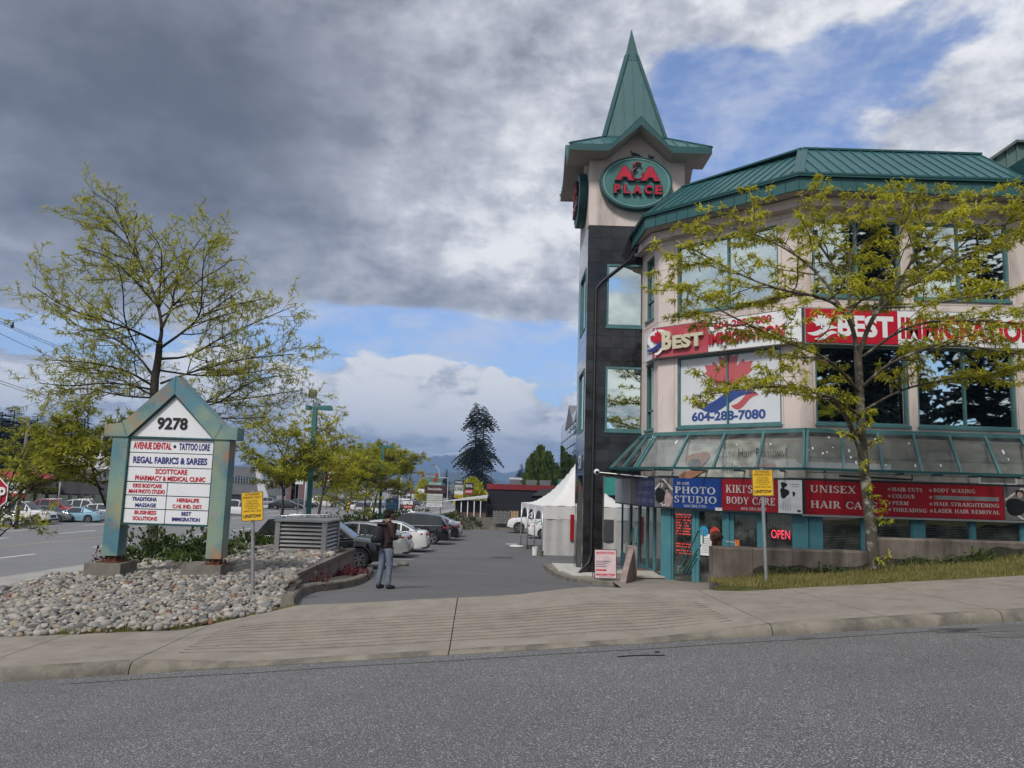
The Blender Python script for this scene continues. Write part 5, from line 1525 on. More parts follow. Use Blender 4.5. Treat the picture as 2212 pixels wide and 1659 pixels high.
mb = MB(); blobp(mb, PF, -6.535, .545, .028, .03, .006, 12); mb.build('dot', ink_black, p1)
p1 = plate(L0, L1, .134, .408); letter(p1, 'REGAL FABRICS & SAREES', -6.6, .205, .13, 1.44, ink_blue)
p1 = plate(L0, L1, -.152, .130); letter(p1, 'SCOTTCARE', -6.56, .005, .10, .62, ink_red); letter(p1, 'PHARMACY & MEDICAL CLINIC', -6.57, -.125, .095, 1.36, ink_red)
p1 = plate(L0, LM - .004, -.41, -.160); letter(p1, 'KIKIS BODYCARE', -7.0, -.265, .078, .56, ink_red); letter(p1, 'MAHI PHOTO STUDIO', -7.0, -.375, .080, .70, ink_red)
plate(LM + .004, L1, -.41, -.160)
p1 = plate(L0, LM - .004, -.67, -.416); letter(p1, 'TRADITIONA', -7.03, -.52, .075, .48, ink_blue); letter(p1, 'MASSAGE', -7.0, -.635, .075, .40, ink_blue)
p1 = plate(LM + .004, L1, -.67, -.416); letter(p1, 'HERBALIFE', -6.19, -.52, .075, .43, ink_red); letter(p1, 'C.NI. IND. DIST.', -6.19, -.64, .075, .58, ink_red)
p1 = plate(L0, LM - .004, -.945, -.676); letter(p1, 'BUSINESS', -6.99, -.775, .075, .42, ink_red); letter(p1, 'SOLUTIONS', -6.99, -.888, .075, .47, ink_red)
p1 = plate(LM + .004, L1, -.945, -.676); letter(p1, 'BEST', -6.20, -.775, .072, .19, ink_blue); letter(p1, 'IMMIGRATION', -6.20, -.885, .075, .54, ink_blue)
mb = MB(); mb.box(-5.70, -5.61, YS - .004, YS, -.77, -.65); mb.build('sticker', ink_grey, ms)

# tow-away signs on steel posts
def tow_sign(px, py, Y, lean, yaw, top_py, pw, ph, pole_x_top, label, dz=0):
    base = at(px, py, Y); topc = at(pole_x_top, top_py, Y)
    t = thing('parking_sign', label, 'sign', tuple(base), 0, 'yellow tow away signs')
    galv = M('galvanised_pole', (.30, .31, .32), .45, .5, .15, 6)
    mb = MB(); mb.tube([base - Vector((0, 0, .3)), topc + Vector((0, 0, .02))], .03, 10); mb.build('post', galv, t, smooth=50)
    up = (topc - base).normalized()
    yv = Vector((cos(yaw), sin(yaw), 0)); yv = (yv - up * yv.dot(up)).normalized()
    N = yv.cross(up).normalized()
    if N.y > 0: N = -N; yv = -yv
    O = topc + N * .036 - up * ph - yv * (pw / 2); fr = (O, yv, up, N)
    def rr(a, n, r=.03):
        pts = []
        for cx_, cy_, a0 in ((pw - a - r, a + r, -90), (pw - a - r, ph - a - r, 0), (a + r, ph - a - r, 90), (a + r, a + r, 180)):
            for k in range(5): q = radians(a0 + k * 22.5); pts.append(O + yv * (cx_ + r * cos(q)) + up * (cy_ + r * sin(q)) + N * n)
        return pts
    mb = MB(); mb.extr(rr(0, 0), N * .003); mb.build('plate', alu, t)
    mb = MB(); mb.poly(rr(.004, .0045)); mb.build('black_border', ink_black, t)
    mb = MB(); mb.poly(rr(.014, .006, .022)); mb.build('yellow_face', M('sign_yellow', (.66, .40, .02), .4, 0, .08, 3), t)
    mb = MB()
    k = ph / .5
    for txt, z, h, w, b in (('AUTHORIZED', .435, .040, .68, .01), ('PARKING ONLY', .382, .040, .80, .01), ('VIOLATORS', .330, .030, .50, 0), ('TOWED AWAY', .285, .032, .58, 0),
                            ('CLAIM VEHICLES AT', .238, .022, .66, 0), ('12984-76 AVE', .205, .022, .44, 0), ('(604) 592-1255', .152, .036, .76, .01), ('UNITOW', .06, .058, .80, .04)):
        put_text(mb, txt, fr, pw / 2, z * k, h * k, w * pw, b, .008, 'C')
    rect(mb, fr, .05, pw - .05, .272 * k, .275 * k, .008)
    mb.build('lettering', ink_black, t)
    mb = MB()
    for z in (.03, ph - .03): mb.lathe([(.012, 0), (.012, .006), (0, .008)], O + yv * (pw / 2) + up * z + N * .006, N, 8)
    mb.build('bolts', alu, t)
    return t
tow_sign(549, 1302, 13.3, 0, radians(3), 1062, .372, .50, 546, 'yellow tow away sign on a grey post standing in the river stones')
tow_sign(1656, 1245, 13.8, 0, radians(-4), 1014, .375, .475, 1645, 'yellow tow away sign on a leaning post in the grass by the shops')

# concrete planter wall with cap beside the driveway, and the kerb that curves round it
wallc = M('wall_concrete', (.26, .20, .185), .9, 0, .2, 2.5, .6, 60, .2, dirt=(.11, .085, .08), dscale=1.6, damt=.7, streak=True)
capc = M('cap_concrete', (.17, .145, .13), .9, 0, .2, 3, .6, 60, .2, dirt=(.07, .06, .055), dscale=2, damt=.6)
A0, A1 = at(*c5(405, 1460), 15.3), at(*c5(1060, 1215), 24.0)
pw_ = thing('planter_wall', 'low pinkish concrete wall with a grey cap holding back the river stones', 'wall', (A0.x, A0.y, A0.z))
zt0_, zt1_ = -1.99, -2.17
dv = Vector((A1.x - A0.x, A1.y - A0.y, 0)); LW = dv.length; dv.normalize(); sv = Vector((-dv.y, dv.x, 0))
nseg = 6
for k in range(nseg):
    a, b = k / nseg * LW + .004, (k + 1) / nseg * LW - .004
    P0 = Vector((A0.x, A0.y, 0)) + dv * a; P1 = Vector((A0.x, A0.y, 0)) + dv * b
    za, zb2 = lerp(zt0_, zt1_, a / LW), lerp(zt0_, zt1_, b / LW)
    mb = MB(); vs = []
    for p, zt_ in ((P0, za), (P1, zb2)):
        for o_, z in ((0, -3.2), (.22, -3.2), (.22, zt_), (0, zt_)): vs.append((p.x + sv.x * o_, p.y + sv.y * o_, z))
    mb.add(vs, ((0, 1, 2, 3), (7, 6, 5, 4), (0, 4, 5, 1), (1, 5, 6, 2), (2, 6, 7, 3), (3, 7, 4, 0))); mb.build('wall_panel', wallc, pw_)
mb = MB(); vs = []
for a in (-.02, LW):
    p = Vector((A0.x, A0.y, 0)) + dv * a; zt_ = lerp(zt0_, zt1_, a / LW)
    for o_, z in ((-.03, zt_ + .003), (.25, zt_ + .003), (.25, zt_ + .115), (-.03, zt_ + .115)): vs.append((p.x + sv.x * o_, p.y + sv.y * o_, z))
mb.add(vs, ((0, 1, 2, 3), (7, 6, 5, 4), (0, 4, 5, 1), (1, 5, 6, 2), (2, 6, 7, 3), (3, 7, 4, 0))); mb.build('cap', capc, pw_)
kp = [on(*c5(x, y), zlot, 14) for x, y in ((455, 1640), (490, 1560), (545, 1520), (660, 1478), (830, 1462), (1010, 1435), (1150, 1395), (1240, 1330), (1262, 1275))]
kp = [Vector((-3.25, 12.22, kp[0].z))] + kp[1:]
# smooth the path
def smooth(pts, n=3):
    for _ in range(n):
        q = [pts[0]]
        for a, b in zip(pts, pts[1:]): q += [a.lerp(b, .25), a.lerp(b, .75)]
        q.append(pts[-1]); pts = q
    return pts
kps = smooth(kp, 2)
ck = thing('island_kerb', None, None); ck['kind'] = 'structure'
mb = MB(); n = len(kps); vs = []
for i, p in enumerate(kps):
    d = (kps[min(i + 1, n - 1)] - kps[max(i - 1, 0)]); d.z = 0; d.normalize(); s = Vector((-d.y, d.x, 0))
    z = (zb(p.x) if i == 0 else zlot(p.x, p.y)); hh = .17
    for o_, zz in ((0, -.15), (.02, hh - .03), (.05, hh), (.20, hh), (.22, -.1)):
        q = p + s * o_; vs.append((q.x, q.y, z + zz))
mb.add(vs, [(i * 5 + k, (i + 1) * 5 + k, (i + 1) * 5 + k + 1, i * 5 + k + 1) for i in range(n - 1) for k in range(4)] + [(0, 1, 2, 3, 4), tuple((n - 1) * 5 + k for k in (4, 3, 2, 1, 0))])
mb.build('kerbstone', kerbm, ck, smooth=40)
# earth between kerb and wall
mb = MB(); bed = [p + Vector((0, .0, .12)) for p in kps[2:]]
mb.poly([(p.x - .1, p.y + .1, p.z + .0) for p in bed] + [(A1.x + .4, A1.y - 1.5, zlot(A1.x, 22) + .1), (A0.x, A0.y + .2, zlot(A0.x, A0.y) + .16)])
tag(mb.build('planting_bed', soil), kind='structure')

# louvred steel vent box on the stones
LX0, LX1, LY0, LY1, LZ0, LZ1 = -6.33, -4.93, 21.3, 23.0, -2.04, -1.16
vb = thing('vent_box', 'grey steel ventilation box with louvred sides behind the planter wall', 'vent', ((LX0 + LX1) / 2, LY0, LZ0))
galv2 = M('vent_steel', (.33, .335, .335), .4, .45, .1, 2, dirt=(.2, .2, .2), dscale=3, damt=.4)
mb = MB(); mb.box(LX0 - .03, LX1 + .03, LY0 - .03, LY1 + .03, LZ1 - .012, LZ1 + .035); mb.build('lid', galv2, vb)
mb = MB(); mb.box(LX0 + .10, LX1 - .10, LY0 + .10, LY1 - .1, LZ0 + .06, LZ1 - .02); mb.build('inner', darkroom, vb)
mb = MB(); mb.box(LX0 + .05, LX1 - .05, LY0 + .05, LY1 - .05, LZ0 - .2, LZ0); mb.build('base', blackm, vb)
for x in (LX0, LX1 - .13):
    for y in (LY0, LY1 - .13):
        mb = MB(); mb.box(x, x + .13, y, y + .13, LZ0, LZ1 - .012); mb.build('corner_post', galv2, vb)
mb = MB(); mb.box(LX0 + .13, LX1 - .13, LY0 + .004, LY0 + .09, LZ0, LZ0 + .07); mb.build('sill', galv2, vb)
mb = MB(); mb.box(LX1 - .09, LX1 - .004, LY0 + .13, LY1 - .13, LZ0, LZ0 + .07); mb.build('sill', galv2, vb)
for k in range(7):
    z = LZ0 + .10 + k * .108
    mb = MB(); mb.extr([(LX0 + .13, LY0 + .015, z), (LX0 + .13, LY0 + .10, z + .085), (LX0 + .13, LY0 + .105, z + .078), (LX0 + .13, LY0 + .022, z - .01)], (LX1 - LX0 - .26, 0, 0)); mb.build('slat', galv2, vb)
    mb = MB(); mb.extr([(LX1 - .015, LY0 + .13, z), (LX1 - .10, LY0 + .13, z + .085), (LX1 - .105, LY0 + .13, z + .078), (LX1 - .022, LY0 + .13, z - .01)], (0, LY1 - LY0 - .26, 0)); mb.build('slat', galv2, vb)

# low dark timber edging behind the stones
mb = MB(); mb.box(-9.3, -6.5, 22.9, 23.05, -2.4, -1.98)
tag(mb.build('edging', kerbm), 'low concrete edging behind the river stones left of the vent box', 'edging')

# STOP sign cut by the left edge
st = thing('stop_sign', 'red octagonal STOP sign cut off by the left picture edge', 'sign', (-11.5, 16.6, -3.6))
c = at(-21, 1066, 16.6); R_s = .405
fr = frame(c + Vector((0, -.03, 0)), (1, .06, 0))
def octa(r, n): return [c + fr[1] * (r * cos(pi / 8 + k * pi / 4)) + fr[2] * (r * sin(pi / 8 + k * pi / 4)) + fr[3] * (.03 + n) for k in range(8)]
mb = MB(); mb.extr(octa(R_s, 0), fr[3] * .004); mb.build('plate', white_sign, st)
mb = MB(); mb.poly(octa(R_s - .025, .007)); mb.build('red_face', M('stop_red', (.36, .008, .018), .4, 0, .05, 2), st)
mb = MB(); put_text(mb, 'STOP', fr, 0, -.15, .30, .70, .03, .045, 'C'); mb.build('lettering', white_sign, st)
mb = MB(); mb.tube([(c.x, c.y + .03, -3.7), (c.x, c.y + .03, c.z + .4)], .03, 8); mb.build('post', alu, st)

# ---- right side: island round the tower foot, A-board, steps, rails, low wall
ISL = [(1.45, 31), (1.5, 28.6), (1.6, 26.6), (1.75, 25), (2.05, 23.6), (2.5, 22.6), (3.1, 22.1), (3.45, 22.2)]
isl = smooth([Vector((x, y, 0)) for x, y in ISL], 2)
def zi(y): return interp([(22, -2.60), (25, -2.78), (31, -3.02)], y)
ik = thing('island', None, None); ik['kind'] = 'structure'
mb = MB(); vs = []; n = len(isl)
for i, p in enumerate(isl):
    d = (isl[min(i + 1, n - 1)] - isl[max(i - 1, 0)]).normalized(); s = Vector((-d.y, d.x, 0))
    z = zi(p.y)
    for o_, zz in ((0, -.35), (.015, -.02), (.05, 0), (.17, 0), (.18, -.1)): vs.append((p.x + s.x * o_, p.y + s.y * o_, z + zz))
mb.add(vs, [(i * 5 + k, i * 5 + k + 1, (i + 1) * 5 + k + 1, (i + 1) * 5 + k) for i in range(n - 1) for k in range(4)] + [tuple((n - 1) * 5 + k for k in range(5))])
mb.build('kerbstone', kerbm, ik, smooth=40)
mb = MB(); mb.add([(p.x + .15, p.y, zi(p.y) - .015) for p in isl] + [(5.25, p.y, zi(p.y) - .015) for p in isl], [(i, i + 1, n + i + 1, n + i) for i in range(n - 1)])
mb.build('base', conc, ik)
pavm = M('paver_white', (.44, .43, .40), .8, 0, .12, 3, dirt=(.25, .24, .21), dscale=2, damt=.5)
for i in range(9):
    for j in range(6):
        x, y = 1.78 + j * .45 + (.0), 26.9 + i * .45
        if x > 2.45 and 26.2 < y < 26.9: continue
        mb = MB(); mb.box(x + .008, x + .442, y + .008, y + .442, zi(y) - .02, zi(y) + .012 + rnd.uniform(0, .004)); mb.build('paver', pavm, ik)
for i in range(4):
    for j in range(3):
        x, y = 2.0 + j * .42 + i * -.05 + .1, 25.0 + i * .42
        mb = MB(); mb.box(x + .008, x + .412, y + .008, y + .412, zi(y) - .02, zi(y) + .012 + rnd.uniform(0, .004)); mb.build('paver', pavm, ik)
ab = thing('sandwich_board', 'white A-board with pink lettering and a red arrow at the tower foot', 'sandwich board', (3.1, 22.9, zi(22.9)))
c0 = at(1309, 1252, 22.9); fr0 = frame(c0 + Vector((-.34, 0, .02)), (1, .05, .0), (0, .16, 1))
fr0 = (fr0[0], fr0[1], fr0[2], fr0[1].cross(fr0[2]).normalized())
hB_ = .84; wB_ = .66
ab.location = (c0.x, c0.y, c0.z)
mb = MB(); mb.fbox(*fr0, 0, wB_, 0, hB_, -.02, 0); mb.build('black_frame', blackm, ab)
mb = MB(); rect(mb, fr0, .02, wB_ - .02, .02, hB_ - .02, .003); mb.build('poster', M('poster_pink', (.60, .45, .47), .4, 0, .1, 4, dirt=(.66, .58, .6), dscale=3, damt=.8), ab)
mb = MB(); put_text(mb, 'MAHI PHOTO STUDIO', fr0, .06, .70, .075, wB_ - .12, .04, .006); put_text(mb, '604.584.7700', fr0, .05, .085, .065, wB_ - .1, .05, .006)
mb.build('lettering', ink_red, ab)
mb = MB(); rect(mb, fr0, .05, .30, .225, .265, .006); O, U, V, N = fr0
mb.add([O + U * .30 + V * .205 + N * .006, O + U * .37 + V * .245 + N * .006, O + U * .30 + V * .285 + N * .006], ((0, 1, 2),)); mb.build('arrow', ink_red, ab)
mb = MB()
for k, w in enumerate((.42, .34, .24, .30)): rect(mb, fr0, .05, .05 + w, .49 - k * .05, .505 - k * .05, .006)
rect(mb, fr0, .16, wB_ - .1, .05, .058, .006); mb.build('small_print', ink_black, ab)
mb = MB(); blobp(mb, fr0, .38, .50, .13, .15, .0045, jit=.1); mb.build('print_shape', M('poster_pale', (.5, .4, .42), .5), ab)
mb = MB(); 
for u in (.02, wB_ - .02): a = O + U * u + V * hB_; mb.bar(a, a + Vector((0, .5, -hB_)), .025)
mb.build('rear_leg', blackm, ab)

piercon = M('pier_concrete', (.25, .215, .19), .9, 0, .2, 3, .8, 40, .2, dirt=(.09, .085, .07), dscale=2.2, damt=.7, streak=True)
pr = thing('stair_wall', 'stained concrete stair pier with a sloping side beside the shop step', 'wall', (4.3, 22.8, -2.8))
a = at(1358, 1181, 23.2); b = at(1375, 1181, 23.2)
mb = MB(); mb.box(a.x, b.x + .02, 23.2, 23.8, -3.0, a.z); mb.build('pier', piercon, pr)
q0 = at(1339, 1262, 20.6)
for k in range(6):
    t0, t1 = k / 6, (k + 1) / 6
    P0 = Vector((q0.x, 20.6, 0)).lerp(Vector((a.x, 23.2, 0)), t0 + .004); P1 = Vector((q0.x, 20.6, 0)).lerp(Vector((a.x, 23.2, 0)), t1 - .004)
    z0_, z1_ = lerp(-2.42, a.z - .05, t0 ** .8), lerp(-2.42, a.z - .05, t1 ** .8)
    mb = MB(); mb.add([(P0.x, P0.y, -3), (P1.x, P1.y, -3), (P1.x, P1.y, z1_), (P0.x, P0.y, z0_), (P0.x + .16, P0.y, -3), (P1.x + .16, P1.y, -3), (P1.x + .16, P1.y, z1_), (P0.x + .16, P0.y, z0_)],
                      ((0, 3, 2, 1), (4, 5, 6, 7), (3, 7, 6, 2), (0, 4, 7, 3), (1, 2, 6, 5))); mb.build('wall_panel', wallc, pr)
def rail(label, pts_list, r=.024):
    t = thing('handrail', label, 'handrail', tuple(pts_list[0][0]))
    for p in pts_list:
        mb = MB(); mb.tube(p, r, 8); mb.build('tube', M('rail_green', (.05, .165, .17), .45, 0, .15, 3), t, smooth=60)
Yr = 22.6
def r3(x, y, Y=Yr): return at((1650 + x / 3.0167) * .7745, (1150 + y / 3.0167) * .7745, Y)
rail('short green handrail loop standing on the concrete stair pier', [[r3(372, 1130, 23.5), r3(375, 975, 23.5), r3(355, 965, 23.5), r3(325, 1100, 23.9)], [r3(372, 1095, 23.5), r3(385, 1090, 23.3)]])
rail('sloping green double handrail in front of the left shop door', [[r3(728, 1355, 23.4), r3(730, 1300, 23.4), r3(760, 1290, 23.4), r3(900, 995, 22.2), r3(935, 990, 22.0), r3(940, 1100, 22.0)],
      [r3(760, 1350, 23.3), r3(920, 1115, 22.2)], [r3(790, 1355, 23.2), r3(890, 1185, 22.3)], [r3(815, 1358, 23.0), r3(890, 1225, 22.3)], [r3(905, 1000, 22.2), r3(910, 1240, 22.2)]])
stp = thing('step', None, None); stp['kind'] = 'structure'
s0, s1 = on((1650 + 375 / 3.0167) * .7745, (1150 + 1375 / 3.0167) * .7745, lambda x, y: -2.68, 23), on((1650 + 975 / 3.0167) * .7745, (1150 + 1390 / 3.0167) * .7745, lambda x, y: -2.68, 23)
for k in range(5):
    P0 = s0.lerp(s1, k / 5 + .002); P1 = s0.lerp(s1, (k + 1) / 5 - .002)
    mb = MB(); mb.prism([(P0.x, P0.y), (P1.x, P1.y), (P1.x, P1.y + 1.6), (P0.x, P0.y + 1.6)], -2.735, -2.68); mb.build('tread', M('step_cream', (.40, .37, .32), .8, 0, .15, 3), stp)
mb = MB(); mb.prism([(s0.x + .05, s0.y + .04), (s1.x - .05, s1.y + .04), (s1.x, s1.y + 3), (s0.x, s0.y + 3)], -3.1, -2.735); mb.build('riser', M('step_brown', (.12, .075, .055), .9, 0, .25, 6), stp)

wR = M('retaining_concrete', (.155, .13, .112), .9, 0, .3, 1.8, .9, 40, .2, dirt=(.055, .048, .038), dscale=1.6, damt=.85, dlo=.45, streak=True)
WY = 17.7
lw = thing('retaining_wall', 'long stained concrete retaining wall behind the grass strip, stepped up behind the tree', 'wall', (9, WY, -1.5))
xa = at(1540, 1215, WY).x; xm = at(1884, 1180, WY).x; za_ = at(1600, 1183, WY).z; zc_ = at(1950, 1163, WY).z
def wallrun(x0, x1, zt_, n):
    for k in range(n):
        a, b = lerp(x0, x1, k / n) + .004, lerp(x0, x1, (k + 1) / n) - .004
        m_ = max(2, int((b - a) / .25)); mb = MB(); vs = []
        for i in range(m_ + 1):
            x = lerp(a, b, i / m_); j = rnd.uniform(-.008, .008)
            vs += [(x, WY + .36, -3.1), (x, WY + .36, zt_ + j), (x, WY + .03, zt_ + j), (x, WY + j, zt_ - .04), (x, WY, -3.1)]
        mb.add(vs, [(i * 5 + q, i * 5 + q + 1, (i + 1) * 5 + q + 1, (i + 1) * 5 + q) for i in range(m_) for q in range(4)] + [(4, 3, 2, 1, 0), tuple(m_ * 5 + q for q in range(5))])
        mb.build('wall_section', wR, lw)
wallrun(xa, xm, za_, 4); wallrun(xm, 30, zc_, 9)
mb = MB()
mb.grid(lambda u, v: (lerp(xa + .9, 24, u), WY - .014 - .006 * sin(u * 90), lerp(-2.4, zg(lerp(xa + .9, 24, u), WY) + .17 + .06 * sin(u * 47) + .04 * sin(u * 131), v)), 120, 1)
mb.build('mossy_foot', M('moss_dark', (.035, .032, .022), .95, 0, .5, 5, .8, 30), lw)
# dark earth line at the wall foot is covered by weeds; fire-department connection behind the wall
sp = thing('standpipe', 'rusty fire department pipe connection with round plate behind the low wall', 'standpipe', tuple(at(1548, 1180, 18.6)))
c = at(1547, 1160, 18.6)
mb = MB(); mb.tube([(c.x, c.y + .12, -2.9), (c.x, c.y + .12, c.z)], .075, 10); mb.build('pipe', rustm, sp, smooth=50)
mb = MB(); mb.lathe([(.155, 0), (.155, .02), (.06, .03), (.06, .05)], c, (0, -1, 0), 20); mb.build('plate', rustm, sp, smooth=40)
for dx in (-.055, .06):
    mb = MB(); mb.lathe([(.045, 0), (.05, .08), (.058, .08), (.058, .12), (.03, .12)], c + Vector((dx, -.02, .005)), (dx * 4, -1, .0), 12); mb.build('outlet', M('rust_dark', (.03, .015, .012), .7), sp, smooth=40)
mb = MB(); mb.tube([(c.x + .25, c.y + .1, c.z - .10), (c.x + .48, c.y + .1, c.z - .12), (c.x + .50, c.y + .1, c.z - .2), (c.x + .50, c.y + .1, c.z - .8)], .014, 6)
tag(mb.build('hoop_rail', white_sign, None, smooth=50), 'small white bent pipe rail right of the rusty standpipe', 'rail')
# litter and twigs on the street
for k, (px, py, l, w, mt, lb, ct) in enumerate(((572, 1417, .16, .04, 'sign_white', 'white paper scrap in the gutter under the dropped kerb', 'litter'), (80, 1459, .05, .03, 'sign_white', 'tiny white scrap by the kerb at far left', 'litter'),
        (1385, 1418, .5, .012, 'black_metal', 'thin dark twig lying on the street below the driveway', 'twig'), (1420, 1410, .05, .03, 'black_metal', 'small dark leaf on the street right of the long twig', 'leaf'))):
    c = on(px, py, zr, 8)
    mb = MB(); n = 5; vs = []
    for i in range(n + 1):
        t = i / n; x = (t - .5) * l; vs += [(c.x + x, c.y - w / 2 + .06 * l * sin(t * 4), 0), (c.x + x, c.y + w / 2 + .06 * l * sin(t * 4), 0)]
    top = [(x, y, zr(x, y) + .012) for x, y, z in vs]; bot = [(x, y, zr(x, y) + .003) for x, y, z in vs]; m_ = len(vs)
    mb.add(bot + top, [(2 * i, 2 * i + 2, 2 * i + 3, 2 * i + 1) for i in range(n)] + [(m_ + 2 * i, m_ + 2 * i + 1, m_ + 2 * i + 3, m_ + 2 * i + 2) for i in range(n)] + [(2 * i, m_ + 2 * i, m_ + 2 * i + 2, 2 * i + 2) for i in range(n)] + [(2 * i + 1, 2 * i + 3, m_ + 2 * i + 3, m_ + 2 * i + 1) for i in range(n)])
    tag(mb.build(ct, MATS[mt]), lb, ct)

# ---------------------------------------------------------------- river stones
def zs(X, Y): return min(-2.568 + .047 * X + .064 * min(Y, 15.2) + .0 * Y, -1.9) + max(0, (Y - 15.2)) * -.012
KX = [(10, kps[0].x - .2)] + [(p.y, p.x - .2) for p in kps if p.y < A0.y + .1 and p.x < -3] + [(A0.y + .25, A0.x - .06), (A1.y, A1.x - .22)]
def xr_bed(Y): return interp(KX, Y)
STONEM = [M('stone_%s' % n, (c[0] * .83, c[1] * .79, c[2] * .74), .75, 0, .3, 22, .3, 90, .3) for n, c in (('grey', (.23, .23, .225)), ('pale', (.37, .36, .34)), ('blue', (.19, .205, .22)), ('tan', (.29, .255, .205)), ('dark', (.13, .13, .13)), ('rust', (.23, .12, .085)), ('light', (.45, .44, .42)), ('mid', (.28, .275, .265)))]
def stone_shape(r):
    a, b, c = 1, r.uniform(.6, .95), r.uniform(.42, .72)
    seg, rings = 7, 5; vs = [(0, 0, -c)]; ph = r.random() * 6
    for i in range(1, rings):
        t = pi * i / rings
        for k in range(seg):
            q = 2 * pi * k / seg; w = 1 + .13 * sin(2 * q + ph) + .08 * sin(3 * q + ph * 2)
            vs.append((a * w * sin(t) ** .8 * cos(q), b * w * sin(t) ** .8 * sin(q), -c * cos(t)))
    vs.append((0, 0, c)); fs = []
    for k in range(seg):
        fs.append((0, 1 + (k + 1) % seg, 1 + k))
        for i in range(rings - 2):
            p = 1 + i * seg + k; q = 1 + i * seg + (k + 1) % seg; fs.append((p, q, q + seg, p + seg))
        e = 1 + (rings - 2) * seg; fs.append((len(vs) - 1, e + k, e + (k + 1) % seg))
    return vs, fs
rs = random.Random(5)
SHP = [stone_shape(rs) for _ in range(10)]
sb = thing('stone_bed', None, None); sb['kind'] = 'structure'
mb = MB(); mb.grid(lambda u, v: (lambda Y: (lambda X: (X, Y, zs(X, Y) - .03))(lerp(-8.7, xr_bed(Y) + .12, u)))(lerp(9.9, 23, v)), 20, 40)
mb.v = [(x, max(y, yb(x) - .02), z) for x, y, z in mb.v]
mb.build('gravel_base', soil, sb)
stones = []
def put_stones(Y0, Y1, sp, r0, r1, x0=-8.8):
    y = Y0
    while y < Y1:
        x = x0
        while x < xr_bed(y) + .1:
            X, Y_ = x + rs.uniform(-.5, .5) * sp, y + rs.uniform(-.5, .5) * sp
            if Y_ > yb(X) - .04 and X < xr_bed(Y_) - .02 and not (Y_ > 15.5 and X < -8.2):
                s = rs.uniform(r0, r1) * rs.choices((.72, 1, 1.55), (40, 50, 10))[0]
                stones.append((X, Y_, zs(X, Y_) + rs.uniform(-.012, .03), s, rs.uniform(0, 2 * pi), rs.uniform(-.4, .4), rs.uniform(-.4, .4), rs.randrange(10), rs.choices(range(8), (28, 16, 9, 13, 13, 2, 3, 22))[0]))
            x += sp
        y += sp * .86
put_stones(10.2, 13.2, .074, .036, .066); put_stones(13.2, 16.5, .095, .042, .074); put_stones(16.5, 22.9, .135, .06, .10)
stones.sort(key=lambda s: -s[3] / s[1] if -.66 < s[0] / s[1] else 0)
meshes = {}
for s in stones[:300]:
    X, Y_, Z_, sc, a, b, c, k, m = s
    if (k, m) not in meshes:
        me = bpy.data.meshes.new('stone'); me.from_pydata(SHP[k][0], [], SHP[k][1]); me.materials.append(STONEM[m])
        me.polygons.foreach_set('use_smooth', [True] * len(me.polygons)); meshes[(k, m)] = me
    o = bpy.data.objects.new('stone', meshes[(k, m)]); COL.objects.link(o); o.parent = sb
    o.location = (X, Y_, Z_); o.rotation_euler = (b, c, a); o.scale = (sc, sc, sc)
mb = MB()
for s in stones[300:]:
    X, Y_, Z_, sc, a, b, c, k, m = s
    R = Matrix.Rotation(a, 3, 'Z') @ Matrix.Rotation(c, 3, 'Y') @ Matrix.Rotation(b, 3, 'X'); o = Vector((X, Y_, Z_))
    mb.m = m; mb.add([o + R @ (Vector(v) * sc) for v in SHP[k][0]], SHP[k][1])
tag(mb.build('small_stones', STONEM, sb, True), kind='stuff')

# ---------------------------------------------------------------- trees
bark = M('bark', (.055, .047, .04), .95, 0, .35, 8, 1.0, 30, .2)
bark_l = M('bark_lichen', (.075, .065, .05), .95, 0, .3, 6, 1.2, 22, .2, dirt=(.42, .42, .38), dscale=4.5, damt=.85, dlo=.52)
leaf_y = leafmat('locust_leaf', (.45, .435, .036), .40, .45)
leaf_s = leafmat('locust_leaf_pale', (.38, .38, .05), .42, .45)
leaf_o = leafmat('locust_leaf_olive', (.33, .335, .035), .42, .45)
leaf_d = leafmat('hedge_leaf', (.050, .078, .020), .5, .25)
leaf_g = leafmat('bush_leaf', (.085, .125, .025), .45, .3)
leaf_r = leafmat('barberry_leaf', (.085, .018, .022), .5, .2)
leaf_c = leafmat('conifer_needle', (.017, .026, .015), .5, .1)
leaf_p = leafmat('poplar_leaf', (.085, .125, .022), .5, .3)

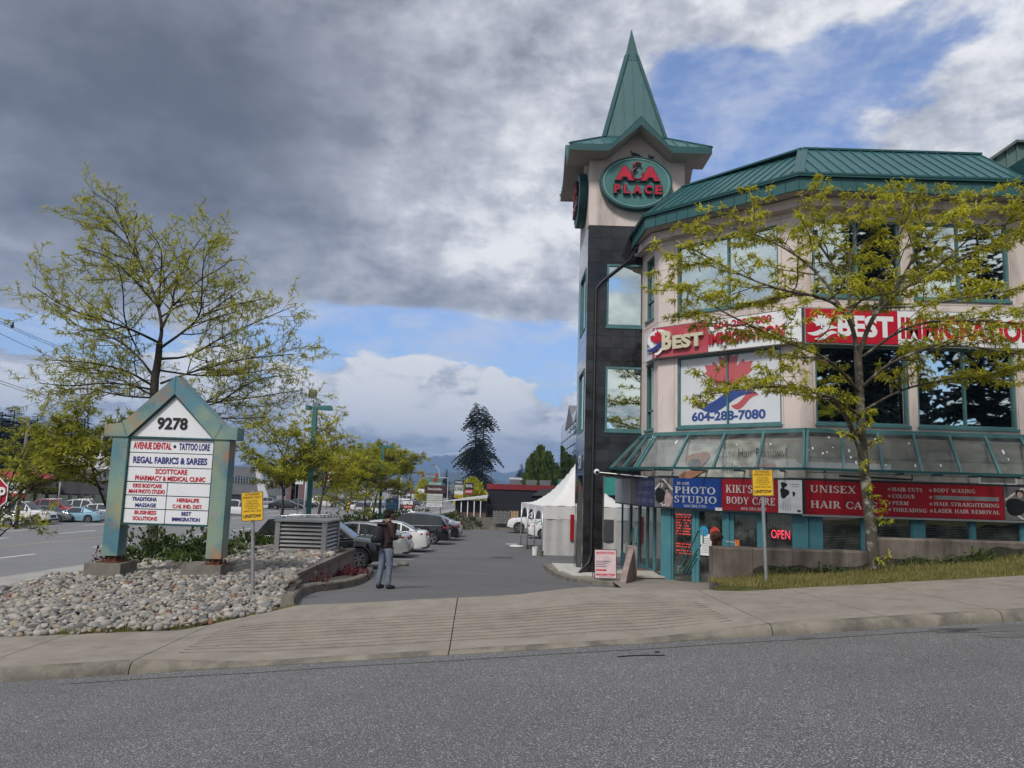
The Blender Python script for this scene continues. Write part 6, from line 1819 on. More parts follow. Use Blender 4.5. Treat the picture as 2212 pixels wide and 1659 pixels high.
class Tree:
    def __init__(s, seed, leafsize=.16, fronds=5, droop=.6, rmin=.006, flat=.5, dens=1.0):
        s.r = random.Random(seed); s.w = MB(); s.l = MB(); s.ls = leafsize; s.fr = fronds; s.dr = droop; s.rmin = rmin; s.flat = flat; s.dens = dens; s.lmax = 2.4
    def rv(s):
        while True:
            v = Vector((s.r.uniform(-1, 1), s.r.uniform(-1, 1), s.r.uniform(-1, 1)))
            if .05 < v.length < 1: return v.normalized()
    def cluster(s, p, d=None, k=1.0):
        n = max(2, int(s.fr * s.r.uniform(.7, 1.3)))
        for _ in range(n):
            v = s.rv(); v.z = v.z * .6 + .12
            if d is not None: v = v + d * .7
            v.normalize()
            L = s.ls * s.r.uniform(.65, 1.25) * k; side = v.cross(Vector((0, 0, 1)))
            if side.length < .1: side = Vector((1, 0, 0))
            side.normalize(); side = (side + s.rv() * .45).normalized()
            q = 4; w = L * .20
            pos = p.copy(); dd = v.copy()
            for i in range(q):
                nx = pos + dd * (L / q); ww = w * (1 - .45 * i / q)
                m = pos.lerp(nx, .5)
                s.l.add((pos, m + side * ww, nx, m - side * ww), ((0, 1, 2, 3),))
                dd = (dd + Vector((0, 0, -s.dr * .35))).normalized(); pos = nx
    def limb(s, pts, r0, r1, level, sub=True, leaf=True):
        """pts: polyline; children sprout along it"""
        seg = 8 if r0 > .06 else (6 if r0 > .03 else 4 if r0 > .012 else 3)
        n = len(pts)
        s.w.tube(pts, [lerp(r0, r1, (i / (n - 1)) ** .8) for i in range(n)], seg, False)
        if not sub: return
        Ls = [0]
        for a, b in zip(pts, pts[1:]): Ls.append(Ls[-1] + (b - a).length)
        tot = Ls[-1]
        def P(t):
            x = t * tot
            for i in range(n - 1):
                if x <= Ls[i + 1]: 
                    f = (x - Ls[i]) / max(1e-6, Ls[i + 1] - Ls[i]); return pts[i].lerp(pts[i + 1], f), (pts[i + 1] - pts[i]).normalized()
            return pts[-1], (pts[-1] - pts[-2]).normalized()
        if level <= 0:
            k = max(2, int(tot / (s.ls * .85) * s.dens))
            for i in range(k):
                p, d = P((i + .6) / k)
                if leaf and s.r.random() < .92: s.cluster(p, d * .4, .9)
            s.cluster(pts[-1], (pts[-1] - pts[-2]).normalized()); return
        k = max(3, int(tot / (.26 if level == 1 else .36) * s.dens))
        for i in range(k):
            t = lerp(.18, 1.0, (i + s.r.random() * .8) / k); t = min(t, 1)
            p, d = P(t)
            v = s.rv(); v = v - d * v.dot(d); v.z *= (1 - s.flat)
            if v.length < .05: continue
            v.normalize(); v = (d * s.r.uniform(.5, 1.0) + v * .9 + Vector((0, 0, .16))).normalized()
            L = tot * (.62 if level > 1 else .5) * (1.05 - .6 * t) * s.r.uniform(.6, 1.15)
            L = min(L, s.lmax if level > 1 else s.lmax * .45); L = max(L, .28)
            rr = max(s.rmin, lerp(r0, r1, t) * .55)
            s.grow(p, v, L, rr, level - 1)
        s.cluster(pts[-1], (pts[-1] - pts[-2]).normalized())
    def grow(s, p, d, L, r, level):
        n = 5; pts = [p]; dd = d.copy()
        for i in range(n):
            dd = (dd + s.rv() * .28); dd.z = dd.z * (1 - s.flat * .25) + .02; dd.normalize()
            pts.append(pts[-1] + dd * (L / n))
        s.limb(pts, r, max(s.rmin * .7, r * .4), level)
    def done(s, name, label, cat, base, bmat, lmat, group=None):
        t = thing(name, label, cat, tuple(base), 0, group)
        s.w.build('trunk', bmat, t, smooth=True); s.l.build('crown', lmat, t)
        return t
def pxpath(pts, Y0, dys):
    return [at(x, y, Y0 + dy) for (x, y), dy in zip(pts, dys)]
def curve(pts, n=2): return smooth(pts, n)

# roadside locust at right
t = Tree(21, .15, 12, .8, .005, .95, 1.15); t.lmax = 1.3
YT = 16.4
t.limb(curve(pxpath([(1890, 1228), (1877, 1100), (1863, 985), (1858, 870), (1853, 760)], YT, [0, 0, .05, .05, .1])), .135, .085, 0, False)
t.limb(curve(pxpath([(1872, 1010), (1838, 920), (1815, 880), (1786, 850)], YT, [0, -.1, -.2, -.3])), .07, .03, 1)
for px_, dys, r0, lv in (([(1853, 775), (1843, 705), (1815, 662), (1772, 640), (1700, 630), (1610, 600), (1500, 540)], [.1, 0, -.3, -.6, -1.0, -1.2, -1.4], .085, 2),
                     ([(1815, 662), (1770, 590), (1690, 530), (1600, 495), (1510, 480)], [-.3, -.2, 0, .3, .6], .05, 2),
                     ([(1853, 775), (1880, 692), (1915, 650), (1985, 602), (2080, 560), (2190, 505)], [.1, .2, .5, .8, 1.0, 1.2], .09, 2),
                     ([(1843, 705), (1832, 640), (1836, 570), (1852, 490), (1880, 420)], [0, .2, .3, .2, .1], .06, 2),
                     ([(1900, 662), (1925, 560), (1958, 470), (1990, 410)], [.4, .2, -.1, -.2], .06, 2),
                     ([(1930, 635), (2000, 510), (2050, 460), (2095, 420)], [.6, .9, 1.1, 1.2], .055, 2),
                     ([(2000, 595), (2090, 520), (2160, 450)], [.8, .4, .2], .04, 2),
                     ([(1858, 850), (1800, 780), (1700, 738), (1590, 690), (1480, 625)], [.05, -.5, -.9, -1.2, -1.5], .06, 2),
                     ([(1860, 900), (1790, 850), (1670, 830), (1530, 852)], [0, -.7, -1.2, -1.6], .05, 2),
                     ([(1858, 840), (1930, 775), (2050, 740), (2200, 765)], [.05, -.6, -1.1, -1.5], .06, 2),
                     ([(1860, 890), (1950, 838), (2070, 815), (2190, 822)], [.1, .3, .5, .7], .05, 2),
                     ([(1900, 665), (2000, 660), (2100, 640), (2230, 620)], [.4, .0, -.4, -.7], .05, 2),
                     ([(1865, 770), (1960, 700), (2080, 690), (2220, 700)], [0, -.9, -1.3, -1.6], .05, 2),
                     ([(1850, 640), (1790, 560), (1740, 480), (1730, 420)], [.3, .8, 1.2, 1.5], .05, 2),
                     ([(2130, 500), (2212, 470), (2290, 440)], [1.2, 1.0, .8], .04, 2)):
    t.limb(curve(pxpath(px_, YT, dys)), r0 * .75, .010, lv)
for px, py in ((1866, 1003), (1882, 1060), (1893, 1092), (1905, 1132), (1900, 1205)):
    for _ in range(5): t.cluster(at(px + rnd.uniform(-8, 22), py + rnd.uniform(-12, 12), YT - .2), None, .75)
t.done('locust_tree', 'locust tree with yellow green layered foliage on the grass in front of the shops', 'tree', at(1890, 1222, YT), bark_l, leaf_y)

# big sparse locust behind the monument sign
def q1(x, y): return (x / 2.212 * .7745, (400 + y / 2.212) * .7745)
t = Tree(4, .13, 5, .5, .0045, .35, 1.3); t.lmax = 1.45
YT = 20.0
def L1(pts, dys, r0, lv=2, r1=.012): t.limb(curve(pxpath([(332 + (q1(*p)[0] - 332) * .87, q1(*p)[1]) for p in pts], YT, dys)), r0 * .72, r1 * .8, lv)
t.limb(curve([at(330, 1195, YT)] + pxpath([q1(945, 1500), q1(975, 1350), q1(985, 1220)], YT, [0, 0, 0])), .15, .075, 0, False)
L1([(985, 1250), (1010, 1150), (985, 1010), (930, 880), (850, 740), (790, 640), (715, 490), (680, 350)], [0, .1, .2, .3, .3, .2, .1, 0], .085)
L1([(1000, 1150), (1085, 1000), (1090, 900), (1170, 760), (1235, 640), (1310, 560)], [0, .4, .8, 1.0, 1.2, 1.3], .06)
L1([(1000, 1260), (1180, 1150), (1285, 1060), (1290, 900), (1300, 700), (1420, 560)], [0, -.5, -.9, -1.1, -1.2, -1.3], .055)
L1([(980, 1330), (1200, 1320), (1400, 1210), (1650, 1110), (1925, 1010)], [0, .6, 1.2, 1.6, 1.8], .06)
L1([(1000, 1480), (1250, 1400), (1550, 1330), (1940, 1300)], [0, -.8, -1.4, -1.8], .05)
L1([(1000, 1560), (1340, 1640), (1560, 1510), (1730, 1440), (1950, 1430)], [0, .3, .8, 1.2, 1.5], .05)
L1([(985, 1230), (800, 1150), (600, 1090), (350, 1030), (90, 880)], [0, -.8, -1.3, -1.6, -1.9], .055)
L1([(960, 1450), (820, 1290), (650, 1190), (450, 1150), (220, 1010)], [0, .7, 1.3, 1.7, 2.0], .055)
L1([(950, 1500), (760, 1400), (500, 1350), (190, 1335)], [0, -.6, -1.0, -1.3], .05)
L1([(950, 1560), (800, 1490), (600, 1420), (350, 1400)], [0, .8, 1.4, 1.8], .045)
L1([(990, 1020), (800, 830), (640, 700), (420, 640)], [.2, -.4, -.9, -1.2], .045)
L1([(930, 880), (760, 760), (560, 760), (400, 715)], [.3, .9, 1.4, 1.8], .04)
L1([(985, 1010), (1000, 800), (1010, 640), (900, 530)], [.2, -.5, -.9, -1.1], .04)
L1([(1090, 1000), (1250, 850), (1450, 760), (1500, 700)], [.4, 1.2, 1.7, 2.0], .045)
L1([(1180, 1150), (1400, 1000), (1580, 900)], [-.5, -1.2, -1.7], .04)
L1([(790, 640), (620, 520), (500, 450), (365, 420)], [.2, .5, .8, 1.0], .03)
L1([(760, 590), (700, 400), (520, 300)], [.2, -.2, -.5], .026)
L1([(850, 740), (800, 560), (830, 430)], [.3, -.3, -.6], .026)
L1([(850, 1300), (735, 1100), (735, 900), (690, 740)], [0, -1, -1.5, -1.8], .04)
L1([(1285, 1060), (1500, 1000), (1770, 950)], [-.9, -.5, 0], .035)
L1([(955, 1570), (720, 1560), (450, 1500), (250, 1540)], [0, .6, 1.0, 1.3], .045)
L1([(1000, 1600), (1380, 1600), (1720, 1560), (2000, 1520)], [0, .9, 1.5, 2.0], .045)
L1([(950, 1520), (640, 1470), (380, 1500), (150, 1480)], [0, -1, -1.6, -2], .045)
L1([(990, 1400), (1300, 1440), (1600, 1420), (1850, 1380)], [0, 1.2, 1.9, 2.4], .045)
L1([(1000, 1640), (1400, 1700), (1750, 1690)], [0, -.6, -1], .04)
t.done('locust_tree', 'tall sparse locust with bare branches showing, behind the 9278 monument sign', 'tree', at(330, 1195, YT), bark, leaf_s)

# procedural locusts
def locust(seed, base, h, spread, name_label, lean=(0, 0), lmat=leaf_o, fronds=5, ls=.16, r=.09, fork=.32, lv=2, group=None, dens=1.0, rmin=.008, nl=8):
    t = Tree(seed, ls, fronds, .6, rmin, .7, dens); R = t.r; base = Vector(base)
    fk = base + Vector((lean[0] * fork, lean[1] * fork, h * fork))
    t.limb(curve([base, base.lerp(fk, .5) + Vector((R.uniform(-.08, .08), 0, 0)), fk]), r, r * .75, 0, False)
    top = base + Vector((lean[0], lean[1], h))
    t.limb(curve([fk, fk.lerp(top, .5) + Vector((R.uniform(-.3, .3), R.uniform(-.3, .3), 0)), top]), r * .55, .010, lv)
    for k in range(nl):
        a = 2 * pi * (k + R.random() * .6) / nl; f = R.uniform(.0, .62); p = fk.lerp(top, f)
        out = spread * (1 - f * .55) * R.uniform(.75, 1.1); e = p + Vector((cos(a) * out, sin(a) * out, h * R.uniform(.08, .30)))
        m = p.lerp(e, .5) + Vector((0, 0, h * .05))
        t.limb(curve([p, m, e]), r * .36, .008, lv)
    return t.done('locust_tree', name_label, 'tree', base, bark, lmat, group)
G_ = 'locust trees along the boulevard side'
b = at(252, 1178, 22); locust(31, (b.x, 22.5, -3.0), 4.7, 2.7, 'bushy locust with drooping branches left of the 9278 sign post', (-1.3, -.3), leaf_o, 10, .20, .08, .40, 2, G_, 1.4)
b = at(-45, 1180, 27); locust(37, (b.x, 27, -4.3), 5.6, 3.4, 'locust nearest the left picture edge beside the utility pole', (1.4, 0), leaf_o, 8, .17, .10, .3, 2, G_, 1.2)
b = at(606, 1110, 31); locust(32, (b.x, 31, -3.3), 5.2, 2.7, 'locust between the monument sign and the nearest green lamp post', (.2, 0), leaf_o, 9, .19, .08, .42, 2, G_, 1.4)
b = at(678, 1115, 40); locust(33, (b.x, 40, -3.5), 6.6, 2.6, 'leaning locust just right of the nearest green lamp post', (.9, 0), leaf_y, 9, .19, .09, .36, 2, G_, 1.35)
b = at(786, 1110, 50); locust(34, (b.x, 50, -3.7), 5.4, 3.2, 'locust behind the white sedans with a thin straight trunk', (.1, 0), leaf_o, 9, .21, .08, .44, 2, G_, 1.5, .01)
b = at(800, 1100, 56); locust(35, (b.x, 56, -3.8), 6.2, 4.0, 'wide yellow green locust around the second green lamp post', (.9, 0), leaf_o, 9, .24, .10, .42, 2, G_, 1.4, .012, 10)
b = at(745, 1105, 46); locust(36, (b.x, 46, -3.6), 4.0, 2.4, 'low locust with foliage near the ground behind the white cars', (.1, 0), leaf_o, 6, .19, .06, .3, 2, G_, 1.1, .01)

# bushes and hedges
def bush(name, label, cat, c, rx, ry, rz, n, ls, mat, seed=1, group=None, kind=None, stems=True):
    R = random.Random(seed); mb = MB(); c = Vector(c)
    for _ in range(n):
        while True:
            v = Vector((R.uniform(-1, 1), R.uniform(-1, 1), R.uniform(-.2, 1)))
            if v.length < 1: break
        l = v.length; v = v * ((.55 + .45 * R.random()) / max(l, .3)) if R.random() < .75 else v
        bump = 1 + .22 * sin(v.x * 7 + seed) * sin(v.y * 6) + .12 * sin(v.z * 11 + v.x * 5)
        p = c + Vector((v.x * rx * bump, v.y * ry * bump, v.z * rz * bump))
        d = (v + Vector((R.uniform(-1, 1), R.uniform(-1, 1), R.uniform(-.6, 1))) * .8).normalized(); s = d.cross(Vector((R.uniform(-1, 1), R.uniform(-1, 1), R.uniform(-1, 1))))
        if s.length < .05: continue
        s.normalize(); L = ls * R.uniform(.6, 1.3)
        mb.add((p, p + d * L * .5 + s * L * .28, p + d * L, p + d * L * .5 - s * L * .28), ((0, 1, 2, 3),))
    t = thing(name, label, cat, tuple(c), 0, group)
    mb.build('foliage', mat, t)
    if stems:
        mb = MB()
        for _ in range(7):
            a = R.random() * 6.28; mb.tube([c + Vector((.06 * cos(a), .06 * sin(a), -.25)), c + Vector((rx * .5 * cos(a), ry * .5 * sin(a), rz * .55))], .014, 4)
        tag(mb.build('stems', bark, t), kind='stuff')
    return t
H_ = 'shrubs of the hedge strip'
b = at(320, 1172, 18.5); bush('shrub', 'dark shrub filling the gap under the 9278 sign panels, left half', 'shrub', (b.x, 18.8, -2.35), 1.15, .9, 1.0, 2600, .12, leaf_d, 2, H_)
b = at(420, 1172, 18.5); bush('shrub', 'dark shrub under the 9278 sign panels, right half', 'shrub', (b.x, 19.4, -2.35), 1.15, .9, .95, 2600, .12, leaf_d, 3, H_)
b = at(395, 1190, 17.2); bush('shrub', 'low green shrub creeping over the stones below the sign', 'shrub', (b.x, 17.4, -2.15), .95, .5, .42, 1200, .11, leaf_g, 4, H_)
b = at(540, 1150, 23); bush('shrub', 'leafy green shrub between the right sign post and the black SUV', 'shrub', (b.x - .1, 24, -2.75), 1.35, 1.0, 1.05, 2600, .14, leaf_g, 5, H_)
b = at(214, 1188, 16.5); bush('shrub', 'small reddish shrub beside the left sign post', 'shrub', (b.x + .1, 16.6, -2.2), .32, .4, .55, 500, .09, leaf_r, 6, H_)
for k, (px, Y, rx, rz, mt, lb) in enumerate(((720, 46, 1.9, 1.3, leaf_g, 'round green shrub behind the roof of the nearest silver sedan'), (800, 57, 2.2, 1.5, leaf_g, 'round green shrub left of the person, behind the white cars'), (760, 51, 1.8, 1.2, leaf_d, 'dark low shrub at the foot of the leaning locust'),
                                         (880, 55, 2.2, 1.6, leaf_d, 'dark shrub right of the blue sign board'), (905, 60, 2.2, 1.7, leaf_g, 'lighter shrub between the blue sign board and the plaza sign'), (950, 64, 2.4, 1.0, leaf_d, 'low dark shrub under the plaza sign'), (990, 68, 2.6, 1.2, leaf_d, 'dark shrub right of the plaza sign above the far parked cars'), (640, 36.5, 1.5, .9, leaf_g, 'shrub hidden behind the black SUV roof'), (846, 66, 2.2, 1.3, leaf_d, 'shrub behind the head of the standing person'))):
    b = at(px, 1110, Y); z = zl(Y) - .2; bush('shrub', lb, 'shrub', (b.x, Y, z), rx, 1.2, rz + .25, 1500, .22, mt, 40 + k, H_)
b = at(795, 1225, 19); bush('barberry', 'dark red barberry bush between the planter wall and the curved kerb', 'shrub', (-4.15, 20.9, -2.6), .42, 1.3, .27, 1500, .075, leaf_r, 9)
b = at(670, 1255, 16); bush('barberry', 'small dark red sprig near the front end of the planter wall', 'shrub', (b.x + .05, 16.6, -2.25), .2, .3, .28, 160, .07, leaf_r, 10)
# weeds along the right wall, and the fern
for k, (px, py, rx, rz, n, mt, lb) in enumerate(((2120, 1205, .38, .42, 420, leaf_g, 'upright green fern at the foot of the retaining wall'), (1985, 1212, .5, .2, 420, leaf_d, 'dark weeds under the wall right of the tree'), (2075, 1200, .7, .2, 420, leaf_d, 'dark ivy weeds along the wall foot near the right edge'), (1790, 1212, .6, .22, 420, leaf_d, 'brown weeds along the wall foot left of the tree'), (1690, 1222, .5, .2, 300, leaf_d, 'weeds at the wall foot behind the yellow sign'))):
    b = at(px, py, 17.5); bush('weed', lb, 'weed', (b.x, 17.45, zg(b.x, 17.5)), rx, .18, rz * .6 + .05, n // 2, .09, mt, 60 + k, 'weeds along the retaining wall', None, False)

# grass blades on the lawn
mb = MB(); R = random.Random(8)
for _ in range(30000):
    v = R.random(); Y = lerp(12.35, GW, v); X = gx0(Y) - .05 + R.random() ** 1.3 * 10.5
    if Y < yb(X) - .03: continue
    z = zg(X, Y); h = R.uniform(.03, .085)
    near = max(math.exp(-((X - 8.15) ** 2 + (Y - 16.3) ** 2) / .5), .6 * math.exp(-((X - 4.6) ** 2 + (Y - 13.8) ** 2) / .25), .5 * math.exp(-((Y - 17.5) / .3) ** 2))
    if R.random() < .25 + near: h *= 1 + 3.2 * near * R.random()
    a = R.random() * 6.28; w = .006 + .004 * R.random(); lx_, ly_ = R.uniform(-.5, .5) * h, R.uniform(-.5, .5) * h
    mb.m = 0 if R.random() < .62 else 1
    mb.add(((X - w * cos(a), Y - w * sin(a), z - .01), (X + w * cos(a), Y + w * sin(a), z - .01), (X + lx_, Y + ly_, z + h)), ((0, 1, 2),))
for _ in range(2600):   # weeds at the edge of stones and walk
    X = R.uniform(-9, -3.2); Y = yb(X) + R.uniform(-.03, .05); h = R.uniform(.02, .07) * (1.4 if -6 < X < -4 else .7); a = R.random() * 6.28
    mb.m = 0; mb.add(((X - .008 * cos(a), Y, zb(X) - .01), (X + .008 * cos(a), Y, zb(X) - .01), (X + R.uniform(-.03, .03), Y + R.uniform(-.03, .03), zb(X) + h)), ((0, 1, 2),))
tag(mb.build('grass', [leafmat('grass_blade', (.15, .145, .035), .4, .3), leafmat('grass_blade_dry', (.25, .21, .085), .3, .3)]), 'short yellowish green grass with longer tufts round the tree and sign', 'grass', None, 'stuff')

# ---------------------------------------------------------------- vehicles
paint = M('car_paint', (.30, .30, .30), .25, .2, 0, spec=.6)
def carpaint(name, col, metal=.3, rough=.22): 
    m = M(name, col, rough, metal, .03, 2, spec=.6, dirt=tuple(c * .6 + .04 for c in col), dscale=3, damt=.25)
    m.node_tree.nodes['Principled BSDF'].inputs['Coat Weight'].default_value = .6
    return m
P_black = carpaint('paint_black', (.010, .010, .012)); P_white = carpaint('paint_white', (.62, .62, .62), 0); P_silver = carpaint('paint_silver', (.46, .47, .48), .55)
P_red = carpaint('paint_red', (.35, .02, .02)); P_lblue = carpaint('paint_light_blue', (.25, .42, .52)); P_grey = carpaint('paint_grey', (.14, .145, .15), .5); P_blue = carpaint('paint_blue', (.03, .08, .28))
glass_car = M('car_glass', (.020, .024, .027), .04, 0, 0, spec=.8)
tyre_m = M('tyre', (.018, .018, .018), .85, 0, .2, 8)
plast = M('black_plastic', (.02, .02, .021), .6, 0, .15, 6)
rim_m = M('rim_alloy', (.50, .51, .52), .25, .8, .05, 6)
lampw = M('headlamp', (.55, .57, .6), .12, .3, 0); lampr = M('tail_lamp', (.26, .008, .014), .2, 0, .1, 9)
KIND = {
 'suv': dict(L=4.75, W=1.90, H=1.74, belt=1.08, sill=.28, wx=(-1.42, 1.44), rw=.375,
    T=[(-2.375, .62), (-2.34, .98), (-2.2, 1.08), (1.0, 1.06), (1.25, 1.07), (2.0, .98), (2.25, .88), (2.36, .70), (2.375, .5)], R=[(-2.28, 1.08), (-1.85, 1.64), (-1.0, 1.73), (0, 1.74), (.35, 1.68), (1.22, 1.06)], pil=(-1.25, -.32, .55)),
 'sedan': dict(L=4.85, W=1.86, H=1.46, belt=.93, sill=.22, wx=(-1.42, 1.42), rw=.335,
    T=[(-2.425, .55), (-2.38, .90), (-2.25, 1.01), (-1.7, 1.02), (-1.0, .95), (1.0, .93), (1.25, .97), (2.0, .84), (2.3, .72), (2.42, .55), (2.425, .45)], R=[(-1.95, 1.0), (-1.15, 1.36), (-.5, 1.45), (.1, 1.46), (.45, 1.41), (1.32, .95)], pil=(-1.15, -.25, .62)),
 'coupe': dict(L=4.75, W=1.9, H=1.38, belt=.92, sill=.20, wx=(-1.38, 1.40), rw=.345,
    T=[(-2.375, .6), (-2.34, .95), (-2.2, 1.03), (-1.7, 1.03), (-1.0, .93), (.8, .92), (1.1, .95), (2.0, .86), (2.3, .74), (2.37, .5)], R=[(-1.85, 1.02), (-.9, 1.32), (-.3, 1.38), (.1, 1.36), (1.05, .94)], pil=(-.75, .5)),
 'pickup': dict(L=5.6, W=2.0, H=1.92, belt=1.22, sill=.42, wx=(-1.72, 1.85), rw=.41,
    T=[(-2.8, .75), (-2.79, 1.2), (-2.7, 1.28), (-.95, 1.28), (-.8, 1.22), (1.2, 1.2), (1.4, 1.24), (2.4, 1.14), (2.65, 1.02), (2.78, .8), (2.8, .55)], R=[(-.92, 1.26), (-.72, 1.82), (-.3, 1.91), (.4, 1.91), (.7, 1.84), (1.4, 1.2)], pil=(-.62, .1, .85)),
 'van': dict(L=4.9, W=1.95, H=1.85, belt=1.10, sill=.28, wx=(-1.5, 1.5), rw=.35,
    T=[(-2.45, .6), (-2.43, 1.05), (-2.35, 1.12), (1.3, 1.08), (1.55, 1.08), (2.2, .95), (2.4, .8), (2.45, .5)], R=[(-2.40, 1.1), (-2.2, 1.75), (-1.2, 1.85), (.3, 1.84), (.7, 1.75), (1.6, 1.06)], pil=(-1.3, -.2, .75)),
}
def interp_s(tab, x):
    """interpolation, smoothed a little over x"""
    return (interp(tab, x - .05) + 2 * interp(tab, x) + interp(tab, x + .05)) / 4
def make_car(kind, name, label, cat, spokes=5, simple=False):
    K = KIND[kind]; L, W_, H, belt, sill, wx, rw = (K[k] for k in ('L', 'W', 'H', 'belt', 'sill', 'wx', 'rw'))
    t = thing(name, label, cat)
    hw = W_ / 2
    def wd(x):
        e = max(0, (abs(x) - (L / 2 - .75)) / .75)
        return hw * (1 - .17 * e ** 2.4)
    def arch(x):
        z = sill + max(0, abs(x) - (L / 2 - .5)) * .15
        for c in wx:
            r = rw + .065
            if abs(x - c) < r: z = max(z, rw + sqrt(r * r - (x - c) ** 2))
        return z
    n = 40 if simple else 84
    xs_ = [-L / 2 + L * i / n for i in range(n + 1)]
    xs_ = sorted(set(xs_ + [c + s * (rw + .066) for c in wx for s in (-1, 1)]))
    mb = MB(); vs = []
    for x in xs_:
        T_ = interp_s(K['T'], x); w = wd(x); zo = arch(x); zo = min(zo, T_ - .06); md = lerp(sill, T_, .62)
        md = max(md, zo + .02)
        half = [(0, T_ + .018), (w * .55, T_ + .012), (w * .84, T_ - .012), (w * .955, max(T_ - .07, zo + .04)), (w, md), (w * .992, max(zo + .015, lerp(sill, T_, .3))), (w * .965, zo), (w - .28, zo), (w - .28, min(sill, zo)), (0, min(sill, zo))]
        vs += [(x, y, z) for y, z in half] + [(x, -y, z) for y, z in half[1:-1][::-1]]
    m = 18; k = len(xs_)
    mb.add(vs, [(i * m + q, i * m + (q + 1) % m, (i + 1) * m + (q + 1) % m, (i + 1) * m + q) for i in range(k - 1) for q in range(m)] + [tuple(range(m - 1, -1, -1)), tuple((k - 1) * m + q for q in range(m))])
    mb.build('body', paint, t, 40, world=False)
    # greenhouse
    R = K['R']; x0, x1 = R[0][0], R[-1][0]; xr1, xf0 = R[1][0], R[-2][0]
    if kind in ('sedan', 'coupe'): xr1 = R[1][0]
    n = 16 if simple else 34
    gx = sorted(set([lerp(x0, x1, i / n) for i in range(n + 1)] + [p[0] for p in R] + [p + s for p in K['pil'] for s in (-.035, .035)]))
    def prof(x):
        z = interp(R, x); bl = interp_s(K['T'], x) - .02; z = max(z, bl + .002); wb = wd(x) * .91; wt = wb - (z - bl) * .34
        return [(wb, bl), (wt + .015, z - .05 if z - bl > .06 else z), (wt - .07, z - .008), (wt * .5, z + .012), (0, z + .016)]
    roofm, ws, rg = MB(), MB(), MB(); sidew = {}
    for a, b in zip(gx, gx[1:]):
        A, B_ = prof(a), prof(b); xm = (a + b) / 2
        for s in (1, -1):
            pa = [Vector((a, s * y, z)) for y, z in A]; pb = [Vector((b, s * y, z)) for y, z in B_]
            q = lambda i: (pa[i], pb[i], pb[i + 1], pa[i + 1]) if s < 0 else (pa[i + 1], pb[i + 1], pb[i], pa[i])
            ispil = any(abs(xm - p) < .034 for p in K['pil'])
            end = xm < x0 + (.38 if kind != 'van' else .1) or xm > x1 - .30
            if ispil or end or (kind == 'coupe' and xm < -.85): roofm.add(q(0), ((0, 1, 2, 3),))
            else:
                kk = (s, sum(xm > p for p in K['pil'])); sidew.setdefault(kk, MB()).add(q(0), ((0, 1, 2, 3),))
            tgt = ws if xm > xf0 else rg if xm < xr1 else roofm
            roofm.add(q(1), ((0, 1, 2, 3),))
            for i in (2, 3): tgt.add(q(i), ((0, 1, 2, 3),))
    roofm.build('roof', paint, t, 50, world=False); ws.build('windshield', glass_car, t, True, world=False); rg.build('rear_window', glass_car, t, True, world=False)
    for mbw in sidew.values(): mbw.build('side_window', glass_car, t, True, world=False)
    if not simple:
        for s in (1, -1):   # bright window line
            mb = MB(); mb.tube([(x, s * (prof(x)[0][0] + .006), prof(x)[0][1] + .012) for x in gx if x0 + .2 < x < x1 - .2], .011, 5)
            mb.build('trim_strip', rim_m if kind != 'pickup' else plast, t, True, world=False)
    # wheels
    for c in wx:
        for s in (1, -1):
            w = MB(); y = s * (hw - .125)
            w.lathe([(rw * .60, -.11), (rw * .93, -.115), (rw, -.085), (rw, .085), (rw * .93, .115), (rw * .66, .112), (rw * .62, .09)], (c, y, rw), (0, s, 0), 14 if simple else 28)
            wo = w.build('wheel', tyre_m, t, 40, world=False)
            r = MB()
            r.lathe([(rw * .66, .09), (rw * .66, .105), (rw * .60, .10), (rw * .58, .03), (.02, .03)], (c, y, rw), (0, s, 0), 14 if simple else 24)
            r.build('rim_well', plast, wo, True, world=False)
            r = MB(); ns = spokes
            vs = [Vector((c + rw * q * cos(2 * pi * k / 24), y + s * .104, rw + rw * q * sin(2 * pi * k / 24))) for q in (.60, .66) for k in range(24)]
            r.add(vs, [(k, (k + 1) % 24, 24 + (k + 1) % 24, 24 + k) for k in range(24)])
            for k in range(ns):
                a0 = 2 * pi * k / ns + .3
                for sgn in (-.10, .10):
                    a1 = a0 + (.45 if ns == 6 else 0); P = lambda rr, a: Vector((c + rr * cos(a), y + s * .098, rw + rr * sin(a)))
                    r.bar(P(.03, a0), P(rw * .62, a1 + sgn * 2), .030, .03, (0, 1, 0))
            r.lathe([(.055, .09), (.05, .108), (.0, .11)], (c, y, rw), (0, s, 0), 10)
            r.build('rim', rim_m, wo, world=False)
    # lamps, mirrors, plates
    zf = interp(K['T'], L / 2 - .18) - .13; zr_ = interp(K['T'], -L / 2 + .12) - .13
    for s in (1, -1):
        mb = MB(); xa = L / 2 - .10
        mb.tube([(xa - .05 - .28 * i / 4, s * (wd(xa) - .23 + .20 * i / 4), zf + .035 * i / 4) for i in range(5)], [.05, .075, .075, .06, .02], 8); mb.build('headlight', lampw, t, True, world=False)
        mb = MB(); xb = -L / 2
        tl = [(xb + .05 + .06 * i + .03 * i * i / 3, s * (wd(xb + .1) - .33 + .125 * i), zr_ + .02 * i) for i in range(4)]
        mb.tube(tl, [.06, .085, .085, .04] if kind != 'suv' else [.07, .10, .10, .05], 8); mb.build('taillight', lampr, t, True, world=False)
        mb = MB(); xm_ = x1 - .42; zb_ = belt + .07; yb_ = s * (wd(xm_) * .93)
        mb.tube([(xm_ + .03, yb_, zb_ - .03), (xm_, yb_ + s * .07, zb_), (xm_ - .02, yb_ + s * .2, zb_ + .02)], [.03, .065, .06], 8); mb.build('mirror', paint, t, True, world=False)
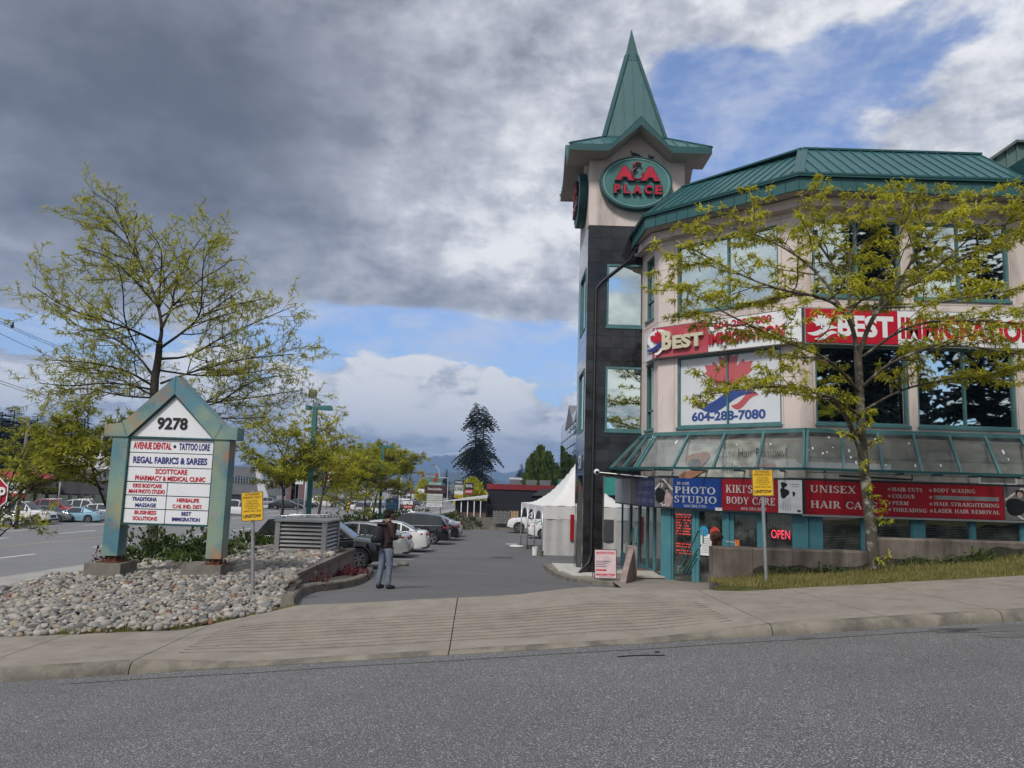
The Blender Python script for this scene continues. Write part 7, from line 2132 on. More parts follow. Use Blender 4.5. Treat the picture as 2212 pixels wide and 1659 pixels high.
        if not simple:
            for p in K['pil'][-2:]:
                mb = MB(); x = p - .18; mb.bar((x, s * (wd(x) + .008), belt - .14), (x - .2, s * (wd(x - .2) + .008), belt - .14), .02, .028); mb.build('door_handle', paint, t, world=False)
            mb = MB()
            for p in K['pil']:
                mb.bar((p - .02, s * (wd(p) + .0015), belt - .07), (p - .05, s * (wd(p) * .995 + .0015), sill + .12), .006, .012, (1, 0, 0))
            tag(mb.build('door_gaps', plast, t, world=False), kind='stuff')
    mb = MB(); mb.box(L / 2 - .06, L / 2 + .006, -.45, .45, zf - .30, zf - .06); mb.build('grille', plast, t, world=False)
    mb = MB(); mb.box(-L / 2 - .012, -L / 2 + .02, -.26, .26, zr_ - .24, zr_ - .10); mb.build('licence_plate', white_sign, t, world=False)
    for q in (-L / 2 - .004, L / 2 - .25): mb = MB(); mb.box(q, q + .254, -hw * .80, hw * .80, sill - .03, sill + .11); mb.build('bumper_valance', plast, t, world=False)
    if kind == 'suv':
        for s in (1, -1):
            mb = MB(); mb.tube([(-1.6, s * .62, 1.70), (-1.4, s * .62, 1.76), (.0, s * .60, 1.785), (.15, s * .60, 1.74)], .02, 6); mb.build('roof_rail', rim_m, t, True, world=False)
            for c in wx:
                mb = MB(); mb.tube([(c + (rw + .075) * cos(pi * q / 10), s * (hw - .01), rw + (rw + .075) * sin(pi * q / 10)) for q in range(11)], .035, 5); mb.build('arch_flare', plast, t, True, world=False)
    return t
CARS = {}
def car(kind, label, X, Y, rz, mat, z=None, spokes=5, simple=False, group=None, cat=None):
    key = (kind, simple, spokes); nm = {'suv': 'suv', 'sedan': 'sedan_car', 'coupe': 'coupe_car', 'pickup': 'pickup_truck', 'van': 'minivan'}[kind]
    ct = cat or {'pickup': 'pickup truck', 'van': 'van', 'suv': 'SUV'}.get(kind, 'car')
    if key not in CARS: CARS[key] = [make_car(kind, nm, label, ct, spokes, simple), False]
    src, used = CARS[key]
    o = copy_tree(src) if used else src
    CARS[key][1] = True
    o.name = nm; o['label'] = label; o['category'] = ct
    if group: o['group'] = group
    if z is None: z = (zlot(X, Y - .9) + zlot(X, Y + .9)) / 2
    o.location = (X, Y, z + .006); o.rotation_euler = (0, 0, rz)
    for ob in o.children_recursive:
        if ob.type == 'MESH':
            for sl in ob.material_slots:
                if sl.material == paint or (sl.link == 'OBJECT' and ob.name.split('.')[0] in ('body', 'roof', 'mirror', 'door_handle')):
                    sl.link = 'OBJECT'; sl.material = mat
    return o
GP = 'cars parked along the left of the lot'
car('suv', 'black SUV facing right, nearest car, half hidden by the louvred vent box', -6.62, 28.2, .03, P_black, spokes=6, group=GP)
car('sedan', 'silver sedan parked nose in, right behind the standing person', -6.65, 34.4, pi, P_silver, group=GP)
car('sedan', 'white sedan parked between the silver sedan and the black SUV', -6.28, 38.4, pi, P_white, group=GP)
car('suv', 'second black SUV with silver wheels parked past the white sedan', -5.72, 45.5, pi, P_black, group=GP)
car('sedan', 'black sedan roof showing behind the second black SUV', -5.5, 50.2, pi, P_black, group=GP)
car('sedan', 'silver sedan at the far end of the left row', -5.6, 54.5, pi, P_silver, group=GP)
car('pickup', 'white pickup truck facing left beyond the white tent', 2.75, 62.5, pi, P_white)
car('sedan', 'white car with red lights parked behind the open side of the tent', 3.9, 55.5, .0, P_white)
GF = 'cars in the far lots across the boulevard'
ZF = -4.55
def fcar(px, Y, kind, mat, rz, label, z=ZF):
    p = at(px, 1100, Y); car(kind, label, p.x, Y, rz, mat, z, 5, True, GF)
fcar(42, 66, 'pickup', P_white, .1, 'white pickup truck behind the railing under the red canopy shop')
fcar(-8, 63, 'sedan', P_white, .1, 'white car at the left picture edge behind the railing')
fcar(102, 70, 'sedan', P_grey, .05, 'grey car between the white pickup and the light blue coupe')
fcar(166, 71, 'coupe', P_lblue, pi + .12, 'light blue coupe across the boulevard left of the monument sign')
fcar(122, 78, 'suv', P_red, 0, 'red car behind the light blue coupe')
fcar(190, 80, 'suv', P_white, 0, 'white SUV behind the light blue coupe')
fcar(222, 78, 'sedan', P_white, .1, 'white sedan touching the left sign post from behind')
fcar(505, 92, 'van', P_white, .1, 'white van just right of the monument sign')
fcar(578, 124, 'sedan', P_silver, .4, 'silver car left of the far black sedan')
fcar(618, 113, 'sedan', P_black, .12, 'long black sedan across the boulevard left of the green lamp post')
fcar(650, 121, 'sedan', P_black, .1, 'second black sedan behind the first, left of the green lamp post')
fcar(700, 128, 'suv', P_white, .3, 'white SUV right of the green lamp post across the boulevard')
fcar(735, 130, 'sedan', P_blue, .2, 'blue car far away right of the leaning locust')
fcar(768, 118, 'sedan', P_white, .2, 'white car seen through the locusts in the middle')
fcar(795, 105, 'suv', P_silver, 1.2, 'silver SUV coming along the boulevard through the trees')
fcar(822, 104, 'van', P_white, 1.45, 'white van on the boulevard left of the blue sign board')
for k, (px, Y, kd, mt) in enumerate(((850, 150, 'suv', P_grey), (868, 165, 'sedan', P_white), (885, 150, 'suv', P_black), (899, 170, 'van', P_white), (912, 155, 'sedan', P_silver), (905, 190, 'suv', P_red), (880, 195, 'van', P_white), (862, 200, 'suv', P_black))):
    fcar(px, Y, kd, mt, .3 + k, ('dark SUV', 'white sedan', 'black SUV', 'white van', 'silver sedan', 'red SUV', 'white van farther back', 'black SUV farther back')[k] + ' in the distant lot left of the plaza sign, number %s' % ('one two three four five six seven eight'.split()[k]), -5.2)

# ---------------------------------------------------------------- conifers and other far trees
def conifer_mesh(seed, h=10.0, r=2.2, sparse=1.0, bare=.08, droop=.35, irr=.25, tri=9, tp=.75):
    R = random.Random(seed); w = MB(); l = MB()
    w.tube([(0, 0, -.3), (0, 0, h * .5), (0, 0, h * .98)], [h * .016, h * .010, h * .002], 6, False)
    n = int(h * 32 * sparse)
    for i in range(n):
        t = lerp(bare, .985, (i + R.random()) / n); z = h * t; a = R.random() * 2 * pi
        L = r * (1 - t) ** tp * (1 + irr * sin(z * 1.9 + seed) + R.uniform(-irr, irr)) + .12
        d = Vector((cos(a), sin(a), .1)); p = Vector((0, 0, z)); k = max(3, int(tri * L / r))
        for j in range(k):
            f = (j + .5) / k; q = p + d * (L * f) + Vector((0, 0, -droop * L * f * f))
            s = Vector((-sin(a), cos(a), 0)); ww = L * .24 * (1.15 - f) + .07; ln = L / k * 1.5
            for sg in (-1, 1):
                e = q + s * (sg * ww * R.uniform(.7, 1.3)) + d * ln * .5 + Vector((0, 0, -.10 * L * R.uniform(.4, 1.5)))
                l.add((q - d * ln * .4, q + d * ln * .6, e), ((0, 1, 2),))
    return w, l
_CON = {}
def conifer(label, loc, h, var, group=None, rz=0, wd=1.0, name='conifer'):
    if var not in _CON:
        kw = (dict(seed=1), dict(seed=2, r=1.7, irr=.35), dict(seed=3, r=2.6, irr=.3, bare=.02), dict(seed=4, r=1.75, sparse=.85, bare=.10, droop=.6, irr=.5, tp=.42))[var]
        w, l = conifer_mesh(**kw); _CON[var] = (w.build('trunk', bark, None, True), l.build('crown', leaf_c, None))
        for o in _CON[var]: COL.objects.unlink(o)
    t = thing(name, label, 'tree', loc, rz, group)
    for o in _CON[var]:
        c = o.copy(); COL.objects.link(c); c.parent = t
    t.scale = (h / 10 * wd, h / 10 * wd, h / 10)
    return t
# the tall pair of firs in the distance
p = at(1024, 1052, 190); conifer('left trunk of the tall dark pair of firs beyond the plaza sign', (p.x, 190, -6), 26.5, 3, 'tall firs in the distance', .4, .85)
p = at(1040, 1052, 194); conifer('right trunk of the tall dark pair of firs beyond the plaza sign', (p.x, 194, -6), 26.0, 3, 'tall firs in the distance', 2.4, .9)
# far small conifers by the crossing
for k, (px, top, Y, v) in enumerate(((885, 1022, 230, 0), (963, 1012, 240, 1), (1125, 1000, 260, 0), (1136, 1005, 260, 1), (1215, 1005, 200, 2), (820, 1035, 240, 1))):
    p = at(px, 1056, Y); tp = at(px, top, Y); conifer(('small fir left of the traffic lights', 'slim fir behind the PAPA sign', 'small fir on the skyline left of the poplars', 'smaller fir on the skyline nearest the poplars', 'dark fir behind the poplars', 'fir above the blue sign board')[k], (p.x, Y, -6), tp.z + 6, v, 'far conifers', k, 1.1)
# dark wood behind the shops at left: trees one can tell apart
for k in range(13):
    px = -40 + k * 26; Y = 112 + (k * 37 % 19); top = (872, 890, 878, 905, 895, 910, 900, 918, 905, 925, 935, 950, 960)[k]
    p = at(px, 1060, Y); tp = at(px, top, Y)
    nth = ('nearest the picture edge', 'second from the picture edge', 'above the red canopy', 'with a pointed top left of the utility pole', 'behind the utility pole', 'above the dark flat roof', 'left of the white building', 'behind the left end of the white building', 'behind the white building', 'above the white building roof', 'just left of the monument sign', 'behind the left post of the monument sign', 'behind the monument sign')[k]
    conifer('tall dark conifer of the left wood ' + nth, (p.x, Y, -6), tp.z + 6.4, 2 if k % 2 else 0, 'dark wood behind the left shops', k * 1.3, 2.0)
# columnar poplars behind the dark building
def poplar(label, px, top, Y, w, seed, mat=leaf_p):
    p = at(px, 1060, Y); tp = at(px, top, Y); h = tp.z + 6; c = Vector((p.x, Y, -6))
    R = random.Random(seed); mb = MB()
    for _ in range(1500):
        t = R.random(); a = R.random() * 6.28; rr = w * (sin(pi * min(1, t * .92 + .10)) ** .6) * (.55 + .45 * R.random()) * (1 + .2 * sin(t * 23 + a * 2))
        q = c + Vector((rr * cos(a), rr * sin(a), h * (.06 + .94 * t))); d = Vector((cos(a) * .5, sin(a) * .5, 1)).normalized(); s = d.cross(Vector((R.uniform(-1, 1), R.uniform(-1, 1), .2))).normalized(); L = .75 * R.uniform(.6, 1.4)
        mb.add((q, q + d * L * .5 + s * L * .3, q + d * L, q + d * L * .5 - s * L * .3), ((0, 1, 2, 3),))
    th = thing('poplar', label, 'tree', tuple(c), 0, 'poplars behind the dark building')
    mb.build('crown', mat, th); mb = MB(); mb.tube([c, c + Vector((0, 0, h * .8))], [.3, .1], 6); mb.build('trunk', bark, th)
poplar('left column of the green poplar clump', 1150, 988, 112, 1.3, 1); poplar('tallest middle poplar of the green clump', 1166, 970, 114, 1.5, 2); poplar('right poplar of the green clump', 1182, 985, 112, 1.4, 3); poplar('shorter darker poplar beside the glass building', 1198, 1010, 116, 1.5, 4, leaf_d)
poplar('small yellow green tree right of the PAPA sign', 1020, 1040, 120, 2.2, 5, leaf_y); poplar('tiny yellowish tree left of the plaza sign', 915, 1040, 170, 1.6, 6, leaf_y)
# firs across the street behind the camera: they show in the upper windows
for k, (x, y, h, v) in enumerate(((15.5, -15, 17, 1), (20, -17, 20, 3), (25.5, -15, 18, 1), (30, -19, 21, 3), (36, -16, 19, 1), (42, -19, 20, 3), (24, -26, 22, 0), (33, -27, 24, 1))):
    conifer('dark fir across the street, seen only mirrored in the upper shop windows', (x, y, -1.5), h * 1.3, v, "firs mirrored in the windows", k * .9, 1.0)
for k, (x, y, h) in enumerate(((.2, -10.5, 6.2), (3.0, -13, 5.4))):
    locust(70 + k, (x, y, -1.4), h, 3, ('leafy tree across the street, mirrored in the lower tower window', 'smaller leafy tree across the street, mirrored beside the first')[k], (0, 0), leaf_d, 6, .3, .14, .3, 1, 'trees mirrored in the tower', 1.0, .012)

# ---------------------------------------------------------------- tent, lamps, signs and buildings farther off
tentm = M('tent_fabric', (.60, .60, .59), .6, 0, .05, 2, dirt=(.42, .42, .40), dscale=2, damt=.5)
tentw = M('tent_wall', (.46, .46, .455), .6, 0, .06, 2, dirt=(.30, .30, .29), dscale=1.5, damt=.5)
tn = thing('marquee_tent', 'white peaked marquee tent with arched open side, behind the tower passage', 'tent', (1.72, 38.5, -3.4), radians(7.5))
TX0, TX1, TY0, TY1 = 1.72, 6.5, 38.5, 45.6
tcx, tcy = 4.15, 41.7; ez, pz = -.98, 1.5
ground_t = zl(39) - .02
def canopy(u, v):
    x, y = lerp(TX0, TX1, u), lerp(TY0, TY1, v)
    d = max(abs(x - tcx) / ((TX1 - TX0) / 2), abs(y - tcy) / ((TY1 - TY0) / 2)); d = min(1, d)
    return (x, y, ez + (pz - ez) * (1 - d) ** 1.9 + .02 * sin(u * 40) * d)
mb = MB(); mb.grid(canopy, 24, 24); mb.build('canopy', tentm, tn, True)
mb = MB()
def drape(a, b, z0, z1, k=40, amp=.025):
    a, b = Vector(a), Vector(b); n = (b - a).cross(Vector((0, 0, 1))).normalized()
    mb.grid(lambda u, v: tuple(a.lerp(b, u) + n * (amp * sin(u * 23 + v * 3) * (1 - v) + amp * .6 * sin(u * 51)) + Vector((0, 0, lerp(z0, z1, v)))), k, 8)
drape((TX0, TY0 - .02, 0), (TX1, TY0 - .02, 0), ez - .62, ez + .01, 40, .012); mb.build('front_valance', tentm, tn, True)
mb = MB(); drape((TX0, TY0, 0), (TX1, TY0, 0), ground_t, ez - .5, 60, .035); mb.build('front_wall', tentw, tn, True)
mb = MB(); mb.box(3.9, 5.3, TY0 - .07, TY0 - .05, -2.6, -1.55); mb.build('clear_window', M('tent_window', (.08, .08, .08), .2), tn)
mb = MB(); mb.box(3.10, 3.28, TY0 - .12, TY0 - .06, -2.6, -1.35); mb.build('red_strap', red_dark, tn)
mb = MB()   # left side valance with three arches
segs = 3
for k in range(segs):
    y0_, y1_ = lerp(TY0, TY1, k / segs), lerp(TY0, TY1, (k + 1) / segs); m_ = 14
    for i in range(m_):
        t0, t1 = i / m_, (i + 1) / m_
        f = lambda t: ez - .25 - .75 * abs(2 * t - 1) ** 2.6
        mb.quad((TX0, lerp(y0_, y1_, t0), f(t0)), (TX0, lerp(y0_, y1_, t1), f(t1)), (TX0, lerp(y0_, y1_, t1), ez), (TX0, lerp(y0_, y1_, t0), ez))
mb.build('arched_valance', tentm, tn)
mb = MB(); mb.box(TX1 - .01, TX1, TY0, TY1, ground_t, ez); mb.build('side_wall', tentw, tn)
for k in range(4):
    y = lerp(TY0, TY1, k / 3); mb = MB(); mb.tube([(TX0, y, zl(y) - .02), (TX0, y, ez)], .035, 8); mb.build('post', alu, tn, True)
tb = thing('folding_table', 'cluttered folding table inside the open side of the tent', 'table', (2.3, 41, -3.4))
mb = MB(); mb.box(1.95, 2.7, 39.3, 42.6, -2.58, -2.54); mb.build('table_top', white_sign, tb)
for x in (2.0, 2.65):
    for y in (39.4, 42.5): mb = MB(); mb.tube([(x, y, zl(y)), (x, y, -2.58)], .02, 6); mb.build('leg', alu, tb)
for k in range(6):
    mb = MB(); y = 39.5 + k * .5; mb.ball((2.1 + .3 * (k % 2), y, -2.45), .14, .16, .11, 8, 6)
    tag(mb.build('bundle', (tentm, M('bundle_grey', (.2, .2, .2), .8))[k % 2], None, True), 'small %s bundle on the tent table, number %s from the front' % (('white', 'grey')[k % 2], ('one', 'two', 'three', 'four', 'five', 'six')[k]), 'bundle', 'bundles on the tent table')
for px, py, Y, r, h, mt, lb in ((1156, 1184, 38.2, .16, .40, white_sign, 'white plastic bucket beside the tent post'), (1167, 1192, 37.8, .17, .24, footm, 'grey concrete weight at the front tent post'), (1143, 1181, 43.5, .2, .22, footm, 'grey weight at the rear tent post')):
    p = at(px, py, Y); t = thing('bucket', lb, 'bucket', (p.x, Y, zlot(p.x, Y)))
    mb = MB(); mb.lathe([(r * .85, 0), (r, h), (r * 1.04, h), (r * 1.04, h - .03)], (p.x, Y, zlot(p.x, Y)), seg=14); mb.build('pail', mt, t, 40)
    mb = MB(); mb.lathe([(r * .9, h - .02), (0, h - .02)], (p.x, Y, zlot(p.x, Y)), seg=14); mb.build('lid', mt, t)
p = on(1127, 1182, zlot, 40); mb = MB(); mb.ball((p.x - .3, p.y, p.z + .04), .45, .3, .07, 10, 6); tag(mb.build('cloth', tentm, None, True), 'white cloth lying on the asphalt left of the tent', 'cloth')
p = on(1105, 1176, zlot, 40); mb = MB(); mb.box(p.x - .35, p.x + .35, p.y - .2, p.y + .2, p.z, p.z + .03); tag(mb.build('cardboard', tentw, None), 'pale flat board lying on the asphalt farther from the tent', 'board')
rk = rnd
p = on(868, 1222, zlot, 26); mb = MB(); mb.ball((p.x + .05, p.y, p.z + .05), .22, .2, .12, 8, 6); tag(mb.build('rock', footm, None, True), 'grey rock lying behind the legs of the standing person', 'rock')

lampgreen = M('lamp_green', (.045, .155, .15), .45, .2, .1, 2)
def lamp_post(label, px, top, Y, zb_):
    p = at(px, top, Y); t = thing('lamp_post', label, 'lamp post', (p.x, Y, zb_), 0, 'green lamp posts in the lot')
    mb = MB(); mb.lathe([(.24, 0), (.24, .5), (.2, .52)], (p.x, Y, zb_ - .1), seg=12); mb.build('base', conc, t)
    mb = MB(); mb.bar((p.x, Y, zb_ + .3), (p.x, Y, p.z), .17, .17, (0, 1, 0)); mb.build('pole', lampgreen, t)
    for s, l in ((1, .55), (-1, .2)):
        mb = MB(); mb.bar((p.x, Y, p.z - .02), (p.x + s * .2, Y, p.z), .06, .06); mb.extr([(p.x + s * .16, Y - .18, p.z - .10), (p.x + s * (.16 + l), Y - .18, p.z - .10), (p.x + s * (.16 + l * .9), Y - .18, p.z + .08), (p.x + s * .18, Y - .18, p.z + .06)], (0, .36, 0)); h = mb.build('lamp_head', lampgreen, t)
lamp_post('nearest green lamp post rising behind the black SUV', 681, 880, 31.3, -3.2)
lamp_post('second green lamp post among the locusts, left of the person', 828, 964, 52, -3.65)

# low wall, fence and pallets at the far end of the lot
WY2 = 68.0
pl = at(985, 1140, WY2).x; pr_ = at(1215, 1130, WY2).x + 6
lwall = thing('end_wall', 'low grey concrete wall closing the far end of the parking lot', 'wall', (0, WY2, -3.9))
mb = MB(); mb.box(pl, pr_, WY2, WY2 + .3, -4.2, -2.85); mb.build('wall', M('far_concrete', (.14, .13, .12), .9, 0, .25, 2, dirt=(.07, .07, .06), dscale=1, damt=.6), lwall)
mb = MB(); mb.box(pl - .05, pr_, WY2 - .5, WY2 - .02, -4.0, -3.66); mb.build('kerb', kerbm, lwall)
fe = thing('railing', 'dark metal railing on top of the far end wall', 'fence', (1, WY2, -2.85))
x0_, x1_ = at(1050, 1110, WY2).x, at(1160, 1110, WY2).x + 3
mb = MB(); mb.bar((x0_, WY2 + .15, -1.75), (x1_, WY2 + .15, -1.75), .05); mb.bar((x0_, WY2 + .15, -2.7), (x1_, WY2 + .15, -2.7), .05); mb.build('rails', plast, fe)
n = int((x1_ - x0_) / .14)
mb = MB()
for k in range(n + 1): x = x0_ + k * .14; mb.bar((x, WY2 + .15, -2.85), (x, WY2 + .15, -1.75), .022)
tag(mb.build('pickets', plast, fe), kind='stuff')
wood = M('pallet_wood', (.42, .28, .16), .85, 0, .2, 4); woodg = M('pallet_grey', (.17, .165, .155), .9, 0, .2, 4)
for px0, px1, py1, mt, lean, lb in ((1064, 1079, 1131, woodg, .5, 'grey leaning pallet, left of three by the far wall'), (1080, 1101, 1131, woodg, .35, 'grey pallet between the leaning one and the fresh one'), (1103, 1119, 1131, wood, .05, 'fresh yellow wooden pallet standing by the far wall')):
    Y = WY2 - .75; a, b = at(px0, py1, Y), at(px1, py1, Y); t = thing('pallet', lb, 'pallet', (a.x, Y, a.z), 0, 'pallets by the far wall'); w = b.x - a.x
    for k in range(7):
        z = a.z + .03 + k * .15; mb = MB(); mb.box(a.x, b.x, Y + lean * (k / 7) * .3, Y + .03 + lean * (k / 7) * .3, z, z + .10); mb.build('slat', mt, t)
    for k in range(3):
        x = lerp(a.x, b.x - .1, k / 2); mb = MB(); mb.bar((x + .05, Y + .07, a.z), (x + .05, Y + .07 + lean * .3, a.z + 1.1), .10, .09, (1, 0, 0)); mb.build('bearer', mt, t)

def bldg(name, label, px0, px1, Y, ztop_px, depth, mat, roofc=None, base=-6.0, top=None, group=None):
    a, b = at(px0, 1080, Y), at(px1, 1080, Y); zt_ = top if top is not None else at((px0 + px1) / 2, ztop_px, Y).z
    t = thing(name, label, 'building', ((a.x + b.x) / 2, Y, base), 0, group)
    mb = MB(); mb.box(a.x, b.x, Y, Y + depth, base, zt_); mb.build('walls', mat, t)
    if roofc:
        mb = MB(); mb.box(a.x - .15, b.x + .15, Y - .15, Y + depth, zt_, zt_ + .35); mb.build('parapet', roofc, t)
    return t, a.x, b.x, zt_
def wins(t, x0, x1, Y, z0, z1, n, gap=.25, glass=None, name='window'):
    w = (x1 - x0) / n
    for k in range(n):
        mb = MB(); mb.box(x0 + k * w + gap / 2, x0 + (k + 1) * w - gap / 2, Y - .06, Y - .01, z0, z1); f = mb.build(name, plast, t)
        mb = MB(); mb.quad((x0 + k * w + gap / 2 + .07, Y - .065, z0 + .07), (x0 + (k + 1) * w - gap / 2 - .07, Y - .065, z0 + .07), (x0 + (k + 1) * w - gap / 2 - .07, Y - .065, z1 - .07), (x0 + k * w + gap / 2 + .07, Y - .065, z1 - .07)); mb.build('pane', glass or mirror2, f)
darkwall = M('far_dark_wall', (.012, .0125, .020), .8, 0, .15, 1); greywall = M('far_grey_wall', (.27, .275, .29), .85, 0, .1, .4); whitewall = M('far_white_wall', (.50, .51, .54), .8, 0, .08, .5)
greyroof = M('far_grey_roof', (.13, .135, .145), .8, 0, .15, 1); charcoal = M('far_charcoal', (.05, .05, .055), .8, 0, .15, 1)
# dark building with red parapet
t, a, b, z = bldg('dark_building', 'low dark navy building with a red parapet behind the far wall', 1053, 1240, 76, 1057, 14, darkwall)
mb = MB(); mb.box(a - .1, b, 75.9, 76, z - .1, z + .42); mb.build('red_band', M('far_red', (.17, .014, .02), .6), t)
mb = MB(); mb.extr([(b - 3.2, 75.8, z + .1), (b + 2, 75.8, z + .1), (b + 2, 75.8, z - .6), (b - 4.2, 75.8, z - .6)], (0, 6, 0)); mb.build('side_canopy', charcoal, t)
for k, x in enumerate((.25, .45, .62)):
    mb = MB(); X = lerp(a, b, x); mb.box(X, X + 1.1, 80, 81, z + .4, z + .95); tag(mb.build('rooftop_unit', greyroof, t))
t, a, b, z = bldg('patio_building', 'low dark patio building with a white sloping canopy left of the navy building', 984, 1051, 72, 1083, 6, charcoal)
mb = MB(); mb.extr([(a - 1.2, 71.0, z - .1), (b + .1, 71.0, z + .35), (b + .1, 71.0, z + .6), (a + 1, 71.0, z + .3)], (0, 5, 0)); mb.build('white_canopy', whitewall, t)
for k in range(4):
    x = lerp(a + .6, b - .5, k / 3); mb = MB(); mb.bar((x, 71.2, -4.0), (x, 71.2, z + .1), .08); mb.build('post', white_sign, t)
mb = MB(); mb.box(a, b, 71.3, 71.4, -3.2, -2.6); mb.build('timber_rail', M('brown_wood', (.11, .06, .04), .8), t)
# glazed building behind the tower
t, a, b, z = bldg('glass_building', 'grey gabled glass fronted building with a teal band showing left of the tower', 1262, 1390, 62, 892, 30, charcoal, base=-5)
FG = frame((a, 92, 0), (0, -1, 0))
for i in range(8):
    for j in range(6):
        mb = MB(); mb.fbox(*FG, i * 3.75 + .12, (i + 1) * 3.75 - .12, .9 + j * 1.05 - .9 + .9, .9 + (j + 1) * 1.05 - .12, .01, .04); mb.build('pane', mirror2, t)
mb = MB(); mb.fbox(*FG, 0, 30.1, -.55, .85, .03, .25); mb.fbox(*frame((a, 62, 0), (1, 0, 0)), 0, 5, -.55, .85, .01, .2); mb.build('teal_band', M('far_teal', (.03, .22, .19), .5), t)
mb = MB()
for i in range(20): mb.fbox(*FG, i * 1.5, i * 1.5 + .25, -4.8, -.6, .02, .12)
tag(mb.build('mullions', greyroof, t), kind='stuff')
mb = MB(); mb.extr([(a - .1, 62, z), (a - .1, 72, z), (a - .1, 67, z + 2.3)], (12, 0, 0)); mb.extr([(a - .1, 74, z), (a - .1, 84, z), (a - .1, 79, z + 2.3)], (12, 0, 0)); mb.build('gable_roof', greyroof, t)
# distant house roofs right of the firs
t, a, b, z = bldg('house', 'distant house with a flat white edged roof left of the poplars', 1101, 1142, 120, 1037, 10, charcoal, whitewall)
mb = MB(); mb.extr([(a + 2, 119, z - 2.2), (b + 1, 119, z - 2.2), (b + 1, 119, z - .6), (b - 1.6, 119, z - .4)], (0, 3, 0)); mb.build('gable', M('far_green_wall', (.12, .17, .16), .8), t)
# left side shops
t, a, b, z = bldg('shop_row', 'dark flat roofed shop row across the boulevard at left', -60, 262, 86, 1043, 14, charcoal, greyroof, base=-5, top=-.9)
for k in range(5):
    mb = MB(); x = lerp(a + 3, b - 4, k / 4); mb.box(x, x + 2.0, 90, 92, z + .35, z + 1.3); mb.build('rooftop_unit', greyroof, t)
wins(t, a + .5, b - .5, 86, -4.3, -2.4, 12)
p0, p1 = at(60, 1045, 85.6), at(118, 1045, 85.6)
mb = MB(); mb.box(p0.x, p1.x, 85.5, 85.9, at(90, 1054, 85.6).z, at(90, 1038, 85.6).z)
sg = tag(mb.build('shop_sign', M('far_beige', (.34, .32, .28), .7, 0, .1, 1)), 'beige shop sign band on the dark shop row right of the red canopy', 'sign')
mb = MB(); put_text(mb, 'FABRIC STUDIO', frame((p0.x, 85.45, 0), (1, 0, 0)), .25, at(90, 1050, 85.6).z, .4, p1.x - p0.x - .5, .02, .01); mb.build('lettering', M('far_brown', (.16, .09, .08), .8), sg)
rc = thing('red_canopy', 'red hipped shop canopy with a white phone number sign at the left edge', 'canopy', (at(20, 1060, 80).x, 80, -5))
p = [at(x, y, 80) for x, y in ((-60, 1013), (32, 1014), (60, 1034), (-60, 1034))]
mb = MB(); mb.extr([(q.x, 80, q.z) for q in p], (0, 5, 0)); mb.build('red_roof', M('canopy_red', (.42, .045, .075), .7, 0, .08, 1), rc)
q0, q1_ = at(-60, 1062, 79.9), at(59, 1035, 79.9)
mb = MB(); mb.box(q0.x, q1_.x, 79.8, 80.2, q0.z, q1_.z); mb.build('sign_panel', white_sign, rc)
mb = MB(); mb.box(q0.x, q1_.x, 79.75, 80.2, q0.z - .4, q0.z - .01); mb.build('red_band', M('canopy_red', (0, 0, 0)), rc)
fr = frame((at(17, 1050, 79.7).x, 79.78, 0), (1, 0, 0)); zz = at(40, 1059, 79.8).z; wq = q1_.x - fr[0].x - .35
mb = MB(); put_text(mb, '581-6960', fr, .0, zz, .52, wq, .03); put_text(mb, 'रेस्टोरेंट', fr, .0, zz + .68, .42, wq, .01); mb.build('lettering', ink_black, rc)
t, a, b, z = bldg('white_building', 'white flat roofed two storey building behind the dark shop row', 128, 262, 100, 985, 12, whitewall, None, base=-5)
wins(t, a + 3, b - 2, 100, z - 2.9, z - 2.1, 6, .8)
# railing by the boulevard at far left
rl = thing('guard_rail', 'grey tube railing along the far side of the boulevard at left', 'fence', (at(80, 1120, 58).x, 58, -4.5))
for k in range(9):
    q = BN(46 + k * 3, 24.2); mb = MB(); mb.tube([(q.x, q.y, -4.4), (q.x, q.y, -3.35)], .04, 6); mb.build('post', alu, rl)
for z in (-3.4, -3.85):
    q, q2 = BN(46, 24.2), BN(70, 24.2); mb = MB(); mb.tube([(q.x, q.y, z), (q2.x, q2.y, z)], .035, 6); mb.build('rail', alu, rl)
# A-frame building and the big grey hall
t, a, b, z = bldg('a_frame_building', 'grey shingled building with a slanting white buttress right of the monument sign', 470, 552, 135, 1050, 12, greywall, None, base=-5.4)
zt1, zt2, zt3, zt4 = (at(520, y, 135).z for y in (1008, 1029, 1046, 1068))
mb = MB(); mb.extr([(a, 134.5, zt2), (b + .5, 134.5, zt2), (b - .5, 134.5, zt1), (a, 134.5, zt1)], (0, 10, 0)); mb.build('upper_roof', greyroof, t)
mb = MB(); mb.extr([(a, 134, zt4), (b + 4, 134, zt4), (b + 2.6, 134, zt3), (a, 134, zt3)], (0, 8, 0)); mb.build('lower_roof', greyroof, t)
wins(t, a + .5, b - .3, 134.4, zt3 + .1, zt2 - .1, 12, .25, darkroom)
q0, q1_, q2 = at(553, 1014, 134), at(560, 1014, 134), at(582, 1078, 134)
mb = MB(); mb.extr([(q0.x, 133.6, q0.z), (q1_.x, 133.6, q0.z), (q2.x + .8, 133.6, -5.3), (q2.x - 1.4, 133.6, -5.3)], (0, 1.2, 0)); mb.build('buttress', whitewall, t)
t, a, b, z = bldg('grey_hall', 'large plain grey hall behind the locusts across the boulevard', 574, 672, 150, 1013, 25, greywall, greyroof, base=-5.4)
for k in range(3):
    x = lerp(a + 4, b - 3, k / 2); mb = MB(); mb.box(x, x + 1.6, 149.7, 149.95, -5.3, z - 2.5); mb.build('pilaster', M('far_brown', (0, 0, 0)), t)
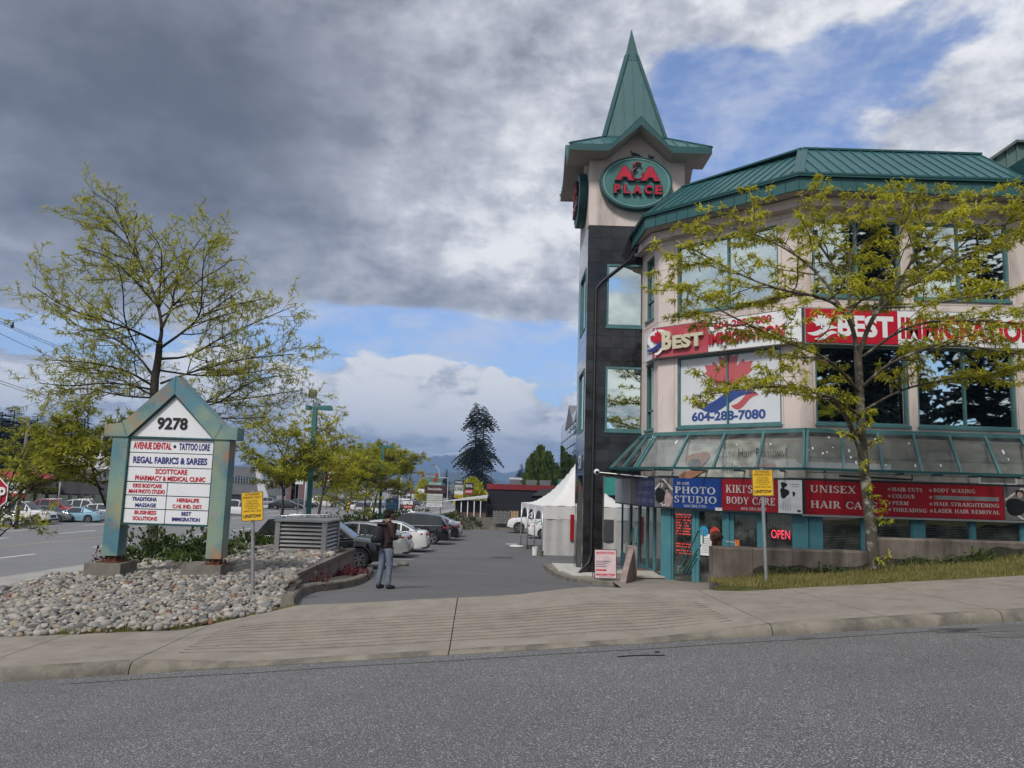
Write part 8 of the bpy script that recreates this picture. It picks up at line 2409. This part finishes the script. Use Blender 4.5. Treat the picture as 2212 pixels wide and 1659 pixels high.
t, a, b, z = bldg('far_shop', 'pale far shop with a red trimmed sign left of the plaza sign', 878, 930, 210, 1066, 10, whitewall, M('far_red', (0, 0, 0)), base=-6)
t, a, b, z = bldg('far_block', 'grey low block far away behind the middle locusts', 690, 860, 230, 1052, 10, greywall, greyroof, base=-6)

# tenant signs along the lots
def board(label, px0, px1, py0, py1, Y, bands, post=True, name='plaza_sign', zb_=None):
    a, b = at(px0, py1, Y), at(px1, py0, Y); t = thing(name, label, 'sign', ((a.x + b.x) / 2, Y, (zl(Y) if zb_ is None else zb_)))
    H_ = b.z - a.z; fr = frame((a.x, Y, a.z), (1, 0, 0))
    fr = (Vector((a.x, Y, a.z)), Vector((1, 0, 0)), Vector((0, 0, 1)), Vector((0, -1, 0))); w = b.x - a.x
    mb = MB(); mb.fbox(*fr, 0, w, 0, H_, -.25, 0); mb.build('cabinet', plast, t)
    for y0_, y1_, mat, txt, ink in bands:
        mb = MB(); mb.fbox(*fr, .03, w - .03, y0_ * H_ + .02, y1_ * H_ - .02, .0, .02); p_ = mb.build('panel', mat, t)
        if txt:
            mb = MB(); put_text(mb, txt, fr, w / 2, lerp(y0_, y1_, .28) * H_, (y1_ - y0_) * H_ * .48, w * .78, .02, .03, 'C'); mb.build('lettering', ink, p_)
    if post:
        for x in ((.12, .88) if w > 1.4 else (.5,)):
            mb = MB(); mb.bar((a.x + w * x, Y + .12, a.z), (a.x + w * x, Y + .12, zl(Y) - .8 if zb_ is None else zb_), .14, .14, (0, 1, 0)); mb.build('post', greyroof, t)
    return t, fr, w, H_
fblue = M('far_sign_blue', (.06, .24, .48), .5); fgreen = M('far_sign_green', (.05, .18, .13), .5); fmar = M('far_sign_maroon', (.05, .018, .016), .5); fpale = M('far_sign_pale', (.42, .44, .42), .5); fwhite = M('far_sign_white', (.60, .61, .62), .5); fyel = M('far_sign_yellow', (.60, .42, .03), .5); fnav = M('far_sign_navy', (.012, .016, .03), .5); forange = M('far_sign_orange', (.45, .10, .02), .5)
t, fr, w, H_ = board('pale blue notice board on posts left of the person head', 833, 860, 1077.5, 1103, 58, ((0, 1, fblue, None, None),))
mb = MB(); put_text(mb, 'BABY DENTAL', fr, w / 2, .50 * H_, .1 * H_, w * .8, .02, .03, 'C'); put_text(mb, 'NOW OPEN', fr, w / 2, .30 * H_, .07 * H_, w * .5, .0, .03, 'C'); put_text(mb, '604 580 0055', fr, w / 2, .12 * H_, .08 * H_, w * .7, .0, .03, 'C'); blobp(mb, fr, w / 2, .78 * H_, .1, .1, .03); mb.build('lettering', fwhite, t)
board('white and red HALAL BAZAR board behind the blue notice', 868, 893, 1082, 1105, 66, ((.62, 1, fwhite, None, None), (.28, .62, red_sign, 'HALAL BAZAR', fwhite), (0, .28, fwhite, None, None)))
t, fr, w, H_ = board('plaza sign with green arch, dark brown band and pale tenant panels', 920, 957, 1067, 1095, 80, ((.82, 1, fpale, '9288', fwhite), (.66, .82, fpale, None, None), (.5, .66, fpale, None, None), (.3, .5, fpale, None, None), (0, .3, fwhite, 'LAW OFFICE', ink_grey)))
mb = MB(); mb.fbox(*fr, -.2, w + .25, H_ + .02, H_ + .85, -.3, .05); mb.build('dark_band', fmar, t); mb = MB(); put_text(mb, 'Diamond Jewellery', fr, w / 2, H_ + .28, .34, w * .85, .01, .07, 'C'); mb.build('lettering', fwhite, t)
mb = MB(); mb.extr([fr[0] + fr[1] * (w / 2 + .95 * w / 2 * cos(pi * k / 12)) + fr[2] * (H_ + .87 + .8 * sin(pi * k / 12)) for k in range(13)], (0, .2, 0)); mb.build('arch', fgreen, t)
mb = MB(); put_text(mb, 'PAYAL PLAZA', fr, w / 2, H_ + .92, .22, w * .72, .02, .03, 'C'); mb.build('lettering', fwhite, t); mb = MB(); blobp(mb, fr, w / 2, H_ + 1.4, .2, .2, .03); mb.build('emblem', red_sign, t)
board('tall PAPA tenant sign with black arched head and yellow foot', 980.5, 1002, 1038, 1075, 84, ((.76, 1, fnav, 'PAPA', fwhite), (.6, .76, fpale, '111', ink_grey), (.4, .6, fpale, '108', ink_black), (.18, .4, fwhite, None, None), (0, .18, fyel, 'GARAGE', ink_black)))
board('black and red square sign right of the PAPA sign', 1004, 1023, 1043, 1068, 92, ((.45, 1, fnav, 'ROYAL', fwhite), (0, .45, M('far_sign_red', (.30, .02, .04), .5), 'BANQUET', fwhite)))
board('tall red, white and orange pylon sign among the locusts', 705, 729, 994, 1053, 118, ((.80, 1, forange, 'PIZZA', fwhite), (.50, .80, fwhite, 'TACO', ink_red), (.28, .48, M('far_sign_red', (0, 0, 0)), 'MILESTONE', fwhite), (0, .28, fwhite, None, None)), True, 'pylon_sign', -5.3)
board('plain white board on a pale pole left of the nearest green lamp post', 637, 657, 1024, 1046, 95, ((0, 1, fwhite, None, None),), True, 'pylon_sign', -5)
board('white lawn sign far away left of the plaza sign', 902, 917, 1056, 1066, 150, ((0, 1, fwhite, None, None),), True, 'pylon_sign', -5)
t = thing('hazard_marker', 'yellow and black striped marker post by the boulevard', 'marker', tuple(at(750, 1100, 60)))
a = at(747, 1104, 60); mb = MB(); mb.box(a.x, a.x + .30, 60, 60.03, a.z, a.z + .75); mb.build('plate', fyel, t)
for k in range(3):
    z = a.z + .08 + k * .25; mb = MB(); mb.add([(a.x, 59.99, z), (a.x + .3, 59.99, z + .14), (a.x + .3, 59.99, z + .24), (a.x, 59.99, z + .10)], ((0, 1, 2, 3),)); mb.build('stripe', fnav, t)
mb = MB(); mb.bar((a.x + .15, 60.05, zl(60) - .8), (a.x + .15, 60.05, a.z), .06); mb.build('post', alu, t)

# poles, wires, traffic lights, crane
polew = M('pole_wood', (.13, .11, .095), .9, 0, .2, 2); poleg = M('pole_grey', (.42, .43, .44), .5)
def pole(label, px, top, Y, r, zb_, mat, arms=0):
    p = at(px, top, Y); t = thing('utility_pole', label, 'pole', (p.x, Y, zb_), 0, 'poles along the boulevard')
    mb = MB(); mb.tube([(p.x, Y, zb_), (p.x, Y, p.z)], [r, r * .75], 8); mb.build('pole', mat, t, True)
    for k in range(arms): mb = MB(); mb.bar((p.x - 1, Y, p.z - .4 - k * .9), (p.x + 1, Y, p.z - .4 - k * .9), .12); mb.build('crossarm', mat, t)
    return p
pA = pole('big wooden utility pole left, in front of the red canopy', 62, 900, 60, .15, -4.5, polew)
pole('pale steel pole in front of the white building', 136, 990, 84, .10, -4.5, poleg); pole('pale steel pole left of the monument sign above the white building', 222, 930, 96, .13, -4.5, poleg)
pole('pale lamp pole left of the green lamp post', 663, 1010, 95, .12, -5, poleg); pole('pale pole behind the leaning locust', 740, 960, 100, .12, -5, poleg)
pole('pale pole right of the blue notice board', 866, 1032, 90, .12, -4.5, poleg)
for k, (px, top) in enumerate(((890, 1018), (928, 1020), (945, 1026), (990, 1010), (1012, 985), (1062, 985))): pole('far wooden utility pole with crossarm, number %s from the left near the crossing' % 'one two three four five six'.split()[k], px, top, 175 + 9 * k, .17, -6, polew, 1)
def wire(label, pts, sag=.6, r=.02, group='overhead wires'):
    q = []
    for a, b in zip(pts, pts[1:]):
        a, b = Vector(a), Vector(b)
        q += [a.lerp(b, k / 8) - Vector((0, 0, sag * 4 * (k / 8) * (1 - k / 8))) for k in range(9)]
    mb = MB(); mb.tube(q, r, 4); tag(mb.build('wire', plast), label, 'wire', group)
for k, (x0, y0, x1, y1) in enumerate(((-60, 664, 200, 770), (-60, 668, 200, 775), (-60, 690, 200, 800), (-60, 800, 230, 885), (-60, 806, 230, 890))):
    wire('overhead wire at the left edge, number %s from the top' % 'one two three four five'.split()[k], (at(x0, y0, 45), at(x1, y1, 80)), .3, .018)
for k, (y0, y1) in enumerate(((1034, 1040), (1040, 1047), (1046, 1050))): wire('far overhead wire across the distance, number %s from the top' % 'one two three'.split()[k], (at(480, y0 - 8, 140), at(760, y0, 160), at(1075, y1, 200)), .5, .035)
b0 = at(26, 707, 48); mb = MB(); mb.ball(b0 + Vector((0, 0, .1)), .12, .1, .16, 8, 6); bt = thing('wire_bird', 'tiny dark bird perched on the wire at the left edge', 'bird', tuple(b0)); mb.build('body', M('pigeon_dark', (0, 0, 0)), bt, True); mb = MB(); mb.ball(b0 + Vector((.04, 0, .27)), .06, seg=6, rings=5); mb.build('head', M('pigeon_dark', (0, 0, 0)), bt, True)
tl_ = thing('traffic_signal', 'traffic signal mast with two hanging yellow heads over the far crossing', 'traffic light', tuple(at(968, 1060, 185)))
m0, m1 = at(968, 1033, 185), at(906, 1027, 185)
mb = MB(); mb.tube([(m0.x, 185, -6), (m0.x, 185, m0.z), m1], [.16, .13, .07], 6); mb.build('mast', poleg, tl_)
for px, py in ((913.5, 1025), (943, 1028.5)):
    c = at(px, py, 184.6); mb = MB(); mb.box(c.x - .32, c.x + .32, 184.3, 184.8, c.z - .7, c.z + .7); h = mb.build('signal_head', M('signal_yellow', (.30, .13, .02), .6), tl_)
    for k in range(3): mb = MB(); mb.lathe([(.2, 0), (.17, .04), (0, .05)], (c.x, 184.3, c.z - .43 + k * .43), (0, -1, 0), 10); mb.build('lens', ink_black if k < 2 else M('lens_red', (.25, .02, .02), .4), h)
t = thing('street_lamp', 'tall pale curved street lamp near the far crossing', 'street lamp', tuple(at(951, 1060, 170)))
p = [at(951, 1060, 170), at(951, 1025, 170), at(946, 1010, 170), at(936, 1004, 170)]; mb = MB(); mb.tube(smooth([Vector((p[0].x, 170, -6))] + p[1:], 2), .1, 6); mb.build('pole', poleg, t, True); mb = MB(); mb.ball(p[-1], .6, .25, .14, 8, 5); mb.build('lamp_head', greyroof, t)
cr = thing('tower_crane', 'distant tower crane with a long horizontal jib behind the locusts', 'crane', tuple(at(684, 1040, 420)))
c0, c1, c2_ = at(684, 868, 420), at(540, 862, 420), at(690, 868, 420)
mb = MB()
for dy in (-1, 1): mb.bar(c0 + Vector((0, dy, 0)), c1 + Vector((0, dy, 0)), .5)
mb.bar(at(684, 856, 420), at(545, 856, 420), .4)
for k in range(28):
    f = k / 28; mb.bar(c0.lerp(c1, f), at(684, 856, 420).lerp(at(545, 856, 420), f + .018), .28)
mb.build('jib', poleg, cr); mb = MB(); mb.bar((c0.x, 420, -6), c0, 2.0, 2.0, (0, 1, 0)); mb.build('mast', poleg, cr)
mb = MB(); mb.box(c0.x - 1.6, c0.x + 1.8, 418, 422, c0.z - 3.4, c0.z - .8); mb.build('cab', greyroof, cr); mb = MB(); q = at(675, 858, 420); mb.box(q.x - 1.8, q.x + 1.8, 418, 422, q.z - .5, q.z + 4); mb.build('counterweight', greyroof, cr)

# ---------------------------------------------------------------- hills, mountains and the air between
def ridge(name, pts, Y, depth, mat, seed, label=None):
    R = random.Random(seed); ps_ = [at(x, y, Y) for x, y in pts]; tab = [(p.x, p.z) for p in ps_]
    x0, x1 = tab[0][0], tab[-1][0]; n = 160; ph = [R.random() * 6 for _ in range(6)]
    def f(u, v):
        X = lerp(x0, x1, u); h = interp(tab, X) + 8
        wob = sum(sin(u * (19 * 1.9 ** k) + ph[k] + v * (2 + k)) / 1.8 ** k for k in range(6)) * h * .035
        prof_ = sin(pi * .5 * min(1, v * 2)) if v < .5 else cos(pi * .5 * (v - .5) * 2)
        gul = (sum(sin(u * (31 * 1.7 ** k) + v * 9 * (k + 1) + ph[k]) / 1.5 ** k for k in range(5))) * h * .05 * sin(pi * v)
        return (X, Y + depth * (v - .5), -8 + max(0, (h + wob) * prof_ - gul))
    mb = MB(); mb.grid(f, n, 16); tag(mb.build(name, mat, None, True), kind='structure')
def mount_mat():
    m = M('mountain', (.030, .042, .034), .95, 0, .3, .004)
    nt = m.node_tree; b = nt.nodes['Principled BSDF']; N, L = nt.nodes.new, nt.links.new
    src = b.inputs['Base Color'].links[0].from_socket
    g = N('ShaderNodeNewGeometry'); sp = N('ShaderNodeSeparateXYZ'); L(g.outputs['Position'], sp.inputs[0])
    nz = N('ShaderNodeTexNoise'); nz.inputs['Scale'].default_value = .02; nz.inputs['Detail'].default_value = 6; L(g.outputs['Position'], nz.inputs[0])
    a = N('ShaderNodeMath'); a.operation = 'MULTIPLY_ADD'; a.inputs[1].default_value = 120; L(nz.outputs[0], a.inputs[0]); L(sp.outputs[2], a.inputs[2])
    mr = N('ShaderNodeMapRange'); mr.inputs[1].default_value = 262; mr.inputs[2].default_value = 285; L(a.outputs[0], mr.inputs[0])
    mx = N('ShaderNodeMix'); mx.data_type = 'RGBA'; mx.inputs[7].default_value = (.7, .7, .72, 1); L(mr.outputs[0], mx.inputs[0]); L(src, mx.inputs[6]); L(mx.outputs[2], b.inputs['Base Color'])
    return m
mm = mount_mat()
ridge('mountain_range', [(300, 1015), (500, 1005), (640, 1000), (760, 1003), (860, 1000), (905, 990), (938, 983), (970, 982), (1000, 986), (1040, 1000), (1085, 1022), (1110, 1018), (1140, 1008), (1175, 1000), (1240, 996), (1350, 1000), (1500, 1010)], 6000, 1500, mm, 3)
ridge('hill', [(200, 1030), (600, 1032), (850, 1030), (930, 1022), (1000, 1021), (1050, 1030), (1100, 1042), (1300, 1046)], 3000, 700, M('hill_wood', (.030, .040, .028), .95, 0, .4, .01), 5)
def haze():
    mb = MB(); mb.box(-6800, 6800, -300, 7400, -9.0, 330)
    m = bpy.data.materials.new('haze_air'); m.use_nodes = True; nt = m.node_tree; nt.nodes.clear()
    v = nt.nodes.new('ShaderNodeVolumePrincipled'); v.inputs['Color'].default_value = (.38, .60, 1, 1); v.inputs['Density'].default_value = HAZE; v.inputs['Anisotropy'].default_value = .2
    o = nt.nodes.new('ShaderNodeOutputMaterial'); nt.links.new(v.outputs[0], o.inputs['Volume'])
    h = mb.build('haze', m); tag(h, 'pale blue air haze over the whole place', 'haze', None, 'stuff')
HAZE = 2.6e-4
if HAZE: haze()

# ---------------------------------------------------------------- the person
skin_m = M('skin', (.20, .105, .065), .5, 0, .08, 20, spec=.4)
hair_m = M('hair', (.010, .009, .009), .85, 0, .2, 60)
jacket_m = M('jacket_maroon', (.030, .013, .014), .8, 0, .2, 14, .4, 40)
denim = M('denim_grey_blue', (.12, .14, .19), .85, 0, .22, 9, .4, 120, dirt=(.30, .33, .39), dscale=6, damt=.5)
shoe_m = M('shoe_dark', (.014, .015, .022), .6, 0, .2, 20)
pack_m = M('backpack_black', (.012, .012, .014), .75, 0, .25, 18, .5, 60)
PX, PY = -2.66, 17.3
person = thing('person', 'standing person with short black hair, maroon jacket and grey jeans looking at a phone', 'person', (PX, PY, zlot(PX, PY)), radians(44))
def skin(name, V, E, R, mat, par, lv=2):
    """one continuous surface grown round a skeleton"""
    me = bpy.data.meshes.new(name); me.from_pydata(V, E, []); ob = bpy.data.objects.new(name, me); COL.objects.link(ob)
    md = ob.modifiers.new('skin', 'SKIN'); md.use_smooth_shade = True
    ly = me.skin_vertices[0].data
    for i, r in enumerate(R):
        ly[i].radius = r if isinstance(r, tuple) else (r, r)
    ly[0].use_root = True
    ss = ob.modifiers.new('sub', 'SUBSURF'); ss.levels = lv; ss.render_levels = lv
    dg = bpy.context.evaluated_depsgraph_get(); m2 = bpy.data.meshes.new_from_object(ob.evaluated_get(dg))
    bpy.data.objects.remove(ob); m2.name = name; m2.materials.clear(); m2.materials.append(mat)
    m2.polygons.foreach_set('use_smooth', [True] * len(m2.polygons))
    o = bpy.data.objects.new(name, m2); COL.objects.link(o); o.parent = par
    return o
# skeleton (x forward, y left, z up), 1.72 m tall, weight on both feet, left foot a little back
J = dict(pel=(0, 0, .92), wst=(.0, 0, 1.06), che=(.0, 0, 1.26), upc=(-.01, 0, 1.38), nek=(.01, 0, 1.45), nk2=(.035, 0, 1.50), hd0=(.055, 0, 1.56), hd1=(.065, 0, 1.64), hd2=(.055, 0, 1.69),
         hl=(-.01, .09, .89), kl=(-.03, .10, .49), al=(-.11, .11, .09), fl=(-.02, .12, .035), tl=(.07, .13, .03),
         hr=(.01, -.09, .89), kr=(.04, -.10, .49), ar=(.0, -.11, .09), fr=(.09, -.12, .035), tr=(.18, -.13, .03),
         sl=(-.01, .17, 1.38), el=(-.02, .235, 1.11), wl=(.22, .13, 1.08), pl=(.275, .09, 1.10),
         sr=(-.01, -.17, 1.38), er=(.0, -.235, 1.11), wr=(.24, -.11, 1.10), pr=(.295, -.06, 1.12))
keys = list(J); V = [J[k] for k in keys]; ix = {k: i for i, k in enumerate(keys)}
RB = dict(pel=(.09, .115), wst=(.09, .125), che=(.11, .155), upc=(.09, .13), nek=.058, nk2=.055, hd0=.078, hd1=.092, hd2=.075, hl=.07, kl=.055, al=.04, fl=.04, tl=.03, hr=.07, kr=.055, ar=.04, fr=.04, tr=.03,
          sl=.06, el=.042, wl=.028, pl=(.035, .022), sr=.06, er=.042, wr=.028, pr=(.035, .022))
E_ = [('pel', 'wst'), ('wst', 'che'), ('che', 'upc'), ('upc', 'nek'), ('nek', 'nk2'), ('nk2', 'hd0'), ('hd0', 'hd1'), ('hd1', 'hd2')]
for s in 'lr': E_ += [('pel', 'h' + s), ('h' + s, 'k' + s), ('k' + s, 'a' + s), ('a' + s, 'f' + s), ('f' + s, 't' + s), ('upc', 's' + s), ('s' + s, 'e' + s), ('e' + s, 'w' + s), ('w' + s, 'p' + s)]
Ei = [(ix[a], ix[b]) for a, b in E_]; Rl = [RB[k] for k in keys]
for s, sg in (('l', 1), ('r', -1)):      # five fingers of unequal length, curled round the phone
    p = Vector(J['p' + s]); wv = Vector(J['w' + s])
    for q, (dy, L_) in enumerate(((.024, .062), (.008, .072), (-.008, .066), (-.022, .052))):
        a = p + Vector((.018, dy * .5, dy)); b = a + Vector((L_ * .6, -sg * .006, .012)); c = b + Vector((L_ * .25, -sg * L_ * .45, .012))
        n0 = len(V); V += [tuple(a), tuple(b), tuple(c)]; Rl += [.010, .009, .007]; Ei += [(ix['p' + s], n0), (n0, n0 + 1), (n0 + 1, n0 + 2)]
    a = wv.lerp(p, .5) + Vector((.01, -sg * .02, .026)); b = a + Vector((.035, -sg * .012, .02)); n0 = len(V); V += [tuple(a), tuple(b)]; Rl += [.012, .009]; Ei += [(ix['w' + s], n0), (n0, n0 + 1)]
skin('body', V, Ei, Rl, skin_m, person)
def sub(ks, es, rr, name, mat, lv=2): return skin(name, [k if isinstance(k, tuple) else J[k] for k in ks], es, rr, mat, person, lv)
sub(['che', 'upc', 'nek', 'wst', (0, 0, .95), (0, 0, .84), 'sl', 'el', (.17, .155, 1.09), 'sr', 'er', (.19, -.135, 1.10)],
    [(0, 1), (1, 2), (0, 3), (3, 4), (4, 5), (1, 6), (6, 7), (7, 8), (1, 9), (9, 10), (10, 11)], [(.135, .175), (.11, .15), (.068, .07), (.13, .165), (.135, .17), (.135, .17), .078, .062, .045, .078, .062, .045], 'jacket', jacket_m)
sub([(0, 0, .93), (0, 0, .86), 'hl', (-.02, .098, .68), 'kl', (-.07, .105, .28), (-.10, .11, .055), 'hr', (.025, -.098, .68), 'kr', (.02, -.105, .28), (.008, -.11, .055)],
    [(0, 1), (1, 2), (2, 3), (3, 4), (4, 5), (5, 6), (1, 7), (7, 8), (8, 9), (9, 10), (10, 11)], [(.125, .155), (.12, .14), .098, .088, .072, .068, .066, .098, .088, .072, .068, .066], 'jeans', denim)
for s in 'lr':
    a, f, t_ = J['a' + s], J['f' + s], J['t' + s]
    sub([(a[0] - .03, a[1], .05), (a[0] + .03, a[1], .055), (f[0] + .03, f[1], .045), (t_[0] + .02, t_[1], .035)], [(0, 1), (1, 2), (2, 3)], [.05, .056, .05, .038], 'shoe', shoe_m)
mb = MB(); mb.ball((.045, 0, 1.665), .110, .098, .085, 14, 10); mb.ball((-.005, 0, 1.615), .075, .088, .085, 12, 8)
R_h = random.Random(4)
for _ in range(260):
    a = R_h.random() * 6.28; e = R_h.uniform(.0, 1.4); d = Vector((cos(a) * cos(e), sin(a) * cos(e), sin(e))); p = Vector((.035, 0, 1.655)) + Vector((d.x * .105, d.y * .094, d.z * .082))
    if d.x > .55 and d.z < .45: continue
    s_ = d.cross(Vector((R_h.uniform(-1, 1), R_h.uniform(-1, 1), R_h.uniform(-1, 1)))).normalized() * .012
    mb.add((p - s_, p + s_, p + d * .018 + Vector((R_h.uniform(-.02, .03), R_h.uniform(-.02, .02), -.005))), ((0, 1, 2),))
mb.build('hair', hair_m, person, True, world=False)
for s in (1, -1):
    mb = MB(); mb.ball((.045, s * .092, 1.60), .022, .010, .032, 8, 6); mb.build('ear', skin_m, person, True, world=False)
    mb = MB(); mb.ball((.142, s * .034, 1.618), .012, .013, .009, 8, 6); mb.build('eye', white_sign, person, True, world=False)
    mb = MB(); mb.tube([(.150, s * .052, 1.640), (.157, s * .034, 1.645), (.154, s * .016, 1.640)], .005, 5); mb.build('eyebrow', hair_m, person, True, world=False)
mb = MB(); mb.tube([(.148, 0, 1.632), (.166, 0, 1.600), (.176, 0, 1.585), (.150, 0, 1.578)], [.008, .012, .016, .010], 8); mb.build('nose', skin_m, person, True, world=False)
mb = MB(); mb.tube([(.140, -.024, 1.548), (.152, 0, 1.550), (.140, .024, 1.548)], .007, 6); mb.build('mouth', M('lips', (.15, .06, .05), .5), person, True, world=False)
wm_ = Matrix.Translation(person.location) @ Matrix.Rotation(radians(44), 4, 'Z')
bpk = thing('backpack', 'black backpack with a light zip line worn by the standing person', 'backpack', tuple(person.location), radians(44))
skin('pack', [(-.20, 0, .98), (-.225, 0, 1.12), (-.20, 0, 1.27), (-.17, 0, 1.36)], [(0, 1), (1, 2), (2, 3)], [(.10, .15), (.12, .165), (.095, .145), (.06, .10)], pack_m, bpk)
skin('front_pocket', [(-.30, 0, .99), (-.315, 0, 1.09), (-.295, 0, 1.16)], [(0, 1), (1, 2)], [(.045, .12), (.05, .125), (.04, .11)], pack_m, bpk)
mb = MB(); mb.tube([(-.338, -.07, 1.135), (-.348, 0, 1.15), (-.338, .07, 1.135)], .004, 5); mb.build('zip', alu, bpk, True, world=False)
mb = MB(); mb.box(-.372, -.366, -.04, .03, 1.085, 1.10); mb.build('badge', ink_grey, bpk, world=False)
for s in (1, -1):
    mb = MB(); mb.tube([(-.15, s * .09, 1.39), (-.02, s * .115, 1.475), (.10, s * .12, 1.38), (.13, s * .13, 1.22), (.02, s * .18, 1.05), (-.15, s * .15, 1.0)], .018, 6); mb.build('strap', pack_m, bpk, True, world=False)
ph_ = thing('phone', 'dark phone held in both hands by the standing person', 'phone', tuple(wm_ @ Vector((.345, .01, 1.145))), radians(44))
mb = MB(); mb.extr([(-.035, -.040, -.005), (.035, -.040, .045), (.035, .040, .045), (-.035, .040, -.005)], (.006, 0, -.008)); mb.build('case', blackm, ph_, world=False)
mb = MB(); mb.quad((-.032, -.036, -.0015), (.031, -.036, .0435), (.031, .036, .0435), (-.032, .036, -.0015)); mb.build('screen', M('phone_screen', (.25, .26, .28), .1), ph_, world=False)
